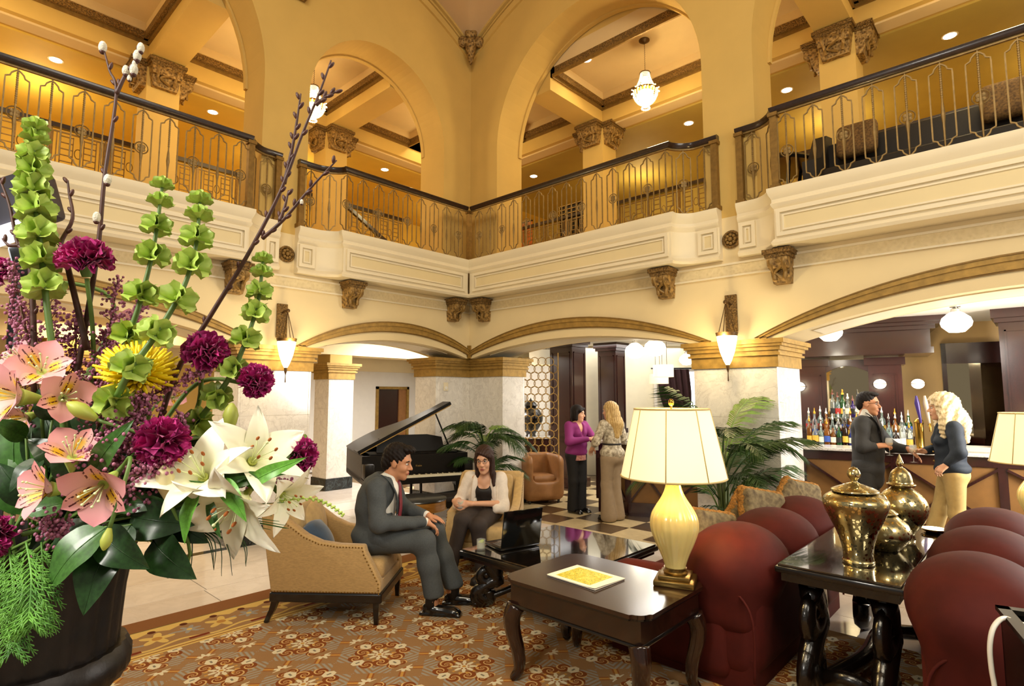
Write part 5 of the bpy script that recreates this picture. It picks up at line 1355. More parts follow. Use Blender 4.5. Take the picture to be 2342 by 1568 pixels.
def mk_cover():
    m, nt, b = newmat('magazine_print'); v = coords(nt); n = X(noise(nt, v, 70, 5, .6, .5)); n2 = X(noise(nt, v, 140, 3))
    c = mixc(nt, xstep(n, .42, .6), c3('c8b818'), c3('ece070')); c = mixc(nt, xgt(n2, .62), c, c3('4a5a20')); nt.links.new(c, b.inputs['Base Color']); b.inputs['Roughness'].default_value = .3; return m
MB().box((-.115, -.09, .0088), (.10, .09, .0094)).build('cover_photo', mk_cover(), r)
# ---------------------------------------------------------------- red velvet sofas
def sofa(x0, x1, y0, y1, facing, lab, name='velvet_sofa'):
    """back at x1 side when facing -1 (left), at x0 side when facing +1; three domed back sections"""
    xb = x1-.27 if facing < 0 else x0+.27
    r = thing(name, lab, 'sofa', ((x0+x1)/2, (y0+y1)/2, .012), 0, 'back to back red velvet sofas'); c = Vector(((x0+x1)/2, (y0+y1)/2, .012))
    n = 3; L = (y1-y0)/n
    back = [('box', (xb-c.x, 0, .42), (.20, (y1-y0)/2-.03, .36), .12)]
    obj('backrest', blob_mesh('backrest', back, .035), M['velvet_red'], r)
    for k in range(n):
        yc = y0+L*(k+.5)-c.y
        me = blob_mesh('back_dome', [('ell', (0, 0, 0), (.31, L*.58, .25)), ('ell', (facing*.12, 0, -.16), (.28, L*.55, .26)), ('box', (0, 0, -.18), (.2, L*.49, .2), .1)], .03, .10)
        o = obj('back_dome', me, M['velvet_red'], r); o.location = (xb-c.x+facing*.02, yc, .69 if facing < 0 else .74)
    seat = [('box', (facing*.22, 0, .30), ((x1-x0)/2-.24, (y1-y0)/2-.16, .15), .09)]
    obj('seat', blob_mesh('seat', seat, .04), M['velvet_red'], r)
    for s_ in (-1, 1):
        arm = [('box', (facing*.10, s_*((y1-y0)/2-.11), .30), ((x1-x0)/2-.13, .11, .27), .09), ('cap', (-facing*.3, s_*((y1-y0)/2-.13), .52), (facing*((x1-x0)/2-.2), s_*((y1-y0)/2-.13), .50), .13, .12, .03)]
        obj('armrest', blob_mesh('armrest', arm, .035, .04), M['velvet_red'], r)
    MB().box((-(x1-x0)/2+.10, -(y1-y0)/2+.05, .0), ((x1-x0)/2-.10, (y1-y0)/2-.05, .2)).build('skirt', M['velvet_red'], r)
    for s_ in (-1, 1):
        q = MB(); pts = [(-facing*.52, s_*((y1-y0)/2+.004), .10), (-facing*.52, s_*((y1-y0)/2+.004), .45), (-facing*.42, s_*((y1-y0)/2+.004), .60), (-facing*.25, s_*((y1-y0)/2+.004), .64), (-facing*.1, s_*((y1-y0)/2+.004), .58), (facing*.05, s_*((y1-y0)/2+.004), .60)]
        q.tube(spline([Vector(p) for p in pts], 5), .008, 6); q.build('welt', M['velvet_red'], r, 'all')
    return r
sofa(4.66, 5.86, -3.05, -1.0, -1, 'dark red velvet sofa facing the coffee table beside the end table')
sofa(6.54, 7.80, -3.25, -.85, 1, 'dark red velvet sofa at the right edge with domed back sections')
fr = blob_mesh('fringed', [('box', (0, 0, 0), (.23, .065, .23), .05)], .02)
frt = MB(); 
for (a0, a1) in (((-.2, -.2), (.2, -.2)), ((.2, -.2), (.2, .2)), ((.2, .2), (-.2, .2)), ((-.2, .2), (-.2, -.2))):
    n = 22
    for i in range(n):
        t = i/n; x = a0[0]+(a1[0]-a0[0])*t; z = a0[1]+(a1[1]-a0[1])*t; rr = .045+.008*random.random(); frt.ball((x, random.uniform(-.008, .008), z), (rr, rr*.9, rr), 7, 5)
frm = frt.mesh('fringe', 'all')
for i, (x, y, z, D_, a, ti, lab) in enumerate(((1632, 1250, 0, 4.35, .3, .75, 'fringed floral cushion nearest the lamp'), (1708, 1205, 0, 5.0, .5, .6, 'fringed floral cushion just behind the nearest one'), (1745, 1195, 0, 4.75, .2, .8, 'fringed floral cushion in the middle of the red sofa'), (1812, 1180, 0, 5.2, .4, .7, 'fringed floral cushion behind the first red dome'), (1836, 1165, 0, 5.6, .2, .8, 'fringed floral cushion furthest along the red sofa'))):
    p = at(x, y-8, D_)
    r = thing('fringed_cushion', lab, 'cushion', (0, 0, 0), 0, 'fringed cushions on the red sofa')
    r.matrix_world = T(p) @ RZ(PI/2+a*.6-.5) @ RX(-.25) @ RY(.78*(i % 2)+.2)
    obj('pad', fr, M['cushion_floral'], r); obj('fringe', frm, M['fringe'], r)
# ---------------------------------------------------------------- console table with mercury glass jars
KX0, KX1, KY0, KY1, KZ = 5.87, 6.53, -2.92, -1.22, .79
r = thing('console_table', 'black carved console table with glass top between the sofas', 'table', ((KX0+KX1)/2, (KY0+KY1)/2, .012)); Mx = T(-(KX0+KX1)/2, -(KY0+KY1)/2, -.012)
MB(Mx).box((KX0, KY0, KZ-.05), (KX1, KY1, KZ-.012), .01).build('table_top', M['black_wood'], r, True)
MB(Mx).box((KX0+.015, KY0+.015, KZ-.012), (KX1-.015, KY1-.015, KZ), .003).build('glass_top', M['table_glass'], r)
MB(Mx).box((KX0+.03, KY0+.03, KZ-.10), (KX1-.03, KY1-.03, KZ-.05)).build('apron', M['carved_black'], r)
for (x, y, a) in ((KX0+.14, KY0+.20, -PI*.5), (KX1-.14, KY0+.20, -PI*.5), (KX1-.14, KY1-.2, PI*.5), (KX0+.14, KY1-.2, PI*.5)):
    b = MB(Mx @ T(0, 0, .012)); scroll_leg(b, x, y, a, KZ-.11, 1.75, 1.2); b.build('scroll_leg', M['carved_black'], r, 'all')
b = MB(Mx); b.tube(spline([(KX0+.18, KY0+.25, .09), ((KX0+KX1)/2, KY0+.6, .15), ((KX0+KX1)/2, KY1-.6, .15), (KX1-.18, KY1-.25, .09)], 6), .05, 8); b.build('stretcher', M['carved_black'], r, 'all')
b = MB(Mx); b.tube(spline([(KX0+.16, KY0+.22, .1), ((KX0+KX1)/2, KY0+.16, .17), (KX1-.16, KY0+.22, .1)], 6), .045, 8); b.build('stretcher', M['carved_black'], r, 'all')
def jar(p, prof, lid, lab):
    r = thing('mercury_jar', lab, 'jar', p, 0, 'lidded mercury glass jars')
    def sm(pf): return [(max(v.x, 0), v.z) for v in spline([Vector((a, 0, z)) for a, z in pf], 4)]
    MB().lathe([(0, 0)]+sm(prof)+[(0, prof[-1][1])], 40).build('jar_body', M['mercury'], r, 50)
    MB().lathe([(0, lid[0][1])]+sm(lid), 36).build('lid', M['mercury'], r, 50)
jar((6.245, -2.56, KZ), [(.085, 0), (.088, .015), (.082, .03), (.085, .09), (.11, .18), (.155, .28), (.178, .345), (.172, .385), (.13, .415), (.108, .42)], [(.13, .425), (.128, .435), (.11, .445), (.06, .465), (.022, .48), (.020, .495), (.034, .515), (.036, .535), (.026, .56), (.002, .575)], 'tall mercury glass jar with ball finial nearest us on the console')
jar((6.30, -2.10, KZ), [(.08, 0), (.10, .02), (.15, .08), (.158, .12), (.14, .17), (.10, .205), (.085, .22), (.075, .225)], [(.085, .23), (.088, .24), (.06, .262), (.03, .275), (.018, .29), (.03, .315), (.03, .335), (.016, .355), (.002, .36)], 'squat mercury glass jar in the middle of the console')
jar((6.345, -1.66, KZ), [(.07, 0), (.065, .03), (.08, .06), (.13, .13), (.155, .20), (.15, .26), (.11, .32), (.07, .35), (.062, .36)], [(.085, .365), (.09, .38), (.075, .39), (.07, .42), (.058, .46), (.03, .49), (.016, .50), (.024, .525), (.016, .55), (.012, .565), (.002, .59)], 'mercury glass jar with bell shaped lid at the back of the console')
p = at(2152, 1209, 5.05)
r = thing('glow_dish', 'round glowing candle dish beyond the jars', 'candle', (6.48, -1.30, KZ))
MB().lathe([(0, 0), (.05, 0), (.085, .02), (.09, .03), (.08, .03), (.05, .01), (0, .01)], 24).build('dish', M['brass'], r, True); MB().lathe([(0, .012), (.078, .024), (.078, .03), (0, .034)], 20).build('candle', emat('candle_glow', (1, .84, .45), 5), r)
p = at(2372, 1058, 4.95)
q = Vector((p.x, p.y, p.z-.648)); 
r = thing('side_table', 'dark side table under the lamp at the right edge', 'table', (q.x, q.y, 0))
MB().box((-.28, -.28, q.z-.04), (.28, .28, q.z), .008).build('table_top', M['espresso'], r)
for sx in (-1, 1):
    for sy in (-1, 1): MB().cyl((sx*.22, sy*.22, 0), (sx*.22, sy*.22, q.z-.04), .018, .028, 8).build('leg', M['espresso'], r)
table_lamp(q, .3, 'cream shaded lamp cut off by the right edge', 16)
p = at(2292, 1402, 2.3)
r = thing('equipment_case', 'open black metal case at the lower right corner', 'case', (p.x, p.y, 0), .25)
zc = p.z
MB().box((0, -.5, .0), (.02, .03, zc)).box((0, .01, 0), (.6, .03, zc)).box((.58, -.5, 0), (.6, .03, zc)).box((0, -.5, 0), (.6, -.48, zc-.02)).box((0, -.5, .3), (.6, .03, .32)).build('case_shell', M['plastic_black'], r)
MB().box((-.012, -.512, zc), (.612, -.47, zc+.018)).box((-.012, -.512, zc), (.03, .042, zc+.018)).box((-.012, .0, zc), (.612, .042, zc+.018)).build('case_rim', mat('case_metal', '#2a2620', .35, .6), r)
cb = [at(2342, 1428, 2.2), at(2318, 1420, 2.2), at(2300, 1413, 2.22), at(2285, 1418, 2.18), at(2270, 1440, 2.16), at(2264, 1480, 2.15), at(2268, 1530, 2.14), at(2276, 1580, 2.13), at(2282, 1680, 2.1)]
b = MB(); b.tube(spline(cb, 6), .0085, 8); o = b.build('power_cable', M['cable_white'], None, 'all'); tag(o, 'thick white cable looping out of the black case', 'cable')
# ---------------------------------------------------------------- grand piano, bench, drum table
pe = Vector((.387, .922, 0)).normalized(); pn = Vector((-pe.y, pe.x, 0))
PO = Vector((1.20, -1.02, 0))-pe*1.50
PM = Matrix(((pe.x, pn.x, 0, PO.x), (pe.y, pn.y, 0, PO.y), (0, 0, 1, 0), (0, 0, 0, 1)))
r = thing('grand_piano', 'black grand piano with raised lid behind the seated man', 'piano'); r.matrix_world = PM
out = [(0, .30), (0, 1.55), (.06, 1.72), (.25, 1.80), (.48, 1.76), (.64, 1.60), (.80, 1.36), (1.02, 1.16), (1.28, 1.02), (1.43, .90), (1.50, .72), (1.50, .30)]
sm = [(v.x, v.y) for v in spline([Vector((a, b, 0)) for a, b in out], 3)]
b = MB(); b.prism(sm, .62, .70, 'z'); b.build('case_bottom', M['piano_black'], r)
b = MB(); n = len(sm); inn = []
cxy = (.7, .8)
inn = [(a+(cxy[0]-a)*.045, c+(cxy[1]-c)*.045) for a, c in sm]
vs = [(a, c, z) for z in (.64, .985) for a, c in sm]+[(a, c, z) for z in (.64, .985) for a, c in inn]; fs = []
for i in range(n):
    j = (i+1) % n; fs += [(i, j, j+n, i+n), (2*n+i, 3*n+i, 3*n+j, 2*n+j), (i+n, j+n, 3*n+j, 3*n+i)]
b.add(vs, fs); b.build('rim', M['piano_black'], r, 30)
MB().box((0, 0, .62), (1.5, .30, .69)).build('key_bed', M['piano_black'], r); MB().box((0, 0, .69), (.13, .30, .90), .02).build('cheek', M['piano_black'], r, True); MB().box((1.37, 0, .69), (1.5, .30, .90), .02).build('cheek', M['piano_black'], r, True)
MB().box((.0, .24, .69), (1.5, .32, .985)).build('fallboard', M['piano_black'], r); MB().box((.13, -.005, .665), (1.37, .01, .70)).build('key_slip', M['piano_black'], r)
wk = MB().box((.0005, .02, .69), (.0231, .17, .728)).mesh('white_key'); wk.materials.append(mat('ivory', '#eadfc0', .3, var=.02))
bk = MB().box((-.006, .075, .728), (.006, .17, .74)).mesh('black_key'); bk.materials.append(M['piano_black'])
for i in range(52):
    o = obj('white_key', wk, None, r); o.location = (.135+i*.0237, 0, 0)
    if i % 7 in (0, 2, 3, 5, 6) and i < 51: o = obj('black_key', bk, None, r); o.location = (.135+(i+1)*.0237, 0, 0)
place_text('Knabe', .035, T(.78, .2385, .83) @ RX(PI/2), M['gilt'], r)
MB().box((.12, .34, .985), (1.38, .72, 1.0)).build('music_shelf', M['piano_black'], r); b = MB(T(0, .55, 1.0) @ RX(-.28)); b.prism([(.25, 0), (1.25, 0), (1.22, .20), (1.0, .245), (.5, .245), (.28, .20)], 0, .015, 'y'); b.build('music_desk', M['piano_black'], r)
LM = T(0, 0, .99) @ RY(math.radians(-27))
b = MB(LM); b.prism([(a, c) for a, c in sm if c > .5]+[(1.50, .5), (0, .5)], 0, .022, 'z'); b.build('lid', M['piano_black'], r)
MB(LM).box((0, .5, .024), (1.5, .86, .045)).build('lid_flap', M['piano_black'], r); MB(LM).box((.02, .495, -.012), (1.48, .512, .0)).build('lid_edge', M['gilt'], r)
tip = LM @ Vector((1.30, .80, 0)); MB().cyl((1.42, .80, .985), tip, .012, None, 8).build('prop_stick', M['piano_black'], r)
for (x, y) in ((.14, .2), (1.36, .2), (.42, 1.45)):
    MB().box((x-.075, y-.075, .55), (x+.075, y+.075, .62)).tube([(x, y, .56), (x, y, .42), (x, y, .06)], [.085, .062, .042], 8).build('leg', M['piano_black'], r); MB().cyl((x-.02, y, .03), (x+.02, y, .03), .03, None, 10).box((x-.03, y-.03, .03), (x+.03, y+.03, .08)).build('caster', M['brass'], r)
MB().box((.68, .30, .12), (.71, .34, .62)).box((.82, .30, .12), (.85, .34, .62)).box((.64, .22, .08), (.89, .40, .13)).build('pedal_lyre', M['piano_black'], r)
for k in range(3): MB().box((.70+k*.055, .12, .09), (.73+k*.055, .25, .10)).build('pedal', M['brass'], r)
r = thing('piano_bench', 'black padded bench in front of the piano keys', 'bench'); r.matrix_world = PM @ T(.72, -.52, 0)
MB().box((0, 0, .44), (.80, .36, .51), .02).build('seat_pad', M['top_black'], r, True); MB().box((.01, .01, .36), (.79, .35, .44)).build('frame', M['piano_black'], r)
for sx in (.05, .75):
    for sy in (.05, .31): MB().cyl((sx, sy, 0), (sx, sy, .37), .016, .026, 8).build('leg', M['piano_black'], r)
p = Vector((1.95, -2.72, 0))
import_ = None
dt = (lambda x_, y_, z_: CAMP+(lambda d: d*((z_-CAMP.z)/d.z))(RGT*((x_-1171)/1298)+(-math.sin(TILT)*FWD+math.cos(TILT)*UPV)*((784-y_)/1298)+_f))(957, 1139, .56)
r = thing('drum_table', 'round table with black top and gold veneer apron by the piano', 'table', (dt.x, dt.y, 0), .3)
M['veneer'] = wood('veneer', c3('8a5a1e'), c3('b8823c'), .3, (1, 1, 8), .5)
MB().lathe([(0, .545), (.335, .545), (.345, .555), (.34, .565), (0, .565)], 40).build('table_top', M['black_wood'], r, True)
MB().lathe([(.33, .43), (.335, .44), (.335, .545), (.32, .545), (.32, .43)], 40).build('apron', M['veneer'], r, True)
MB().lathe([(.338, .432), (.343, .436), (.338, .44), (.333, .436)], 40).build('apron_bead', M['gilt'], r, True)
for k in range(4):
    a = k*PI/2+.4; b = MB(RZ(a)); b.prism([(.03, .43), (.20, .43), (.13, .28), (.10, .16), (.16, .0), (.07, .0), (.03, .14)], -.03, .03, 'y'); b.build('flared_leg', M['veneer'], r)
# ---------------------------------------------------------------- potted palms
def frond_mesh(name, L, droop, lw, seed, n=38):
    rn = random.Random(seed); pts = []
    for i in range(13):
        t = i/12; pts.append(Vector((L*t*(1-.25*droop*t), 0, L*(.55*t-.55*droop*t*t*1.5))))
    b = MB(); b.tube(pts, lambda t: .007*(1-t)+.002, 5)
    def pt(t):
        k = min(11, int(t*12)); f = t*12-k; return pts[k].lerp(pts[k+1], f), (pts[k+1]-pts[k]).normalized()
    for i in range(n):
        t = .22+.78*i/(n-1); p, d = pt(min(t, .999)); l = lw*math.sin(PI*(.12+.80*(t-.22)/.78))**.7*(.9+.2*rn.random())
        for s_ in (-1, 1):
            a = math.radians(58-30*(t-.22)); dd = (d*math.cos(a)+Vector((0, s_, 0))*math.sin(a)+Vector((0, 0, -.12-.25*rn.random()))).normalized()
            q1 = p+dd*l*.5+Vector((0, 0, .01)); q2 = p+dd*l+Vector((0, 0, -.05*l/.2)); w_ = d*.010
            b.add([p-w_*.4, p+w_*.4, q1+w_, q1-w_, q2], [(0, 1, 2, 3), (3, 2, 4)])
    return b.mesh(name, False)
def palm(loc, lab, pot_r, pot_h, fr_list, seed):
    r = thing('potted_palm', lab, 'plant', loc)
    MB().lathe([(0, 0), (pot_r*.62, 0), (pot_r*.80, pot_h*.2), (pot_r*.98, pot_h*.65), (pot_r*1.0, pot_h*.9), (pot_r*1.07, pot_h*.93), (pot_r*1.07, pot_h), (pot_r*.92, pot_h), (pot_r*.90, pot_h*.9), (0, pot_h*.9)], 28).build('pot', M['pot'], r, True)
    MB().lathe([(0, pot_h*.905), (pot_r*.89, pot_h*.905), (pot_r*.6, pot_h*.93), (0, pot_h*.95)], 20).build('soil', M['soil'], r, True)
    rn = random.Random(seed)
    for i, (az, ln, dr, sh) in enumerate(fr_list):
        me = frond_mesh('frond', ln, dr, .27*ln/.8, seed+i); me.materials.append(M['palm_light'] if i % 5 == 4 else M['palm'])
        b = MB(); top = Vector((.06*math.cos(az), .06*math.sin(az), pot_h*.9+sh))
        b.tube([(.03*math.cos(az), .03*math.sin(az), pot_h*.88), top], [.014, .009], 6); b.build('stem', M['palm_stem'], r, 'all')
        o = obj('frond', me, None, r); o.matrix_local = T(top) @ RZ(az) @ RY(-rn.uniform(.2, .75))
rn = random.Random(5)
palm((4.60, -.60, 0), 'potted palm in front of the right marble pier', .25, .50, [(a*2*PI*.382+rn.random()*.3, .72+.40*rn.random(), .45+.7*rn.random(), .05+.80*(a/26)) for a in range(26)], 40)
pp = at(1108, 1120, 8.5); palm((pp.x, pp.y, 0), 'potted palm behind the woman in the cream jacket', .22, .45, [(a*2*PI*.382+rn.random()*.3, .6+.3*rn.random(), .8+.5*rn.random(), .1+.7*rn.random()) for a in range(22)], 80)
# ---------------------------------------------------------------- people
def chain(pts, rads, k=None):
    o = []
    for i in range(len(pts)-1): o.append(('cap', tuple(pts[i]), tuple(pts[i+1]), rads[i], rads[i+1])+((k,) if k is not None else ()))
    return o
def head_prims(s=1.0, fem=False):
    w = .94 if fem else 1.0
    P = [('ell', (-.012, 0, .036), (.098, .076*w, .088)), ('ell', (.028, 0, -.028), (.062, .060*w, .088)), ('ell', (.036, 0, -.082), (.046, .046*w, .034)), ('ell', (.066, 0, -.104), (.02, .022*w, .018)),
         ('ell', (.070, 0, .030), (.024, .050*w, .016), None, .02), ('ell', (.056, .038*w, -.030), (.03, .022, .026), None, .02), ('ell', (.056, -.038*w, -.030), (.03, .022, .026), None, .02),
         ('-ell', (.098, .031*w, .008), (.020, .019, .011), None, .012), ('-ell', (.098, -.031*w, .008), (.020, .019, .011), None, .012),
         ('cap', (.084, 0, .014), (.110, 0, -.026), .0085, .0125, .012), ('ell', (.098, .011, -.032), (.010, .008, .007), None, .008), ('ell', (.098, -.011, -.032), (.010, .008, .007), None, .008),
         ('ell', (.084, 0, -.060), (.014, .026, .012), None, .014), ('-ell', (.102, 0, -.0615), (.010, .022, .0022), None, .004),
         ('ell', (-.004, .075*w, -.006), (.020, .009, .031), None, .01), ('ell', (-.004, -.075*w, -.006), (.020, .009, .031), None, .01),
         ('cap', (-.022, 0, -.06), (-.040, 0, -.19), .050 if fem else .058, .052 if fem else .064, .02)]
    return xf([tuple([p[0]]+[tuple(np.array(p[1])*s)]+([tuple(np.array(p[2])*s), p[3]*s, p[4]*s]+list(p[5:]) if p[0].endswith('cap') else [tuple(np.array(p[2])*s)]+list(p[3:]))) for p in P], Matrix.Identity(4))
def hand_prims(w, d, up, sgn, curl=.5, s=1.0, spread=.1):
    """w wrist, d pointing to the fingers, up = back of the hand, sgn +1/-1 puts the thumb on d x up side"""
    w = Vector(w); d = Vector(d).normalized(); up = Vector(up); up = (up-d*up.dot(d)).normalized(); sd = d.cross(up)*sgn
    P = [('cap', tuple(w-d*.03*s), tuple(w+d*.012*s), .026*s, .026*s, .02)]
    for i, (off, L, ln) in enumerate(((.029, .080, .072), (.010, .084, .080), (-.010, .080, .074), (-.028, .072, .060))):
        b = w+d*.01*s+sd*off*.6*s; kn = w+d*L*s+sd*off*s
        P.append(('cap', tuple(b), tuple(kn), .017*s, .0125*s, .012))
        a = curl*(.75+.12*i); p = kn; ang = a*.6; r0 = .0092*s
        for j, f in enumerate((.46, .32, .24)):
            dr = d*math.cos(ang)-up*math.sin(ang)+sd*(spread*off/.03); q = p+dr.normalized()*ln*f*s
            P.append(('cap', tuple(p), tuple(q), r0, r0*.90, .004)); p = q; r0 *= .9; ang += a*.85
    tb = w+d*.022*s+sd*.026*s; t1 = tb+(d*.6+sd*.7-up*.35*curl).normalized()*.042*s; t2 = t1+(d*.85+sd*.35-up*.5*curl).normalized()*.034*s; t3 = t2+(d*.95-sd*.05-up*.6*curl).normalized()*.026*s
    P += [('cap', tuple(w+d*.01*s), tuple(tb), .020*s, .017*s, .012), ('cap', tuple(tb), tuple(t1), .016*s, .0125*s, .01), ('cap', tuple(t1), tuple(t2), .0118*s, .0105*s, .004), ('cap', tuple(t2), tuple(t3), .0105*s, .0085*s, .004)]
    return P
def face_parts(r, HM, s, hairm, fem, glasses=False, smile=False):
    w = .94 if fem else 1.0
    for sg in (1, -1):
        MB(HM @ S3(s, s, s)).ball((.0765, sg*.031*w, .007), (.0125, .0125, .0085), 12, 8).build('eye', M['eye_white'], r, 'all')
        MB(HM @ S3(s, s, s)).ball((.0865, sg*.031*w, .0065), (.0042, .0068, .0066), 10, 6).build('iris', M['eye_dark'], r, 'all')
        MB(HM @ S3(s, s, s)).tube([(.087, sg*.014, .027), (.090, sg*.030, .032), (.078, sg*.050*w, .025)], [.004, .0055, .003], 6).build('eyebrow', hairm, r, 'all')
    q = MB(HM @ S3(s, s, s)); wd = .027 if smile else .022; lift = .006 if smile else 0
    q.tube([(.080, wd, -.060+lift), (.0935, .011, -.0595), (.0965, 0, -.0605), (.0935, -.011, -.0595), (.080, -wd, -.060+lift)], [.001, .0038, .0042, .0038, .001], 6)
    q.tube([(.080, wd, -.062+lift), (.0925, .011, -.0685), (.095, 0, -.0695), (.0925, -.011, -.0685), (.080, -wd, -.062+lift)], [.001, .0045, .0052, .0045, .001], 6); q.build('lips', M['lips'], r, 'all')
    if smile: MB(HM @ S3(s, s, s)).tube([(.084, wd*.8, -.061+lift*.6), (.0935, 0, -.0648), (.084, -wd*.8, -.061+lift*.6)], [.001, .0032, .001], 6).build('teeth', M['eye_white'], r, 'all')
    if glasses:
        g = MB(HM @ S3(s, s, s))
        for sg in (1, -1):
            g.tube([(.098-.006*abs(math.cos(t)), sg*.031+.023*math.cos(t), .006+.016*math.sin(t)) for t in [k*2*PI/16 for k in range(16)]], .0019, 5, closed=True)
            g.tube([(.094, sg*.054, .01), (.05, sg*.074, .012), (.0, sg*.080, .008)], .0018, 5)
        g.tube([(.099, .009, .01), (.103, 0, .012), (.099, -.009, .01)], .0018, 5); g.build('eyeglasses', M['plastic_black'], r, 'all')
def strands(b, roots, n, rr, seed):
    """locks of hair following guide curves: roots = list of guide polylines"""
    rn = random.Random(seed)
    for g in roots:
        for i in range(n):
            o = Vector((rn.uniform(-1, 1), rn.uniform(-1, 1), rn.uniform(-1, 1)))*rr*1.3
            b.tube(spline([Vector(p)+o*(.4+.6*j/len(g)) for j, p in enumerate(g)], 3), lambda t: rr*(.9-.6*t), 5)
    return b
def person(lab, loc, rz): return thing('person', lab, 'person', loc, rz)
def HMat(p, pitch=0, yaw=0, roll=0): return T(p) @ RZ(yaw) @ RY(pitch) @ RX(roll)
def shoe(b, heel, ang, s=1.0):
    Mx = T(heel) @ RZ(ang)
    return xf([('ell', (.02*s, 0, .048), (.055*s, .038*s, .048)), ('cap', (.06*s, 0, .040), (.20*s, 0, .030), .040*s, .034*s, .03), ('ell', (.20*s, 0, .030), (.06*s, .042*s, .028), None, .03), ('box', (.105*s, 0, .012), (.155*s, .042*s, .012), .01, None, .01), ('-box', (.1, 0, -.05), (.4, .2, .05), .001, None, .002)], Mx)
# --- 1: seated man in the grey suit
ORG = local(CH1, CA1, (.27, 0, 0)); ORG.z = .012
r = person('man in grey suit and red tie sitting in the tan armchair', ORG, CA1)
S_ = 1.13; HM = HMat((.205, 0, 1.215), .20, -.10); HP = xf(head_prims(S_), HM)
HR, HL = (.47, -.075, .735), (.44, .125, .745)
body = HP+[('ell', (.0, 0, .62), (.11, .15, .12)), ('cap', (.0, 0, .62), (.07, 0, .95), .115, .125, .08), ('cap', (.10, 0, 1.04), (.15, 0, 1.12), .05, .055, .03)]
for sg, h in ((-1, HR), (1, HL)):
    sh = (.075, sg*.19, 1.03); el = (.115, sg*.265, .76) if sg < 0 else (.20, .25, .78)
    body += chain([(.06, sg*.10, 1.02), sh, el, h], [.06, .06, .042, .027], .03)
    kn = (.46, -.115, .585) if sg < 0 else (.50, .115, .605); an = (.53, -.10, .12) if sg < 0 else (.66, .14, .12)
    body += chain([(.02, sg*.09, .57), kn, an, (an[0]+.02, an[1], .06)], [.09, .06, .042, .04], .04)
body += hand_prims(HR, (.75, .35, -.55), (.35, .1, .9), -1, .55, 1.05)+hand_prims(HL, (.95, -.15, -.18), (.15, 0, 1), 1, .3, 1.05)
obj('body', blob_mesh('body', body, .0065, .025), M['skin_m'], r)
tr = [('ell', (.0, 0, .585), (.15, .185, .13))]
for sg in (-1, 1):
    kn = Vector((.46, -.115, .585)) if sg < 0 else Vector((.50, .115, .605)); an = Vector((.545, -.10, .17)) if sg < 0 else Vector((.67, .14, .17))
    tr += chain([(.02, sg*.09, .585), kn, kn.lerp(an, .45), an], [.115, .088, .082, .085], .05)
    tr += [('-box', (an.x+.05, an.y, .07), (.2, .11, .075), .004, np.array(RY(-.12).to_3x3()), .004)]
obj('trousers', blob_mesh('trousers', tr, .011, .04), M['suit_grey'], r)
sm_ = [('cap', (.02, 0, .66), (.085, 0, .98), .128, .138, .08), ('ell', (.085, 0, 1.0), (.10, .16, .09)), ('cap', (.10, 0, 1.04), (.145, 0, 1.10), .073, .070, .02)]
for sg, h in ((-1, HR), (1, HL)):
    w = Vector(h); e = Vector((.115, -.265, .76)) if sg < 0 else Vector((.20, .25, .78)); d = (w-e).normalized(); sm_ += [('cap', tuple(w-d*.06), tuple(w-d*.012), .036, .038, .004)]
obj('shirt', blob_mesh('shirt', sm_, .009, .02), M['shirt_white'], r)
jk = [('cap', (-.01, 0, .60), (.065, 0, .99), .150, .152, .08), ('ell', (-.015, 0, .60), (.165, .195, .12)), ('ell', (.055, 0, 1.0), (.115, .205, .095), None, .06), ('ell', (-.02, 0, .86), (.13, .175, .2), None, .06)]
for sg, h in ((-1, HR), (1, HL)):
    sh = Vector((.07, sg*.185, 1.035)); el = Vector((.115, -.275, .755)) if sg < 0 else Vector((.20, .255, .775)); w = Vector(h); d = (w-el).normalized()
    jk += chain([sh, el, w-d*.045], [.082, .066, .048], .035)
    jk += [('cap', (.06, sg*.14, .60), (.22, sg*.15, .565), .075, .05, .05)]
jk += [('-cap', (.235, 0, 1.15), (.285, 0, .74), .105, .045, .012), ('-cap', (.10, 0, 1.16), (.14, 0, 1.10), .078, .07, .01)]
obj('jacket', blob_mesh('jacket', jk, .0085, .035, lambda P: .006*np.sin(P[..., 2]*38+np.sin(P[..., 0]*16)*2)*np.sin(P[..., 1]*13+P[..., 0]*20)), M['suit_grey'], r)
lp_ = MB()
for sg in (-1, 1): lp_.tube(spline([(.085, sg*.085, 1.12), (.165, sg*.105, 1.06), (.215, sg*.090, .96), (.215, sg*.055, .84), (.20, sg*.03, .74)], 5), lambda t: .010+.016*math.sin(PI*min(1, t*1.1)), 6, sq=(1.3, .35), up=Vector((1, 0, 0)))
lp_.build('lapels', M['suit_grey'], r, 'all')
MB().tube(spline([(.205, 0, 1.055), (.222, 0, 1.03), (.228, 0, .95), (.232, 0, .84), (.215, 0, .72), (.20, 0, .66)], 5), lambda t: .018+.018*min(1, t*1.4), 8, sq=(1.25, .35), up=Vector((1, 0, 0))).ball((.205, 0, 1.06), (.018, .022, .022), 10, 8).build('necktie', M['tie_red'], r, 'all')
hp = xf([('ell', (-.022*S_, 0, .058*S_), (.107*S_, .087*S_, .092*S_)), ('ell', (-.075*S_, 0, -.005), (.058*S_, .076*S_, .08*S_)), ('ell', (.055*S_, 0, .112*S_), (.058*S_, .065*S_, .030*S_), None, .02), ('cap', (.012*S_, .076*S_, .04), (.010*S_, .074*S_, -.012), .012, .008, .01), ('cap', (.012*S_, -.076*S_, .04), (.010*S_, -.074*S_, -.012), .012, .008, .01), ('-ell', (.105*S_, 0, -.01), (.085*S_, .09*S_, .098*S_), None, .015), ('-ell', (.002, .095*S_, -.014), (.030, .03, .036), None, .006), ('-ell', (.002, -.095*S_, -.014), (.030, .03, .036), None, .006)], HM)
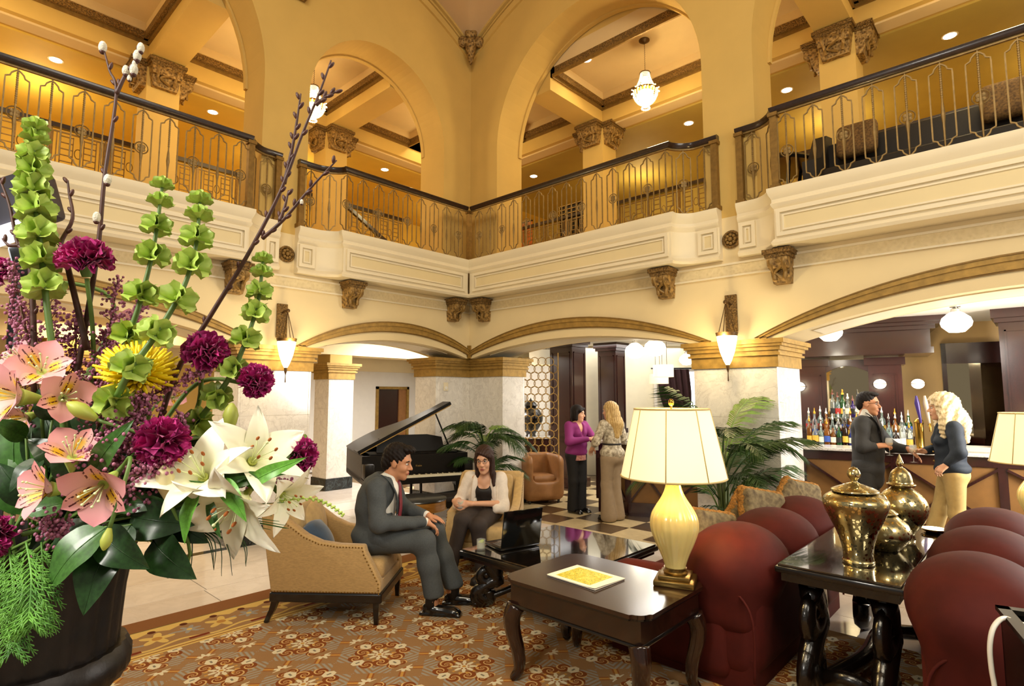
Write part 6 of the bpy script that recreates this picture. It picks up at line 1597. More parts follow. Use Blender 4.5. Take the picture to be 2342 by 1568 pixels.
obj('hair', blob_mesh('hair', hp, .006, .02, lambda P: .005*np.sin(P[..., 0]*150+P[..., 2]*90)*np.sin(P[..., 1]*120+P[..., 2]*60)), M['hair_dark'], r)
face_parts(r, HM, S_, M['hair_dark'], False)
for sg in (-1, 1):
    a = (.49, -.10, 0) if sg < 0 else (.63, .14, 0)
    obj('shoe', blob_mesh('shoe', shoe(None, a, -.12 if sg < 0 else .05, 1.12), .007, .02), M['shoe_black'], r)
    b = MB(); b.tube([(a[0]+.035, a[1], .05), (a[0]+.045, a[1], .24)], [.052, .058], 12); b.build('sock', M['top_black'], r, 'all')
# --- 2: seated woman in the cream jacket
ORG = local(CH2, CA2, (.06, 0, 0)); ORG.z = .012
r = person('smiling woman with glasses and cream jacket sitting with a drink', ORG, CA2)
S_ = 1.12; HM = HMat((.10, .0, 1.105), .10, -.12, .06); HP = xf(head_prims(S_, True), HM)
GLS = Vector((.34, -.235, .70))
HR, HL = (.285, -.275, .71), (.345, -.125, .70)
body = HP+[('cap', (.0, 0, .60), (.035, 0, .86), .10, .105, .06), ('ell', (.05, 0, .90), (.075, .14, .07)), ('cap', (.045, 0, .94), (.075, 0, 1.0), .05, .048, .03), ('ell', (.10, .05, .80), (.05, .052, .055)), ('ell', (.10, -.05, .80), (.05, .052, .055))]
for sg, h, el in ((-1, HR, (.05, -.265, .68)), (1, HL, (.12, .20, .665))):
    body += chain([(.03, sg*.08, .90), (.03, sg*.165, .91), el, h], [.05, .048, .036, .024], .03)
LEG = ((-1, (.46, -.165, .565), (.50, -.235, .27), (.53, -.25, .13)), (1, (.44, -.01, .50), (.44, .02, .22), (.45, .03, .09)))
for sg, kn, mid, an in LEG: body += chain([(.02, sg*.09, .56), kn, mid, an], [.085, .056, .045, .032], .03)
body += hand_prims(HR, (.85, .45, 0), (-.2, -.9, .2), 1, 1.0, .92)+hand_prims(HL, (.25, -.95, .1), (.85, .1, .35), -1, .95, .92)
obj('body', blob_mesh('body', body, .0065, .022), M['skin_f'], r)
tr = [('ell', (.0, 0, .555), (.14, .175, .11))]
for sg, kn, mid, an in LEG: tr += chain([(.02, sg*.085, .565), kn, mid, Vector(mid).lerp(Vector(an), .8)], [.105, .078, .068, .062], .03)
obj('trousers', blob_mesh('trousers', tr, .010, .035), M['trousers_brown'], r)
tp_ = [('cap', (.01, 0, .60), (.05, 0, .80), .118, .118, .06), ('ell', (.10, .05, .785), (.055, .058, .055)), ('ell', (.10, -.05, .785), (.055, .058, .055)), ('-ell', (.17, 0, .885), (.085, .085, .075), None, .01), ('-box', (0, 0, .98), (.3, .3, .12), .001, None, .004)]
obj('camisole', blob_mesh('camisole', tp_, .009, .03), M['top_black'], r)
jk = [('cap', (-.01, 0, .60), (.02, 0, .84), .135, .130, .06), ('ell', (.01, 0, .90), (.10, .185, .075), None, .05), ('ell', (.03, .08, .72), (.115, .10, .16), None, .04), ('ell', (.03, -.08, .72), (.115, .10, .16), None, .04)]
for sg, el, w in ((-1, Vector((.05, -.275, .655)), Vector((.12, -.275, .65))), (1, Vector((.12, .205, .63)), Vector((.165, .13, .63)))):
    jk += chain([(.02, sg*.165, .915), el, w], [.070, .064, .058], .03)
jk += [('-cap', (.155, 0, 1.02), (.20, 0, .52), .085, .105, .012), ('-ell', (.06, 0, 1.0), (.075, .075, .08), None, .012)]
obj('jacket', blob_mesh('jacket', jk, .008, .03, lambda P: .004*np.sin(P[..., 2]*60+np.sin(P[..., 1]*20)*2)*np.sin(P[..., 1]*16)), M['jacket_cream'], r)
lp_ = MB()
for sg in (-1, 1): lp_.tube(spline([(.03, sg*.065, .965), (.105, sg*.085, .93), (.140, sg*.095, .84), (.142, sg*.11, .72), (.12, sg*.12, .60)], 5), lambda t: .010+.020*math.sin(PI*min(1, t*1.05)), 6, sq=(1.2, .3), up=Vector((1, 0, 0)))
lp_.build('lapels', M['jacket_cream'], r, 'all')
s = S_
hp = [('ell', (-.020*s, 0, .052*s), (.110*s, .090*s, .096*s)), ('ell', (-.05*s, 0, -.04), (.07*s, .085*s, .11*s)), ('cap', (.0, .075*s, .02), (.02, .085, -.14), .030, .028, .02), ('cap', (.02, .09, -.14), (.06, .10, -.25), .030, .016, .02), ('cap', (.0, -.075*s, .02), (.01, -.08, -.13), .028, .024, .02), ('cap', (.01, -.08, -.13), (.03, -.075, -.20), .024, .012, .02),
      ('-ell', (.112*s, -.004, -.024), (.086*s, .074*s, .108*s), None, .010), ('cap', (.080*s, -.030*s, .092*s), (.066*s, .066*s, .045*s), .018, .020, .012)]
obj('hair', blob_mesh('hair', xf(hp, HM), .006, .018, lambda P: .0025*np.sin(P[..., 1]*260+P[..., 0]*180)), M['hair_brown'], r)
face_parts(r, HM, S_, M['hair_brown'], True, True, True)
for sg, kn, mid, an in LEG: obj('shoe', blob_mesh('shoe', shoe(None, (an[0]-.01, an[1], an[2]-.085 if sg > 0 else an[2]-.07), -.2, .9), .008, .02), M['leather_tan'] if False else M['top_black'], r)
g = tumbler(local(ORG, CA2, (GLS.x+.01, GLS.y+.035, GLS.z-.045)), 'short glass held by the woman in the cream jacket', .036, .085)
# --- standing figures
def facing(a):
    """heading from screen-right angle a: 0 faces right in the picture, 90 faces away, -90 towards us"""
    d = RGT*math.cos(math.radians(a))+FWD*math.sin(math.radians(a)); return math.atan2(d.y, d.x)
def ground(x, D): p = CAMP+FWD*D+RGT*((x-1171)/1298*D); return Vector((p.x, p.y, 0))
def stand(r, Ht, fem, arms, HM, S_, skin, vox=.010, bust=True, lean=0, legs=None, hands=None, hcurl=(.5, .5), hdir=None, belly=0):
    """skeleton of a standing body of height Ht; arms = ((elbow, wrist) right, left)"""
    k = Ht/1.72; hip = .93*k; sho = 1.42*k; sw = (.165 if fem else .19)*k
    B = xf(head_prims(S_, fem), HM)
    B += [('ell', (0, 0, hip), (.11, .15, .12)), ('cap', (0, 0, hip), (lean*.5, 0, 1.18*k), .105, .11, .06), ('ell', (lean, 0, 1.32*k), (.095, sw-.02, .12)), ('cap', (lean, 0, sho-.02), (lean+.02, 0, sho+.08*k), .055, .05, .03)]
    if fem and bust: B += [('ell', (.085+lean, .06, 1.27*k), (.05, .055, .055)), ('ell', (.085+lean, -.06, 1.27*k), (.05, .055, .055))]
    for i, sg in enumerate((-1, 1)):
        el, w = arms[i]; B += chain([(lean, sg*.08, sho-.03), (lean, sg*sw, sho-.035), el, w], [.055, .050, .038, .026], .03)
        d = Vector(w)-Vector(el); hd = hdir[i] if hdir else (tuple(d), (0, 0, 1))
        B += hand_prims(w, hd[0], hd[1], -1 if sg < 0 else 1, hcurl[i], .95 if fem else 1.06)
    L = legs or (((.02, -.09, .50*k), (.0, -.09, .09)), ((.02, .09, .50*k), (.0, .09, .09)))
    for i, sg in enumerate((-1, 1)): B += chain([(0, sg*.085, hip-.02), L[i][0], L[i][1]], [.085, .056, .04], .03)
    obj('body', blob_mesh('body', B, vox, .025), skin, r); return k, hip, sho, sw, L
def pants(r, hip, L, m_, flare=.075, fem=True, top=.04, vox=.011, zcut=.03):
    tr = [('ell', (-.01, 0, hip), (.125, .175 if fem else .165, .13)), ('cap', (0, 0, hip), (0, 0, hip+top), .12, .12, .04), ('ell', (-.06, .06, hip-.02), (.09, .09, .10)), ('ell', (-.06, -.06, hip-.02), (.09, .09, .10))]
    for i, sg in enumerate((-1, 1)):
        kn = Vector(L[i][0]); an = Vector(L[i][1]); tr += chain([(0, sg*.088, hip-.04), kn, an+Vector((0, 0, -.03))], [.105, .076, flare], .04)
    tr += [('-box', (0, 0, zcut-.3), (1.2, 1.2, .3), .001, None, .003)]
    obj('trousers', blob_mesh('trousers', tr, vox, .04), m_, r)
    for i in range(2): an = L[i][1]; obj('shoe', blob_mesh('shoe', shoe(None, (an[0]-.04, an[1], max(0, an[2]-.09)), 0, .92 if fem else 1.1), .010, .02), M['shoe_black'], r)
# 3: woman in purple
r = person('dark haired woman in purple cardigan leaning on the bar end', ground(1316, 9.03), facing(-52))
HM = HMat((.05, 0, 1.515), .05, .38, 0); ARM = (((.10, -.25, 1.10), (.26, .02, 1.135)), ((.12, .26, 1.12), (.27, .13, 1.145)))
k, hip, sho, sw, L = stand(r, 1.65, True, ARM, HM, 1.0, M['skin_f'], .009, False, .02, None, None, (.8, .8), (((.55, .8, 0), (.2, -.2, .9)), ((.55, -.8, 0), (.2, .2, .9))))
pants(r, hip, L, M['trousers_black'], .085)
j = [('cap', (0, 0, .98), (.01, 0, 1.2), .150, .138, .06), ('ell', (0, 0, .93), (.15, .195, .10)), ('ell', (.02, 0, 1.30), (.115, .185, .10), None, .05), ('ell', (.085, .06, 1.215), (.065, .07, .065)), ('ell', (.085, -.06, 1.215), (.065, .07, .065)), ('ell', (.06, 0, 1.04), (.11, .15, .12))]
for i, sg in enumerate((-1, 1)): el, w = ARM[i]; d = (Vector(w)-Vector(el)).normalized(); j += chain([(.01, sg*.165, 1.335), el, Vector(w)-d*.03], [.072, .062, .042], .03)
j += [('-cap', (.10, 0, 1.47), (.145, 0, 1.19), .088, .016, .01), ('-ell', (.03, 0, 1.46), (.085, .085, .075), None, .01), ('-box', (0, 0, .80), (.4, .4, .055), .001, None, .004)]
obj('cardigan', blob_mesh('cardigan', j, .010, .03), M['sweater_purple'], r)
MB().lathe([(.14, .80), (.152, .805), (.15, .88), (.135, .88)], 28).build('blouse_hem', M['hem_pink'], r, True).scale = (.95, 1.22, 1)
hp = [('ell', (-.022, 0, .052), (.110, .090, .096)), ('ell', (-.05, 0, -.03), (.075, .088, .11)), ('cap', (.0, .078, .03), (.01, .083, -.08), .030, .026, .02), ('cap', (.0, -.078, .03), (.01, -.083, -.08), .030, .026, .02), ('-ell', (.110, 0, -.025), (.080, .066, .105), None, .010), ('cap', (.080, .04, .085), (.066, -.06, .05), .020, .02, .012)]
obj('hair', blob_mesh('hair', xf(hp, HM), .007, .02), M['hair_dark'], r); face_parts(r, HM, 1.0, M['hair_dark'], True, False, True)
# 4: blonde woman seen from behind
r = person('long haired blonde woman in snake print blouse seen from behind', ground(1396, 8.44), facing(125))
HM = HMat((.03, 0, 1.57), .05, .25, 0); ARM = (((.05, -.28, 1.16), (.24, -.22, 1.09)), ((.04, .27, 1.14), (.20, .20, 1.02)))
LG = (((.02, -.08, .51), (.0, -.09, .09)), ((.03, .09, .51), (-.02, .10, .09)))
k, hip, sho, sw, L = stand(r, 1.70, True, ARM, HM, 1.0, M['skin_f'], .009, False, 0, LG, None, (.6, .7))
pants(r, hip, L, M['trousers_taupe'], .115, True, .04, .011, .01)
j = [('cap', (0, 0, 1.0), (.0, 0, 1.25), .135, .130, .06), ('ell', (-.01, 0, .97), (.16, .20, .12)), ('ell', (.0, 0, 1.35), (.11, .185, .10), None, .05), ('ell', (.08, 0, 1.25), (.07, .12, .08))]
for i, sg in enumerate((-1, 1)): el, w = ARM[i]; j += chain([(.0, sg*.165, 1.38), el, Vector(el).lerp(Vector(w), .35)], [.070, .062, .055], .03)
j += [('-ell', (.03, 0, 1.50), (.085, .085, .075), None, .01), ('-box', (0, 0, .80), (.4, .4, .07), .001, None, .004)]
obj('blouse', blob_mesh('blouse', j, .010, .03, lambda P: .004*np.sin(P[..., 1]*50+P[..., 2]*20)), M['print_blouse'], r)
MB().lathe([(.138, 1.085), (.143, 1.09), (.143, 1.105), (.138, 1.11)], 28).build('belt', M['top_black'], r, True).scale = (1.0, 1.02, 1)
hp = [('ell', (-.022, 0, .055), (.110, .092, .098)), ('cap', (-.055, 0, .02), (-.10, 0, -.20), .092, .10, .03), ('cap', (-.10, .03, -.18), (-.115, .04, -.36), .09, .045, .03), ('cap', (-.10, -.03, -.18), (-.11, -.05, -.33), .09, .04, .03), ('cap', (-.02, .075, .0), (-.04, .10, -.22), .035, .04, .02), ('cap', (-.02, -.075, .0), (-.04, -.10, -.22), .035, .04, .02), ('-ell', (.110, 0, -.025), (.080, .066, .105), None, .010)]
obj('hair', blob_mesh('hair', xf(hp, HM), .008, .02, lambda P: .004*np.sin(P[..., 1]*170+P[..., 0]*120+np.sin(P[..., 2]*20)*1.5)), M['hair_blonde'], r); face_parts(r, HM, 1.0, M['hair_blonde'], True)
# 5: man at the bar
def wine(p, lab, fill=.5):
    g = thing('wine_glass', lab, 'wine glass', p, 0, 'stemmed wine glasses')
    MB().lathe([(0, 0), (.036, .001), (.034, .004), (.006, .008), (.0035, .02), (.0035, .085), (.010, .095), (.032, .115), (.040, .145), (.038, .18), (.032, .20), (.030, .20), (.036, .18), (.038, .146), (.030, .118), (.004, .10), (0, .10)], 20).build('glass_bowl', M['glass'], g, 'all')
    MB().lathe([(0, .101), (.010, .104), (.029, .119), (.037, .145), (0, .146)], 18).build('wine', mat('white_wine', '#c89a3a', .05, var=0, alpha=.7), g, 'all')
PB = ground(1972, 6.95)
r = person('man in dark suit holding a wine glass and leaning on the bar', PB, facing(-40))
HM = HMat((.045, 0, 1.70), .06, -.12, 0); ARM = (((.0, -.29, 1.20), (.15, -.25, 1.22)), ((.22, .26, 1.18), (.42, .12, 1.16)))
k, hip, sho, sw, L = stand(r, 1.84, False, ARM, HM, 1.12, M['skin_m'], .008, False, .0, None, None, (.75, .35), (((.9, .3, .12), (-.2, -.5, .8)), ((.75, -.1, -.65), (.65, .1, .75))))
pants(r, hip, L, M['suit_dark'], .10, False)
st = [('cap', (0, 0, 1.0), (.01, 0, 1.36), .128, .135, .06), ('ell', (.01, 0, 1.42), (.10, .17, .08)), ('cap', (.01, 0, 1.54), (.02, 0, 1.615), .076, .068, .02), ('ell', (.0, 0, 1.47), (.11, .19, .08))]
obj('shirt', blob_mesh('shirt', st, .010, .02), M['shirt_white'], r)
j = [('cap', (0, 0, .95), (.0, 0, 1.38), .158, .156, .06), ('ell', (0, 0, .93), (.165, .195, .14)), ('ell', (0, 0, 1.46), (.128, .225, .105), None, .06), ('ell', (.03, 0, 1.12), (.15, .17, .2), None, .05), ('cap', (0, 0, .93), (.0, 0, .82), .165, .165, .03)]
for i, sg in enumerate((-1, 1)): el, w = ARM[i]; d = (Vector(w)-Vector(el)).normalized(); j += chain([(.0, sg*.195, 1.485), el, Vector(w)-d*.045], [.085, .072, .050], .035)
j += [('-cap', (.17, 0, 1.66), (.205, 0, 1.12), .095, .03, .012), ('-cap', (.02, 0, 1.70), (.02, 0, 1.60), .082, .076, .008), ('-cap', (.20, 0, 1.08), (.24, 0, .72), .02, .09, .01)]
obj('jacket', blob_mesh('jacket', j, .010, .035, lambda P: .005*np.sin(P[..., 2]*34+P[..., 0]*18)*np.sin(P[..., 1]*16)), M['suit_dark'], r)
lp_ = MB()
for sg in (-1, 1): lp_.tube(spline([(.02, sg*.09, 1.60), (.10, sg*.105, 1.53), (.155, sg*.090, 1.42), (.165, sg*.055, 1.27), (.165, sg*.03, 1.12)], 5), lambda t: .010+.018*math.sin(PI*min(1, t*1.1)), 6, sq=(1.3, .35), up=Vector((1, 0, 0)))
lp_.build('lapels', M['suit_dark'], r, 'all')
MB().tube(spline([(.095, 0, 1.585), (.118, 0, 1.55), (.145, 0, 1.42), (.150, 0, 1.2), (.14, 0, 1.02)], 5), lambda t: .018+.018*min(1, t*1.4), 8, sq=(1.25, .35), up=Vector((1, 0, 0))).build('necktie', M['tie_pattern'], r, 'all')
s = 1.12
hp = [('ell', (-.020*s, 0, .052*s), (.101*s, .081*s, .086*s)), ('ell', (-.070*s, 0, 0), (.052*s, .074*s, .08*s)), ('ell', (.045*s, 0, .108*s), (.05*s, .06*s, .026*s), None, .02), ('-ell', (.112*s, 0, -.006*s), (.09*s, .09*s, .10*s), None, .012), ('-ell', (.002, .095*s, -.014), (.030, .03, .036), None, .006), ('-ell', (.002, -.095*s, -.014), (.030, .03, .036), None, .006)]
obj('hair', blob_mesh('hair', xf(hp, HM), .007, .02, lambda P: .003*np.sin(P[..., 0]*170+P[..., 2]*90)*np.sin(P[..., 1]*140)), M['hair_dark'], r); face_parts(r, HM, s, M['hair_dark'], False, True)
a_ = facing(-40); wine(local(PB, a_, (.255, -.205, 1.115)), 'wine glass held by the man in the dark suit')
# 6: curly blonde woman at the bar
PW = ground(2160, 6.35)
r = person('woman with big curly blonde hair and navy jacket holding wine', PW, facing(158))
HM = HMat((.06, 0, 1.665), .08, -.10, 0); ARM = (((.02, -.27, 1.20), (.22, -.13, 1.17)), ((.0, .27, 1.20), (.12, .24, 1.05)))
LG = (((.10, -.10, .54), (.24, -.12, .10)), ((.0, .08, .52), (-.10, .08, .09)))
k, hip, sho, sw, L = stand(r, 1.78, True, ARM, HM, 1.08, M['skin_f'], .008, False, .0, LG, None, (.8, .8), (((.9, .3, .05), (0, -.6, .7)), ((.6, 0, -.6), (.5, .5, .5))))
pants(r, hip, L, M['trousers_khaki'], .085)
j = [('cap', (0, 0, 1.02), (.0, 0, 1.34), .142, .142, .06), ('ell', (-.01, 0, 1.00), (.165, .195, .10)), ('ell', (0, 0, 1.425), (.122, .205, .105), None, .05), ('ell', (.095, .06, 1.30), (.065, .07, .065)), ('ell', (.095, -.06, 1.30), (.065, .07, .065))]
for i, sg in enumerate((-1, 1)): el, w = ARM[i]; d = (Vector(w)-Vector(el)).normalized(); j += chain([(.0, sg*.178, 1.45), el, Vector(w)-d*.045], [.080, .070, .045], .03)
j += [('-cap', (.12, 0, 1.57), (.155, 0, 1.33), .09, .02, .01), ('-ell', (.03, 0, 1.60), (.08, .08, .075), None, .01), ('-box', (0, 0, .84), (.4, .4, .08), .001, None, .006)]
obj('jacket', blob_mesh('jacket', j, .010, .03, lambda P: .004*np.sin(P[..., 2]*50+P[..., 0]*18)*np.sin(P[..., 1]*20)), M['jacket_navy'], r)
s = 1.08
hp = [('ell', (-.030*s, 0, .060*s), (.125*s, .115*s, .105*s)), ('cap', (-.06, 0, .02), (-.11, 0, -.18), .12, .13, .04), ('cap', (-.11, 0, -.16), (-.13, 0, -.34), .13, .08, .04), ('cap', (-.01, .09, .02), (.0, .125, -.20), .06, .06, .03), ('cap', (-.01, -.09, .02), (.0, -.125, -.20), .06, .06, .03), ('cap', (.0, .12, -.18), (.03, .12, -.30), .055, .03, .03), ('cap', (.0, -.12, -.18), (.03, -.12, -.30), .055, .03, .03), ('-ell', (.118*s, 0, -.02), (.082*s, .072*s, .10*s), None, .012)]
obj('hair', blob_mesh('hair', xf(hp, HM), .008, .02, lambda P: .012*np.sin(P[..., 0]*75+P[..., 2]*60)*np.sin(P[..., 1]*70+P[..., 2]*45)), M['hair_platinum'], r); face_parts(r, HM, s, M['hair_blonde'], True, False, True)
bt = MB()
for z in (1.08, 1.18, 1.26): bt.ball((.155 if z < 1.2 else .165, 0, z), .010, 8, 6)
bt.build('buttons', M['gilt'], r, 'all')
wine(local(PW, facing(158), (.325, -.085, 1.045)), 'wine glass held by the curly haired blonde woman')
# ---------------------------------------------------------------- flower arrangement
VC = at(60, 1400, 1.06); VC = Vector((VC.x, VC.y, 1.08))
r = thing('pedestal_table', 'tall dark pedestal table under the flower urn', 'table', (VC.x, VC.y, .012))
MB().lathe([(0, 1.02), (.26, 1.02), (.28, 1.04), (.28, 1.06), (.26, 1.068), (0, 1.068)], 32).build('table_top', M['espresso'], r, True)
MB().lathe([(0, 0), (.22, 0), (.20, .05), (.08, .12), (.06, .5), (.08, .9), (.14, 1.02), (0, 1.02)], 24).build('pedestal', M['espresso'], r, True)
r = thing('flower_urn', 'dark bronze ribbed urn holding the big bouquet', 'urn', VC); r.scale = (.92, .92, 1)
M['urn_bronze'] = mat('urn_bronze', '#0c0806', .42, .35, var=.4, vs=14, col2='#201610', bmp=.15, bs=30)
up = [(.0, 0), (.11, 0), (.112, .02), (.085, .05), (.075, .09), (.10, .14), (.145, .19), (.165, .215)]
MB().lathe(up+[(0, .215)], 48).build('foot', M['urn_bronze'], r, True)
MB().lathe([(.0, .205), (.168, .205), (.176, .22), (.176, .245), (.166, .262), (0, .262)], 64, flute=lambda a, t: 1+.012*math.cos(32*a)).build('ribbed_band', M['urn_bronze'], r, True)
MB().lathe([(.150, .255), (.152, .30), (.156, .36), (.165, .42), (.180, .455), (.186, .465), (.176, .468), (.155, .42), (.14, .30), (0, .28)], 96, flute=lambda a, t: 1+.035*abs(math.cos(12*a))).build('fluted_body', M['urn_bronze'], r, 60)
MOUTH = VC+Vector((0, 0, .44))
def basis(px, py, D, rr, uu, nn):
    """flower matrix: z axis = facing direction given in picture terms (right, up, towards us)"""
    p = at(px, py, D); z = (RGT*rr+UPV*uu-FWD*nn).normalized(); return align(z, UPV if abs(z.z) < .9 else -FWD, p)
def stem_to(mb, p, d, rr=.004, bend=.1, n=8):
    """stem from bloom base p leaving along -d, curving into the urn mouth"""
    p = Vector(p); m = MOUTH+Vector((random.uniform(-.06, .06), random.uniform(-.06, .06), -.03)); L = (p-m).length
    mb.tube(spline([p, p-Vector(d)*L*.3, m.lerp(p, .25)+UPV*0, m], n), rr, 6)
def petal(L, W, curl=.3, cup=.2, nu=9, nv=5, tip=1.0, base=.25, ruffle=0, seed=0, bend0=0):
    rn = random.Random(seed); ph = rn.random()*6; b = MB()
    def fn(u, v):
        s = v*2-1; w = W*max(base*(1-u), max(0, math.sin(PI*min(1, (.04+.96*u)**(.85 if tip >= 1 else 1.35))))**(.8 if tip >= 1 else .62))+1e-4
        a = bend0+curl*u; x = L*(u-.25*curl*curl*u*u*.5); z = L*(.5*curl*u*u+bend0*u)
        z += cup*w*(s*s)*.9+ruffle*math.sin(u*11+s*5+ph)*u*L*.05+ruffle*math.sin(s*9+ph)*u*L*.05
        return (x, s*w, z)
    return b.grid(fn, nu, nv).mesh('petal', 'all')
def stripe_mat(name, c1, c2, cst, yel=None, L=.05, dens=0):
    m, nt, b = newmat(name); v = coords(nt); sp = nt.nodes.new('ShaderNodeSeparateXYZ'); nt.links.new(v, sp.inputs[0]); x = X(sp.outputs[0]); y = X(sp.outputs[1])
    c = mixc(nt, xstep(x, 0, L), c2, c1)
    if yel: c = mixc(nt, (1-xstep(xabs(x-L*.42), L*.12, L*.30))*(1-xstep(xabs(y), L*.10, L*.2)), c, yel)
    if dens:
        n = X(noise(nt, v, 260, 1)); st = xgt(xsin(y*(dens/L)), .72)*xgt(n, .48)*xgt(x, L*.22)*xlt(x, L*.85); c = mixc(nt, st, c, cst)
    nt.links.new(c, b.inputs['Base Color']); b.inputs['Roughness'].default_value = .5; b.inputs['Subsurface Weight'].default_value = .15; b.inputs['Subsurface Radius'].default_value = (.01, .006, .004)
    return m
M['carnation'] = mat('carnation', '#a00c66', .6, var=.25, vs=30, col2='#cc2484', sheen=.2)
M['green_stem'] = mat('green_stem', '#5d7a34', .5, var=.2)
M['calyx'] = mat('calyx', '#4e6a30', .5, var=.2)
M['bell'] = mat('bell', '#a3c248', .45, var=.2, vs=25, col2='#cfe27c', sss=.3)
M['bell_core'] = mat('bell_core', '#c8d890', .5)
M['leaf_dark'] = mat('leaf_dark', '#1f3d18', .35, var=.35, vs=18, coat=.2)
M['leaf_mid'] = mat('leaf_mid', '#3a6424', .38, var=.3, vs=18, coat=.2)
M['leaf_bright'] = mat('leaf_bright', '#5f9a34', .4, var=.25, vs=18)
M['twig'] = mat('twig', '#4a2a1e', .55, var=.3, vs=40)
M['catkin'] = mat('catkin', '#d8d0bc', .9, var=.15, vs=90, bmp=.5, bs=300)
M['bud_brown'] = mat('bud_brown', '#4a2216', .5, var=.2)
M['heather'] = mat('heather', '#9a3f6a', .7, var=.4, vs=120, col2='#d088a4')
M['heather_stem'] = mat('heather_stem', '#6a4a34', .7)
M['mum_yellow'] = mat('mum_yellow', '#f2d410', .5, var=.15, vs=40, sss=.1)
M['lily'] = stripe_mat('lily_white', c3('fbf5e4'), c3('e0e2b0'), c3('e8dcae'), None, .13, 0)
M['lily_bud'] = mat('lily_bud', '#e8dca8', .5, var=.1, vs=20)
M['bud_green'] = mat('bud_green', '#a8b04a', .5, var=.15)
M['anther'] = mat('anther', '#a0561a', .8)
M['filament'] = mat('filament', '#d8e0a8', .5)
M['alst'] = stripe_mat('alstroemeria_pink', c3('eb9fa6'), c3('e8bcb0'), c3('7a1c24'), None, .05, 0)
M['alst_in'] = stripe_mat('alstroemeria_streaked', c3('ea9aa0'), c3('f0c8a8'), c3('5a1018'), c3('e8b820'), .05, 34)
M['fir'] = mat('fir', '#47802c', .5, var=.3, vs=20, col2='#74b040')
# carnations
def carn_mesh(seed):
    rn = random.Random(seed); b = MB()
    for i in range(58):
        th = math.radians(105)*math.sqrt((i+.5)/58); ph = i*2.39996+rn.random()*.4
        Mx = RZ(ph) @ RY(th-PI/2) if False else RZ(ph) @ RY(-(PI/2-th))
        R0 = .012; L = .036+.006*rn.random(); W = .020+.005*rn.random(); p0 = rn.random()*6
        def fn(u, v):
            s = v*2-1; w = W*(.25+.75*u**.7); e = L*(u+(.10*math.sin(s*16+p0)*u**3)); return Mx @ Vector((R0+e, s*w, .004*math.sin(s*7+p0)*u+.010*math.sin(u*3+s*4+p0*2)*u))
        b.grid(fn, 4, 9)
    return b.mesh('bloom', 'all')
CARN = [carn_mesh(i) for i in (1, 2)]
for m_ in CARN: m_.materials.append(M['carnation'])
for i, (x, y, D, rr, uu, nn, s, lab) in enumerate(((196, 598, 1.0, .05, .95, .25, 1.12, 'magenta carnation on the tallest stem beside the willow branch'), (470, 806, 1.0, .45, .75, .5, .98, 'magenta carnation above the yellow bloom'), (584, 870, 1.02, .9, .1, .4, .80, 'magenta carnation at the side of a green bell stem, facing right'),
        (372, 1010, .93, .15, .1, 1, 1.05, 'large magenta carnation facing us left of the white lilies'), (684, 1040, 1.05, .9, .15, .35, .85, 'magenta carnation at the far right tip of the bouquet'), (-4, 1226, .9, -.4, .1, .8, .8, 'magenta carnation cut by the left edge low down'), (2, 622, 1.05, -.5, .2, .6, .7, 'magenta carnation cut by the left edge higher up'), (240, 866, 1.12, .3, .2, .8, .6, 'small magenta carnation deep behind the yellow bloom'))):
    s *= .72; Mx = basis(x, y, D, rr, uu, nn); z = Mx.to_3x3() @ Vector((0, 0, 1))
    r = thing('carnation', lab, 'flower', Mx.translation, 0, 'magenta carnations'); L_ = T(-Mx.translation) @ Mx
    o = obj('bloom', CARN[i % 2], None, r, None, L_ @ S3(s, s, s))
    MB(L_).lathe([(0, -.034*s), (.009*s, -.034*s), (.013*s, -.02*s), (.013*s, 0), (.018*s, .008), (0, .01)], 12).build('calyx', M['calyx'], r, True)
    q = MB(T(-Mx.translation)); stem_to(q, Mx.translation-z*.03, z, .0042); q.build('stem', M['green_stem'], r, 'all')
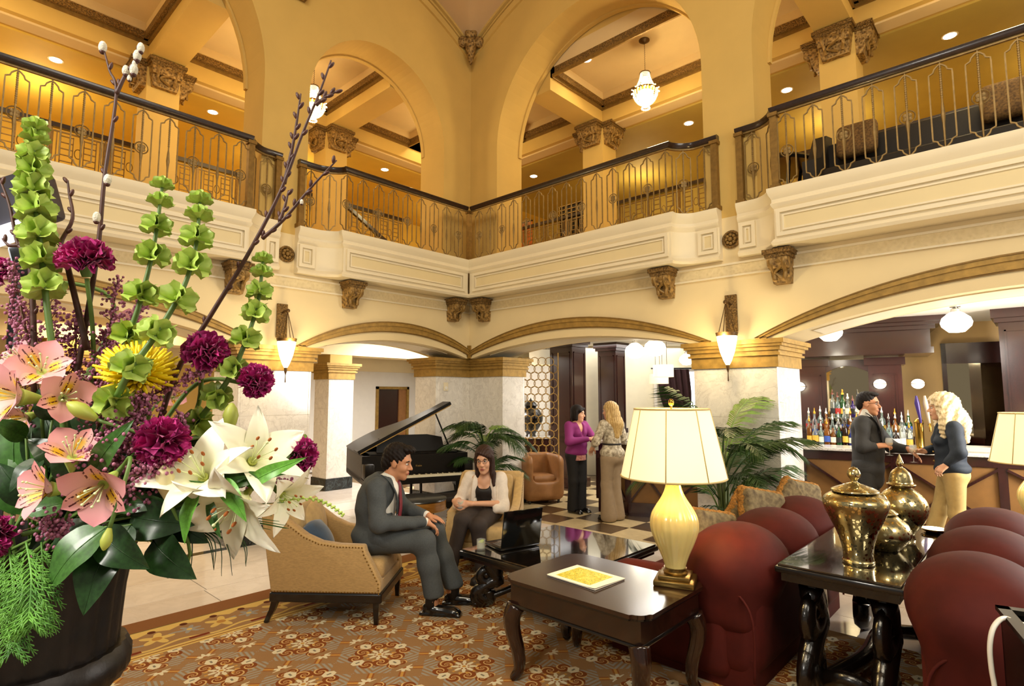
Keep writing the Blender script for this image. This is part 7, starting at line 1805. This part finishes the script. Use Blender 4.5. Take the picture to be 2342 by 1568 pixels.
# alstroemeria
APO = petal(.055, .023, -.7, .20, 9, 6, .5, .3, 0); APO.materials.append(M['alst']); API = petal(.052, .014, -.6, .3, 9, 6, .5, .3, 0); API.materials.append(M['alst_in'])
for i, (x, y, D, rr, uu, nn, s, lab) in enumerate(((92, 838, .95, .45, .45, .75, 1.12, 'pink alstroemeria bloom highest at the left'), (12, 905, .88, -.3, .1, .9, 1.25, 'pink alstroemeria bloom cut by the left edge'), (150, 908, .92, .75, .1, .6, 1.0, 'pink alstroemeria bloom opening right beside a green bud'), (165, 1028, .9, .35, .75, .5, 1.05, 'pink alstroemeria bloom opening upward above two others'),
        (88, 1118, .88, -.45, .15, .85, 1.05, 'pink alstroemeria bloom facing left below the others'), (222, 1122, .84, .15, -.35, .9, 1.18, 'pink alstroemeria bloom with dark streaks facing us lowest'), (45, 960, 1.0, -.2, -.3, .8, .8, 'shaded pink alstroemeria bloom under the left ones'), (292, 742, 1.12, .2, .3, .8, .75, 'small pink alstroemeria bloom behind the green bells'), (398, 908, 1.14, .6, .1, .6, .55, 'tiny pink alstroemeria bloom right of the yellow one'), (500, 990, 1.1, .4, .3, .7, .5, 'tiny pink bloom showing between the white lilies'), (40, 820, 1.02, -.2, .5, .7, .9, 'pink alstroemeria bloom tucked behind the highest one'))):
    s *= .90; Mx = basis(x, y, D, rr, uu, nn) @ RZ(random.random()*2); z = Mx.to_3x3() @ Vector((0, 0, 1))
    r = thing('alstroemeria', lab, 'flower', Mx.translation, 0, 'pink alstroemeria'); L_ = T(-Mx.translation) @ Mx @ T(0, 0, -.02*s)
    for k in range(6):
        me = APO if k % 2 else API; o = obj('petal', me, None, r, None, L_ @ S3(s, s, s) @ RZ(k*PI/3) @ T(.004, 0, 0) @ RY(-1.0 if k % 2 else -.95))
    MB(L_ @ S3(s, s, s)).lathe([(0, -.03), (.004, -.03), (.010, -.008), (.013, .004), (0, .004)], 10).build('throat', M['bell'], r, True)
    q = MB(L_ @ S3(s, s, s))
    for k in range(6): a = k*PI/3+.3; q.tube([(0, 0, .0), (.006*math.cos(a), .006*math.sin(a), .02), (.012*math.cos(a), .012*math.sin(a), .04)], .0009, 4); q.ball((.012*math.cos(a), .012*math.sin(a), .041), .0022, 6, 4)
    q.build('stamens', M['filament'], r, 'all')
    q = MB(T(-Mx.translation)); stem_to(q, Mx.translation-z*.045*s, z, .003); q.build('stem', M['green_stem'], r, 'all')
# lilies
LPT = petal(.150, .042, -1.15, .18, 12, 6, 1.0, .22, .5, 3); LPT.materials.append(M['lily']); LPN = petal(.145, .031, -1.25, .18, 12, 6, 1.0, .25, .4, 5); LPN.materials.append(M['lily'])
for i, (x, y, D, rr, uu, nn, s, op, lab) in enumerate(((452, 1075, .93, -.05, .62, .75, .68, .40, 'large open white lily facing up beside the magenta carnation'), (590, 1040, .98, .62, .5, .5, .68, .42, 'open white lily with brown anthers turned to the right'), (530, 1165, .92, -.2, -.5, .8, .72, .40, 'white lily hanging open downward at the urn side'), (660, 1140, 1.0, .8, -.35, .4, .48, .42, 'small white lily with curled petals at the right tip'))):
    Mx = basis(x, y, D, rr, uu, nn) @ RZ(.4+i); z = Mx.to_3x3() @ Vector((0, 0, 1))
    r = thing('lily', lab, 'flower', Mx.translation, 0, 'white lilies'); L_ = T(-Mx.translation) @ Mx @ T(0, 0, -.05*s) @ S3(s, s, s)
    for k in range(6): obj('petal', LPT if k % 2 else LPN, None, r, None, L_ @ RZ(k*PI/3) @ T(.004, 0, 0) @ RY(-(PI/2-op)+(.05 if k % 2 else 0)))
    q = MB(L_); an = MB(L_)
    for k in range(6): a = k*PI/3+.5; e = (.030*math.cos(a), .030*math.sin(a), .085); q.tube([(0, 0, .0), (.012*math.cos(a), .012*math.sin(a), .05), e], .0012, 5); an.ball(e, (.004, .004, .008), 7, 5)
    q.tube([(0, 0, 0), (.004, 0, .06), (.006, 0, .10)], .0018, 5).ball((.006, 0, .102), .004, 7, 5); q.build('filaments', M['filament'], r, 'all'); an.build('anthers', M['anther'], r, 'all')
    MB(L_).lathe([(0, -.02), (.006, -.02), (.010, .0), (.012, .02), (0, .02)], 10).build('throat', M['bud_green'], r, True)
    q = MB(T(-Mx.translation)); stem_to(q, Mx.translation-z*.06*s, z, .0048); q.build('stem', M['green_stem'], r, 'all')
for i, (x, y, D, rr, uu, nn, L, m_, lab) in enumerate(((380, 1105, .92, -.1, .9, .2, .085, 'lily_bud', 'closed cream lily bud below the open lily'), (527, 955, 1.0, .1, .95, .1, .075, 'bud_green', 'yellowish lily bud standing above the open lilies'), (188, 940, .9, -.7, .5, .3, .07, 'bud_green', 'green lily bud beside the pink blooms'), (244, 1232, .84, .0, -.9, .3, .045, 'bud_green', 'small yellow green bud hanging below the streaked pink bloom'))):
    L *= .72; Mx = basis(x, y, D, rr, uu, nn); z = Mx.to_3x3() @ Vector((0, 0, 1)); r = thing('lily_bud', lab, 'flower bud', Mx.translation, 0, 'closed buds'); L_ = T(-Mx.translation) @ Mx
    MB(L_).lathe([(0, -L*.5), (L*.10, -L*.45), (L*.20, -L*.15), (L*.24, .08*L), (L*.18, .30*L), (L*.07, .46*L), (0, .5*L)], 12, flute=lambda a, t: 1+.07*math.cos(3*a)).build('bud', M[m_], r, 'all')
    q = MB(T(-Mx.translation)); stem_to(q, Mx.translation-z*L*.48, z, .003); q.build('stem', M['green_stem'], r, 'all')
# bells of Ireland
def bell_mesh(seed):
    rn = random.Random(seed); b = MB(); ph = rn.random()*6
    def fn(u, v):
        a = 2*PI*u; rr = .004+.021*v**.8*(1+.12*v*math.cos(5*a+ph)); z = .030*v-.004*v*v+.004*v*v*math.sin(5*a+ph)+.002*math.sin(9*a); return (rr*math.cos(a), rr*math.sin(a), z)
    b.grid(fn, 20, 6, True); b.ball((0, 0, .006), (.004, .004, .006), 6, 4); me = b.mesh('bell', 'all'); me.materials.append(M['bell']); return me
BELL = [bell_mesh(i) for i in range(3)]
BOI = (('tall green bell stem at the far left, thickest with bells', [(82, 285, 1.0), (76, 420, 1.0), (92, 560, .99), (112, 740, .98), (150, 1000, 1.0)], .050, .62, 5, 1.05), ('green bell stem left of the middle with sparse bells', [(372, 418, 1.02), (352, 560, 1.01), (320, 690, 1.0), (285, 800, 1.0), (240, 1000, 1.02)], .074, .64, 5, .95), ('green bell stem bending down across the yellow bloom', [(458, 452, .98), (448, 560, .97), (420, 655, .96), (360, 760, .94), (290, 860, .92), (240, 980, .95)], .066, .95, 5, 1.0), ('green bell stem reaching right beside the magenta carnation', [(602, 588, 1.04), (590, 690, 1.03), (562, 780, 1.02), (520, 870, 1.02), (455, 960, 1.03), (360, 1080, 1.05)], .058, .84, 5, .88))
for (lab, pp, stp, frac, per, bs_) in BOI:
    pts = spline([at(*p) for p in pp], 8); base = pts[-1]; r = thing('bells_of_ireland', lab, 'flower', base, 0, 'bells of Ireland stems')
    q = MB(T(-base)); q.tube(pts+[MOUTH], lambda t: .0028+.0035*t, 7); q.build('stem', M['green_stem'], r, 'all')
    L = [0]
    for a, c in zip(pts, pts[1:]): L.append(L[-1]+(c-a).length)
    s = .008; kk = 0; rn = random.Random(len(lab))
    while s < L[-1]*frac:
        i = next(j for j in range(len(L)-1) if L[j+1] >= s); p = pts[i].lerp(pts[i+1], (s-L[i])/(L[i+1]-L[i])); d = (pts[i]-pts[i+1]).normalized()
        g = min(1, .66+s/L[-1]*1.3)*bs_*.84
        for k in range(per):
            a = k*2*PI/per+kk*.6+rn.random()*.4; x, y, z = frame_of(d); out = (x*math.cos(a)+y*math.sin(a))*1.0+d*(.22 if s > .05 else 1.0)
            o = obj('bell', BELL[rn.randrange(3)], None, r, None, T(p-base) @ align(out) @ S3(g, g, g*1.05))
        s += stp*(.42+.58*min(1, s/(.30*L[-1]))); kk += 1
# pussy willow branches
def willow(lab, paths, catk, buds):
    base = at(*paths[0][0]); r = thing('pussy_willow', lab, 'branch', base, 0, 'bare willow branches')
    for i, pth in enumerate(paths):
        pts = spline([at(*p) for p in pth], 5); q = MB(T(-base)); w0 = .0042 if i == 0 else .0026
        q.tube(pts, lambda t: w0*(1-t)+.0014, 7); q.build('twig', M['twig'], r, 'all')
        rn = random.Random(i+len(lab)); L = len(pts)
        for k in range(buds[i]):
            j = int((k+.5)/buds[i]*(L-1)); d = (pts[j+1]-pts[j]).normalized(); sd = (RGT*(1 if k % 2 else -1)*.6+d).normalized()
            MB(T(-base) @ align(sd, UPV, pts[j]+sd*.006)).ball((0, 0, .002), (.0035, .0035, .008), 7, 6).build('bud', M['bud_brown'], r, 'all')
    for (x, y, D, s) in catk:
        p = at(x, y, D); MB(T(p-base)).ball((0, 0, 0), (.0065*s, .0065*s, .011*s), 10, 8).build('catkin', M['catkin'], r, 'all'); MB(T(p-base)).ball((0, 0, -.008*s), (.005*s, .005*s, .005*s), 8, 6).build('bud_scale', M['bud_brown'], r, 'all')
willow('upright willow branch with white catkins at its forked top', [[(150, 1000, 1.05), (200, 720, 1.04), (225, 560, 1.03), (240, 400, 1.02), (266, 215, 1.02), (250, 160, 1.02), (236, 106, 1.02)], [(266, 215, 1.02), (290, 165, 1.02), (312, 135, 1.02), (325, 105, 1.02)]], [(235, 108, 1.02, 1.1), (322, 110, 1.02, 1.0), (314, 128, 1.02, 1.1), (308, 146, 1.02, .7), (288, 162, 1.02, 1.0), (306, 160, 1.02, 1.1), (296, 179, 1.02, .6), (246, 411, 1.01, 1.0), (221, 497, 1.01, 1.0)], [9, 3])
willow('long leaning willow branch crossing the left balcony', [[(330, 1080, 1.06), (400, 860, 1.05), (485, 715, 1.04), (562, 590, 1.03), (640, 440, 1.02), (690, 310, 1.01), (735, 200, 1.0), (757, 138, 1.0)], [(600, 545, 1.03), (650, 500, 1.02), (710, 430, 1.01), (770, 366, 1.0)], [(650, 420, 1.02), (672, 320, 1.01), (688, 214, 1.0)], [(722, 240, 1.0), (745, 222, 1.0), (768, 210, 1.0)], [(640, 505, 1.02), (652, 470, 1.02), (660, 435, 1.02)]], [(690, 462, 1.01, .5)], [16, 9, 11, 6, 4])
willow('bent willow branch at the left edge', [[(80, 900, 1.0), (70, 610, 1.0), (40, 555, 1.0), (22, 470, 1.0), (-4, 400, 1.0)], [(45, 560, 1.0), (20, 560, 1.0), (5, 545, 1.0)]], [], [8, 2])
willow('thin curved willow twig beside the tall bell stem', [[(200, 800, 1.03), (150, 590, 1.02), (140, 555, 1.02), (166, 500, 1.02), (158, 440, 1.02), (155, 412, 1.02)], [(140, 555, 1.02), (110, 530, 1.02), (95, 500, 1.02)]], [], [7, 3])
# heather
def heather(lab, pts_px, n, w, seed):
    rn = random.Random(seed); pts = spline([at(*p) for p in pts_px], 6); base = pts[0]; r = thing('heather', lab, 'flower', base, 0, 'pink heather sprigs')
    q = MB(T(-base)); q.tube(pts, .0016, 5); b = MB(T(-base))
    for i in range(n):
        t = (.25+.75*rn.random())*(len(pts)-1.01); k = int(t); p = pts[k].lerp(pts[k+1], t-k); o = Vector((rn.gauss(0, 1), rn.gauss(0, 1), rn.gauss(0, 1)))*w*(1.15-.8*t/len(pts))
        if i % 5 == 0: q.tube([p, p+o], .0007, 4)
        b.ball(p+o, (.0022+.0014*rn.random(),)*3, 5, 4)
    q.build('stem', M['heather_stem'], r, 'all'); b.build('blossoms', M['heather'], r, 'all')['kind'] = 'stuff'
HE = (('pink heather plume left of the tall bell stem', [(60, 1000, 1.04), (55, 850, 1.04), (40, 690, 1.05)], 220, .020), ('pink heather plume between the bell stems', [(150, 1000, 1.06), (170, 860, 1.06), (175, 720, 1.06)], 220, .020), ('pink heather plume behind the yellow bloom', [(180, 1000, 1.06), (225, 880, 1.06), (250, 760, 1.07)], 220, .022), ('pink heather plume low behind the lilies', [(250, 1120, 1.0), (330, 1020, 1.0), (420, 960, 1.0)], 220, .020), ('pink heather sprig rising at the far left', [(90, 900, 1.0), (60, 760, 1.0), (25, 600, 1.0)], 170, .016), ('pink heather sprig beside the tall bell stem', [(120, 950, 1.03), (125, 800, 1.03), (105, 650, 1.03)], 150, .018), ('pink heather sprig under the top carnation', [(200, 980, 1.05), (235, 830, 1.05), (270, 640, 1.05)], 170, .016), ('pink heather sprig leaning right of the top carnation', [(230, 980, 1.05), (280, 800, 1.06), (330, 690, 1.06)], 150, .015), ('pink heather sprig above the large carnation', [(250, 1050, 1.0), (310, 930, .99), (480, 840, 1.0)], 200, .014), ('dense heather clump behind the buds', [(200, 1050, 1.0), (250, 900, .98), (300, 830, .98)], 200, .026), ('dense heather clump left of the large carnation', [(200, 1080, .96), (280, 1000, .95), (330, 900, .96)], 220, .026), ('dense pink heather clump below the large carnation', [(240, 1150, .93), (320, 1090, .92), (380, 1050, .92)], 260, .022), ('dense heather clump above the streaked pink bloom', [(170, 1130, .93), (230, 1050, .92), (290, 990, .92)], 200, .022), ('small heather clump low at the left', [(60, 1180, .92), (120, 1205, .9), (140, 1215, .9)], 120, .016), ('thin heather sprig reaching right past the lilies', [(480, 1120, 1.05), (600, 1090, 1.05), (690, 1120, 1.05)], 90, .007))
for i, (lab, pp, n, w) in enumerate(HE): heather(lab, pp, int(n*1.5), w, i+20)
# yellow spider chrysanthemum
Mx = basis(318, 855, .98, .25, .75, .55); z = Mx.to_3x3() @ Vector((0, 0, 1)); r = thing('spider_chrysanthemum', 'spiky yellow chrysanthemum in the middle of the bouquet', 'flower', Mx.translation); L_ = T(-Mx.translation) @ Mx; q = MB(L_); rn = random.Random(4)
for i in range(150):
    th = math.radians(98)*math.sqrt((i+.5)/150); ph = i*2.39996; d = Vector((math.sin(th)*math.cos(ph), math.sin(th)*math.sin(ph), math.cos(th))); L = .030+.030*math.sin(th)*(.8+.4*rn.random())
    q.tube([d*.006, d*L*.6+Vector((0, 0, .002)), d*L+Vector((0, 0, .010*math.sin(th)))], [.0028, .0044, .002], 5)
q.build('ray_petals', M['mum_yellow'], r, 'all')['kind'] = 'stuff'
q = MB(T(-Mx.translation)); stem_to(q, Mx.translation-z*.005, z, .004); q.build('stem', M['green_stem'], r, 'all')
r = thing('yellow_bloom', 'small yellow petals half hidden behind the large carnation', 'flower', at(325, 1010, 1.0)); q = MB(); rn = random.Random(9)
for i in range(26): a = i*2.4; q.tube([(0, 0, 0), (.02*math.cos(a), .02*math.sin(a), .012*rn.random()), (.035*math.cos(a), .035*math.sin(a), .02*rn.random())], [.003, .004, .001], 5)
q.build('petals', M['mum_yellow'], r, 'all')['kind'] = 'stuff'; 
# foliage
LEAF = {}
def leaf_mesh(kind):
    if kind in LEAF: return LEAF[kind]
    b = MB(); W = {'broad': .30, 'blade': .12, 'long': .17}[kind]
    def fn(u, v):
        s = v*2-1; w = W*math.sin(PI*u**.72)**.85*(1-.12*u); return (u, s*w, .10*abs(s)*w*2+.10*math.sin(u*PI)-.14*u*u+.012*math.sin(u*15)*abs(s))
    b.grid(fn, 14, 7); b.tube([(u, 0, .10*math.sin(u*PI)-.14*u*u+.003) for u in [i/9 for i in range(10)]], lambda t: .012*(1-t)+.002, 4)
    LEAF[kind] = b.mesh('leaf', 'all'); return LEAF[kind]
LV = {}
def leaf(r, base, a, c, kind, m_, roll=0):
    """leaf from picture point a to c (x, y, D)"""
    p = at(*a); q = at(*c); d = q-p; L = d.length; x = d.normalized(); n = (-FWD+UPV*.55); n = (n-x*n.dot(x)).normalized(); y = n.cross(x)
    Mx = Matrix(((x.x, y.x, n.x, p.x), (x.y, y.y, n.y, p.y), (x.z, y.z, n.z, p.z), (0, 0, 0, 1)))
    key = (kind, m_)
    if key not in LV: me = leaf_mesh(kind).copy(); me.materials.clear(); me.materials.append(M[m_]); LV[key] = me
    return obj('leaf', LV[key], None, r, None, T(-base) @ Mx @ RX(roll) @ S3(L, L, L))
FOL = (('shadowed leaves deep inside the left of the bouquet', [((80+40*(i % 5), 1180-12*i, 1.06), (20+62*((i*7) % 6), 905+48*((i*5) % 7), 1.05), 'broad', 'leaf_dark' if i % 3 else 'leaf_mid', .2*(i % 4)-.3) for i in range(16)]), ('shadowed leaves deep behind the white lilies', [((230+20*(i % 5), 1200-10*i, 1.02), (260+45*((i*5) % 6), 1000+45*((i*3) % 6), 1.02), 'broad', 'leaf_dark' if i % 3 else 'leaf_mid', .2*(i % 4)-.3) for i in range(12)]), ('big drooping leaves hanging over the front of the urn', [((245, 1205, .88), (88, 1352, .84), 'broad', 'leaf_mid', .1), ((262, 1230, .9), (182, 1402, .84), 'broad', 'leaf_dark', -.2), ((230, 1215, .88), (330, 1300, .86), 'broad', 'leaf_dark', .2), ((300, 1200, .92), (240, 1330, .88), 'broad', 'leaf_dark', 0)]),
       ('glossy leaf spray at the right rim of the urn', [((350, 1235, .94), (436, 1322, .9), 'broad', 'leaf_dark', .2), ((300, 1180, .95), (430, 1200, .92), 'broad', 'leaf_dark', .3), ((330, 1170, .98), (400, 1255, .95), 'broad', 'leaf_dark', -.3), ((260, 1150, .96), (385, 1150, .93), 'long', 'leaf_mid', .2), ((400, 1190, .96), (470, 1240, .94), 'broad', 'leaf_dark', .2)]),
       ('slender bright lily leaves among the white lilies', [((455, 1120, .92), (412, 1240, .88), 'long', 'leaf_bright', .2), ((505, 1095, .92), (560, 1185, .88), 'long', 'leaf_bright', -.2), ((480, 1140, .93), (500, 1230, .9), 'blade', 'leaf_mid', 0), ((560, 1110, .96), (692, 1045, .95), 'blade', 'leaf_bright', .3), ((420, 1150, .95), (560, 1085, .93), 'blade', 'leaf_mid', .2), ((440, 1135, .95), (640, 1075, .95), 'blade', 'leaf_mid', 0), ((380, 1130, .95), (500, 1110, .93), 'long', 'leaf_mid', .3)]),
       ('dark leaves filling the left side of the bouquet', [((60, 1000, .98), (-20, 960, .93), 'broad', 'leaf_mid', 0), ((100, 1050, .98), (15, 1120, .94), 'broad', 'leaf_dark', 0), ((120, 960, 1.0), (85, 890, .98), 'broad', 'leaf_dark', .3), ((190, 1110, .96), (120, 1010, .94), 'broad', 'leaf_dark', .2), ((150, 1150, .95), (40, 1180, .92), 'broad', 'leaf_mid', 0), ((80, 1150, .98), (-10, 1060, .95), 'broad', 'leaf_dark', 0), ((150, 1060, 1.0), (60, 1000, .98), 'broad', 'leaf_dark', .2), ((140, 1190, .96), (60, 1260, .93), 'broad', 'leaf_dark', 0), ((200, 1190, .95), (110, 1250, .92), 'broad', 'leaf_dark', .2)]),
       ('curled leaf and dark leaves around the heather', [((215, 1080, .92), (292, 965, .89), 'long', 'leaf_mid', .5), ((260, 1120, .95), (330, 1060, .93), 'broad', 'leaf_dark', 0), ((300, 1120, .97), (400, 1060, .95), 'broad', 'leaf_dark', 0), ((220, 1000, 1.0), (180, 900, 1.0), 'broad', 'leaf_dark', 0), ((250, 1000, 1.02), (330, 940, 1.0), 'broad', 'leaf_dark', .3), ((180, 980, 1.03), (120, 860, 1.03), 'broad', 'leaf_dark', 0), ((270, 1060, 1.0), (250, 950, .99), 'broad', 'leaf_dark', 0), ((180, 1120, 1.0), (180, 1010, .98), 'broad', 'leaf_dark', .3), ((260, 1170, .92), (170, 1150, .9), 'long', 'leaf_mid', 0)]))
for lab, lv in FOL:
    base = at(*lv[0][0]); r = thing('leaf_spray', lab, 'foliage', base, 0, 'leaf sprays'); q = MB(T(-base))
    for a, c, kind, m_, ro in lv: leaf(r, base, a, c, kind, m_, ro); q.tube([at(*a), at(*a).lerp(MOUTH, .5)+UPV*.01, MOUTH-UPV*.03], .0022, 5)
    q.build('stalks', M['green_stem'], r, 'all')
def fir_frond(lab, pts_px, seed):
    rn = random.Random(seed); pts = spline([at(*p) for p in pts_px], 8); base = pts[0]; r = thing('cypress_frond', lab, 'foliage', base, 0, 'feathery cypress fronds'); b = MB(T(-base)); b.tube(pts, .0016, 5); n = len(pts)
    for i in range(2, n):
        t = i/n; d = (pts[min(i+1, n-1)]-pts[i-1]).normalized(); l = .045*math.sin(PI*min(1, (1-t)*.9+.12))**.7+.006
        for s_ in (-1, 1):
            sd = (RGT*s_*.75+d*.8-FWD*rn.uniform(-.2, .2)).normalized(); e = pts[i]+sd*l; b.tube([pts[i], e], [.0012, .0006], 4)
            for k in range(3):
                p = pts[i].lerp(e, (k+1)/4)
                for s2 in (-1, 1): x = sd.cross(FWD).normalized()*s2; b.tube([p, p+(x*.5+sd).normalized()*l*.34*(1-k*.15)], [.0012, .0006], 4)
    b.build('needles', M['fir'], r, 'all')['kind'] = 'stuff'
for i, (lab, pp) in enumerate((('bright cypress frond hanging at the left edge of the urn', [(20, 1250, .9), (30, 1340, .87), (35, 1480, .84)]), ('cypress frond nearest the left edge', [(-10, 1260, .92), (-5, 1360, .9), (10, 1470, .88)]), ('cypress frond hanging in front of the urn', [(60, 1240, .88), (72, 1320, .85), (66, 1415, .83)]), ('shaded cypress frond under the big leaf', [(95, 1240, .9), (98, 1330, .87), (88, 1415, .85)]))): fir_frond(lab, pp, i)
r = thing('bear_grass', 'thin grass blades fanning out right of the lilies', 'grass', at(430, 1180, .98)); base = at(430, 1180, .98); rn = random.Random(3)
for i in range(16):
    y = rn.uniform(-25, 40); L = rn.uniform(130, 250); b = MB(T(-base)); b.tube(spline([at(420, 1175+y*.3, .98), at(420+L*.5, 1172+y*.7, .98), at(420+L, 1180+y*1.3, .98)], 6), lambda t: .0016*(1-t)+.0004, 4); b.build('blade', M['leaf_mid'], r, 'all')
for i in range(8):
    x = 420+rn.uniform(0, 130); b = MB(T(-base)); b.tube(spline([at(400, 1190, .97), at(x, 1230, .95), at(x+rn.uniform(-10, 25), 1290+rn.uniform(0, 30), .94)], 6), lambda t: .0016*(1-t)+.0005, 4); b.build('blade', M['leaf_dark'], r, 'all')
q = thing('bloom_spike', 'thin yellow green spike drooping above the tan armchair', 'flower', at(640, 1145, 1.0)); base = at(640, 1145, 1.0); b = MB(T(-base)); pts = spline([at(640, 1145, 1.0), at(710, 1140, 1.0), at(755, 1155, 1.0), at(785, 1178, 1.0)], 8); b.tube(pts, .0012, 4)
for i, p in enumerate(pts): b.ball(p+UPV*.002*((-1)**i), (.003, .003, .0025), 6, 4)
b.build('florets', M['bell'], q, 'all')['kind'] = 'stuff'
# work light half hidden behind the flowers at the left edge
p = at(20, 500, 1.9)
r = thing('work_light', 'dark lamp head with a bright tube behind the flowers', 'work light', p, math.atan2(RGT.y, RGT.x))
Mx = RY(-.33)
MB(Mx).box((-.25, 0, -.02), (.13, .10, .16), .02).build('housing', mat('lamp_housing', '#3a3840', .4, .2), r, True); MB(Mx).box((-.25, -.02, -.075), (.085, .03, -.02), .012).build('tube', emat('tube_glow', (.95, .98, 1), 6), r, True)
MB(Mx).box((-.05, .02, -.20), (.06, .06, -.08), .01).build('bracket', M['plastic_black'], r); MB().cyl((0, .05, -p.z+.02), (0, .05, -.15), .015, None, 10).build('stand_pole', M['plastic_black'], r)
for k in range(3): a = k*2.1+.3; MB().cyl((0, .05, -p.z+.45), (.4*math.cos(a), .05+.4*math.sin(a), -p.z+.012), .010, None, 8).build('stand_leg', M['plastic_black'], r)
# ---------------------------------------------------------------- pieces of parts become their children
SUB = {'lapels': 'jacket', 'buttons': 'jacket', 'necktie': 'shirt', 'eye': 'body', 'iris': 'body', 'eyebrow': 'body', 'lips': 'body', 'teeth': 'body', 'eyeglasses': 'body', 'hair': 'body', 'blouse_hem': 'cardigan', 'belt': 'blouse',
       'shade_piping': 'lamp_shade', 'bulb': 'lamp_shade', 'finial': 'lamp_shade', 'keyboard': 'base', 'screen': 'lid', 'nailhead_trim': 'side_panel', 'welt': 'armrest', 'lid_flap': 'lid', 'lid_edge': 'lid', 'pilaster_molding': 'pilaster',
       'pedal': 'pedal_lyre', 'mat_board': 'frame', 'print': 'mat_board', 'cover_photo': 'cover', 'drink': 'tumbler', 'lime_slice': 'tumbler', 'wine': 'glass_bowl', 'apron_bead': 'apron', 'bracket_leaf': 'bracket_body', 'bud_scale': 'twig', 'catkin': 'twig', 'bud': 'twig', 'anthers': 'filaments', 'diffuser': 'shade'}
kids = {}
for o in list(COL.objects):
    if o.parent is not None: kids.setdefault(o.parent, []).append(o)
for par, ch in kids.items():
    by = {}
    for c in ch: by.setdefault(c.name.split('.')[0], []).append(c)
    for c in ch:
        t = SUB.get(c.name.split('.')[0])
        if t and t in by and (par.parent is None):
            tg = by[t]; i = by[c.name.split('.')[0]].index(c); q = tg[min(i, len(tg)-1)] if len(tg) > 1 and t != 'twig' else tg[0]
            if q is c or q.parent is not par: continue
            ml = c.matrix_local.copy(); c.parent = q; c.matrix_parent_inverse = Matrix.Identity(4); c.matrix_local = q.matrix_local.inverted() @ ml
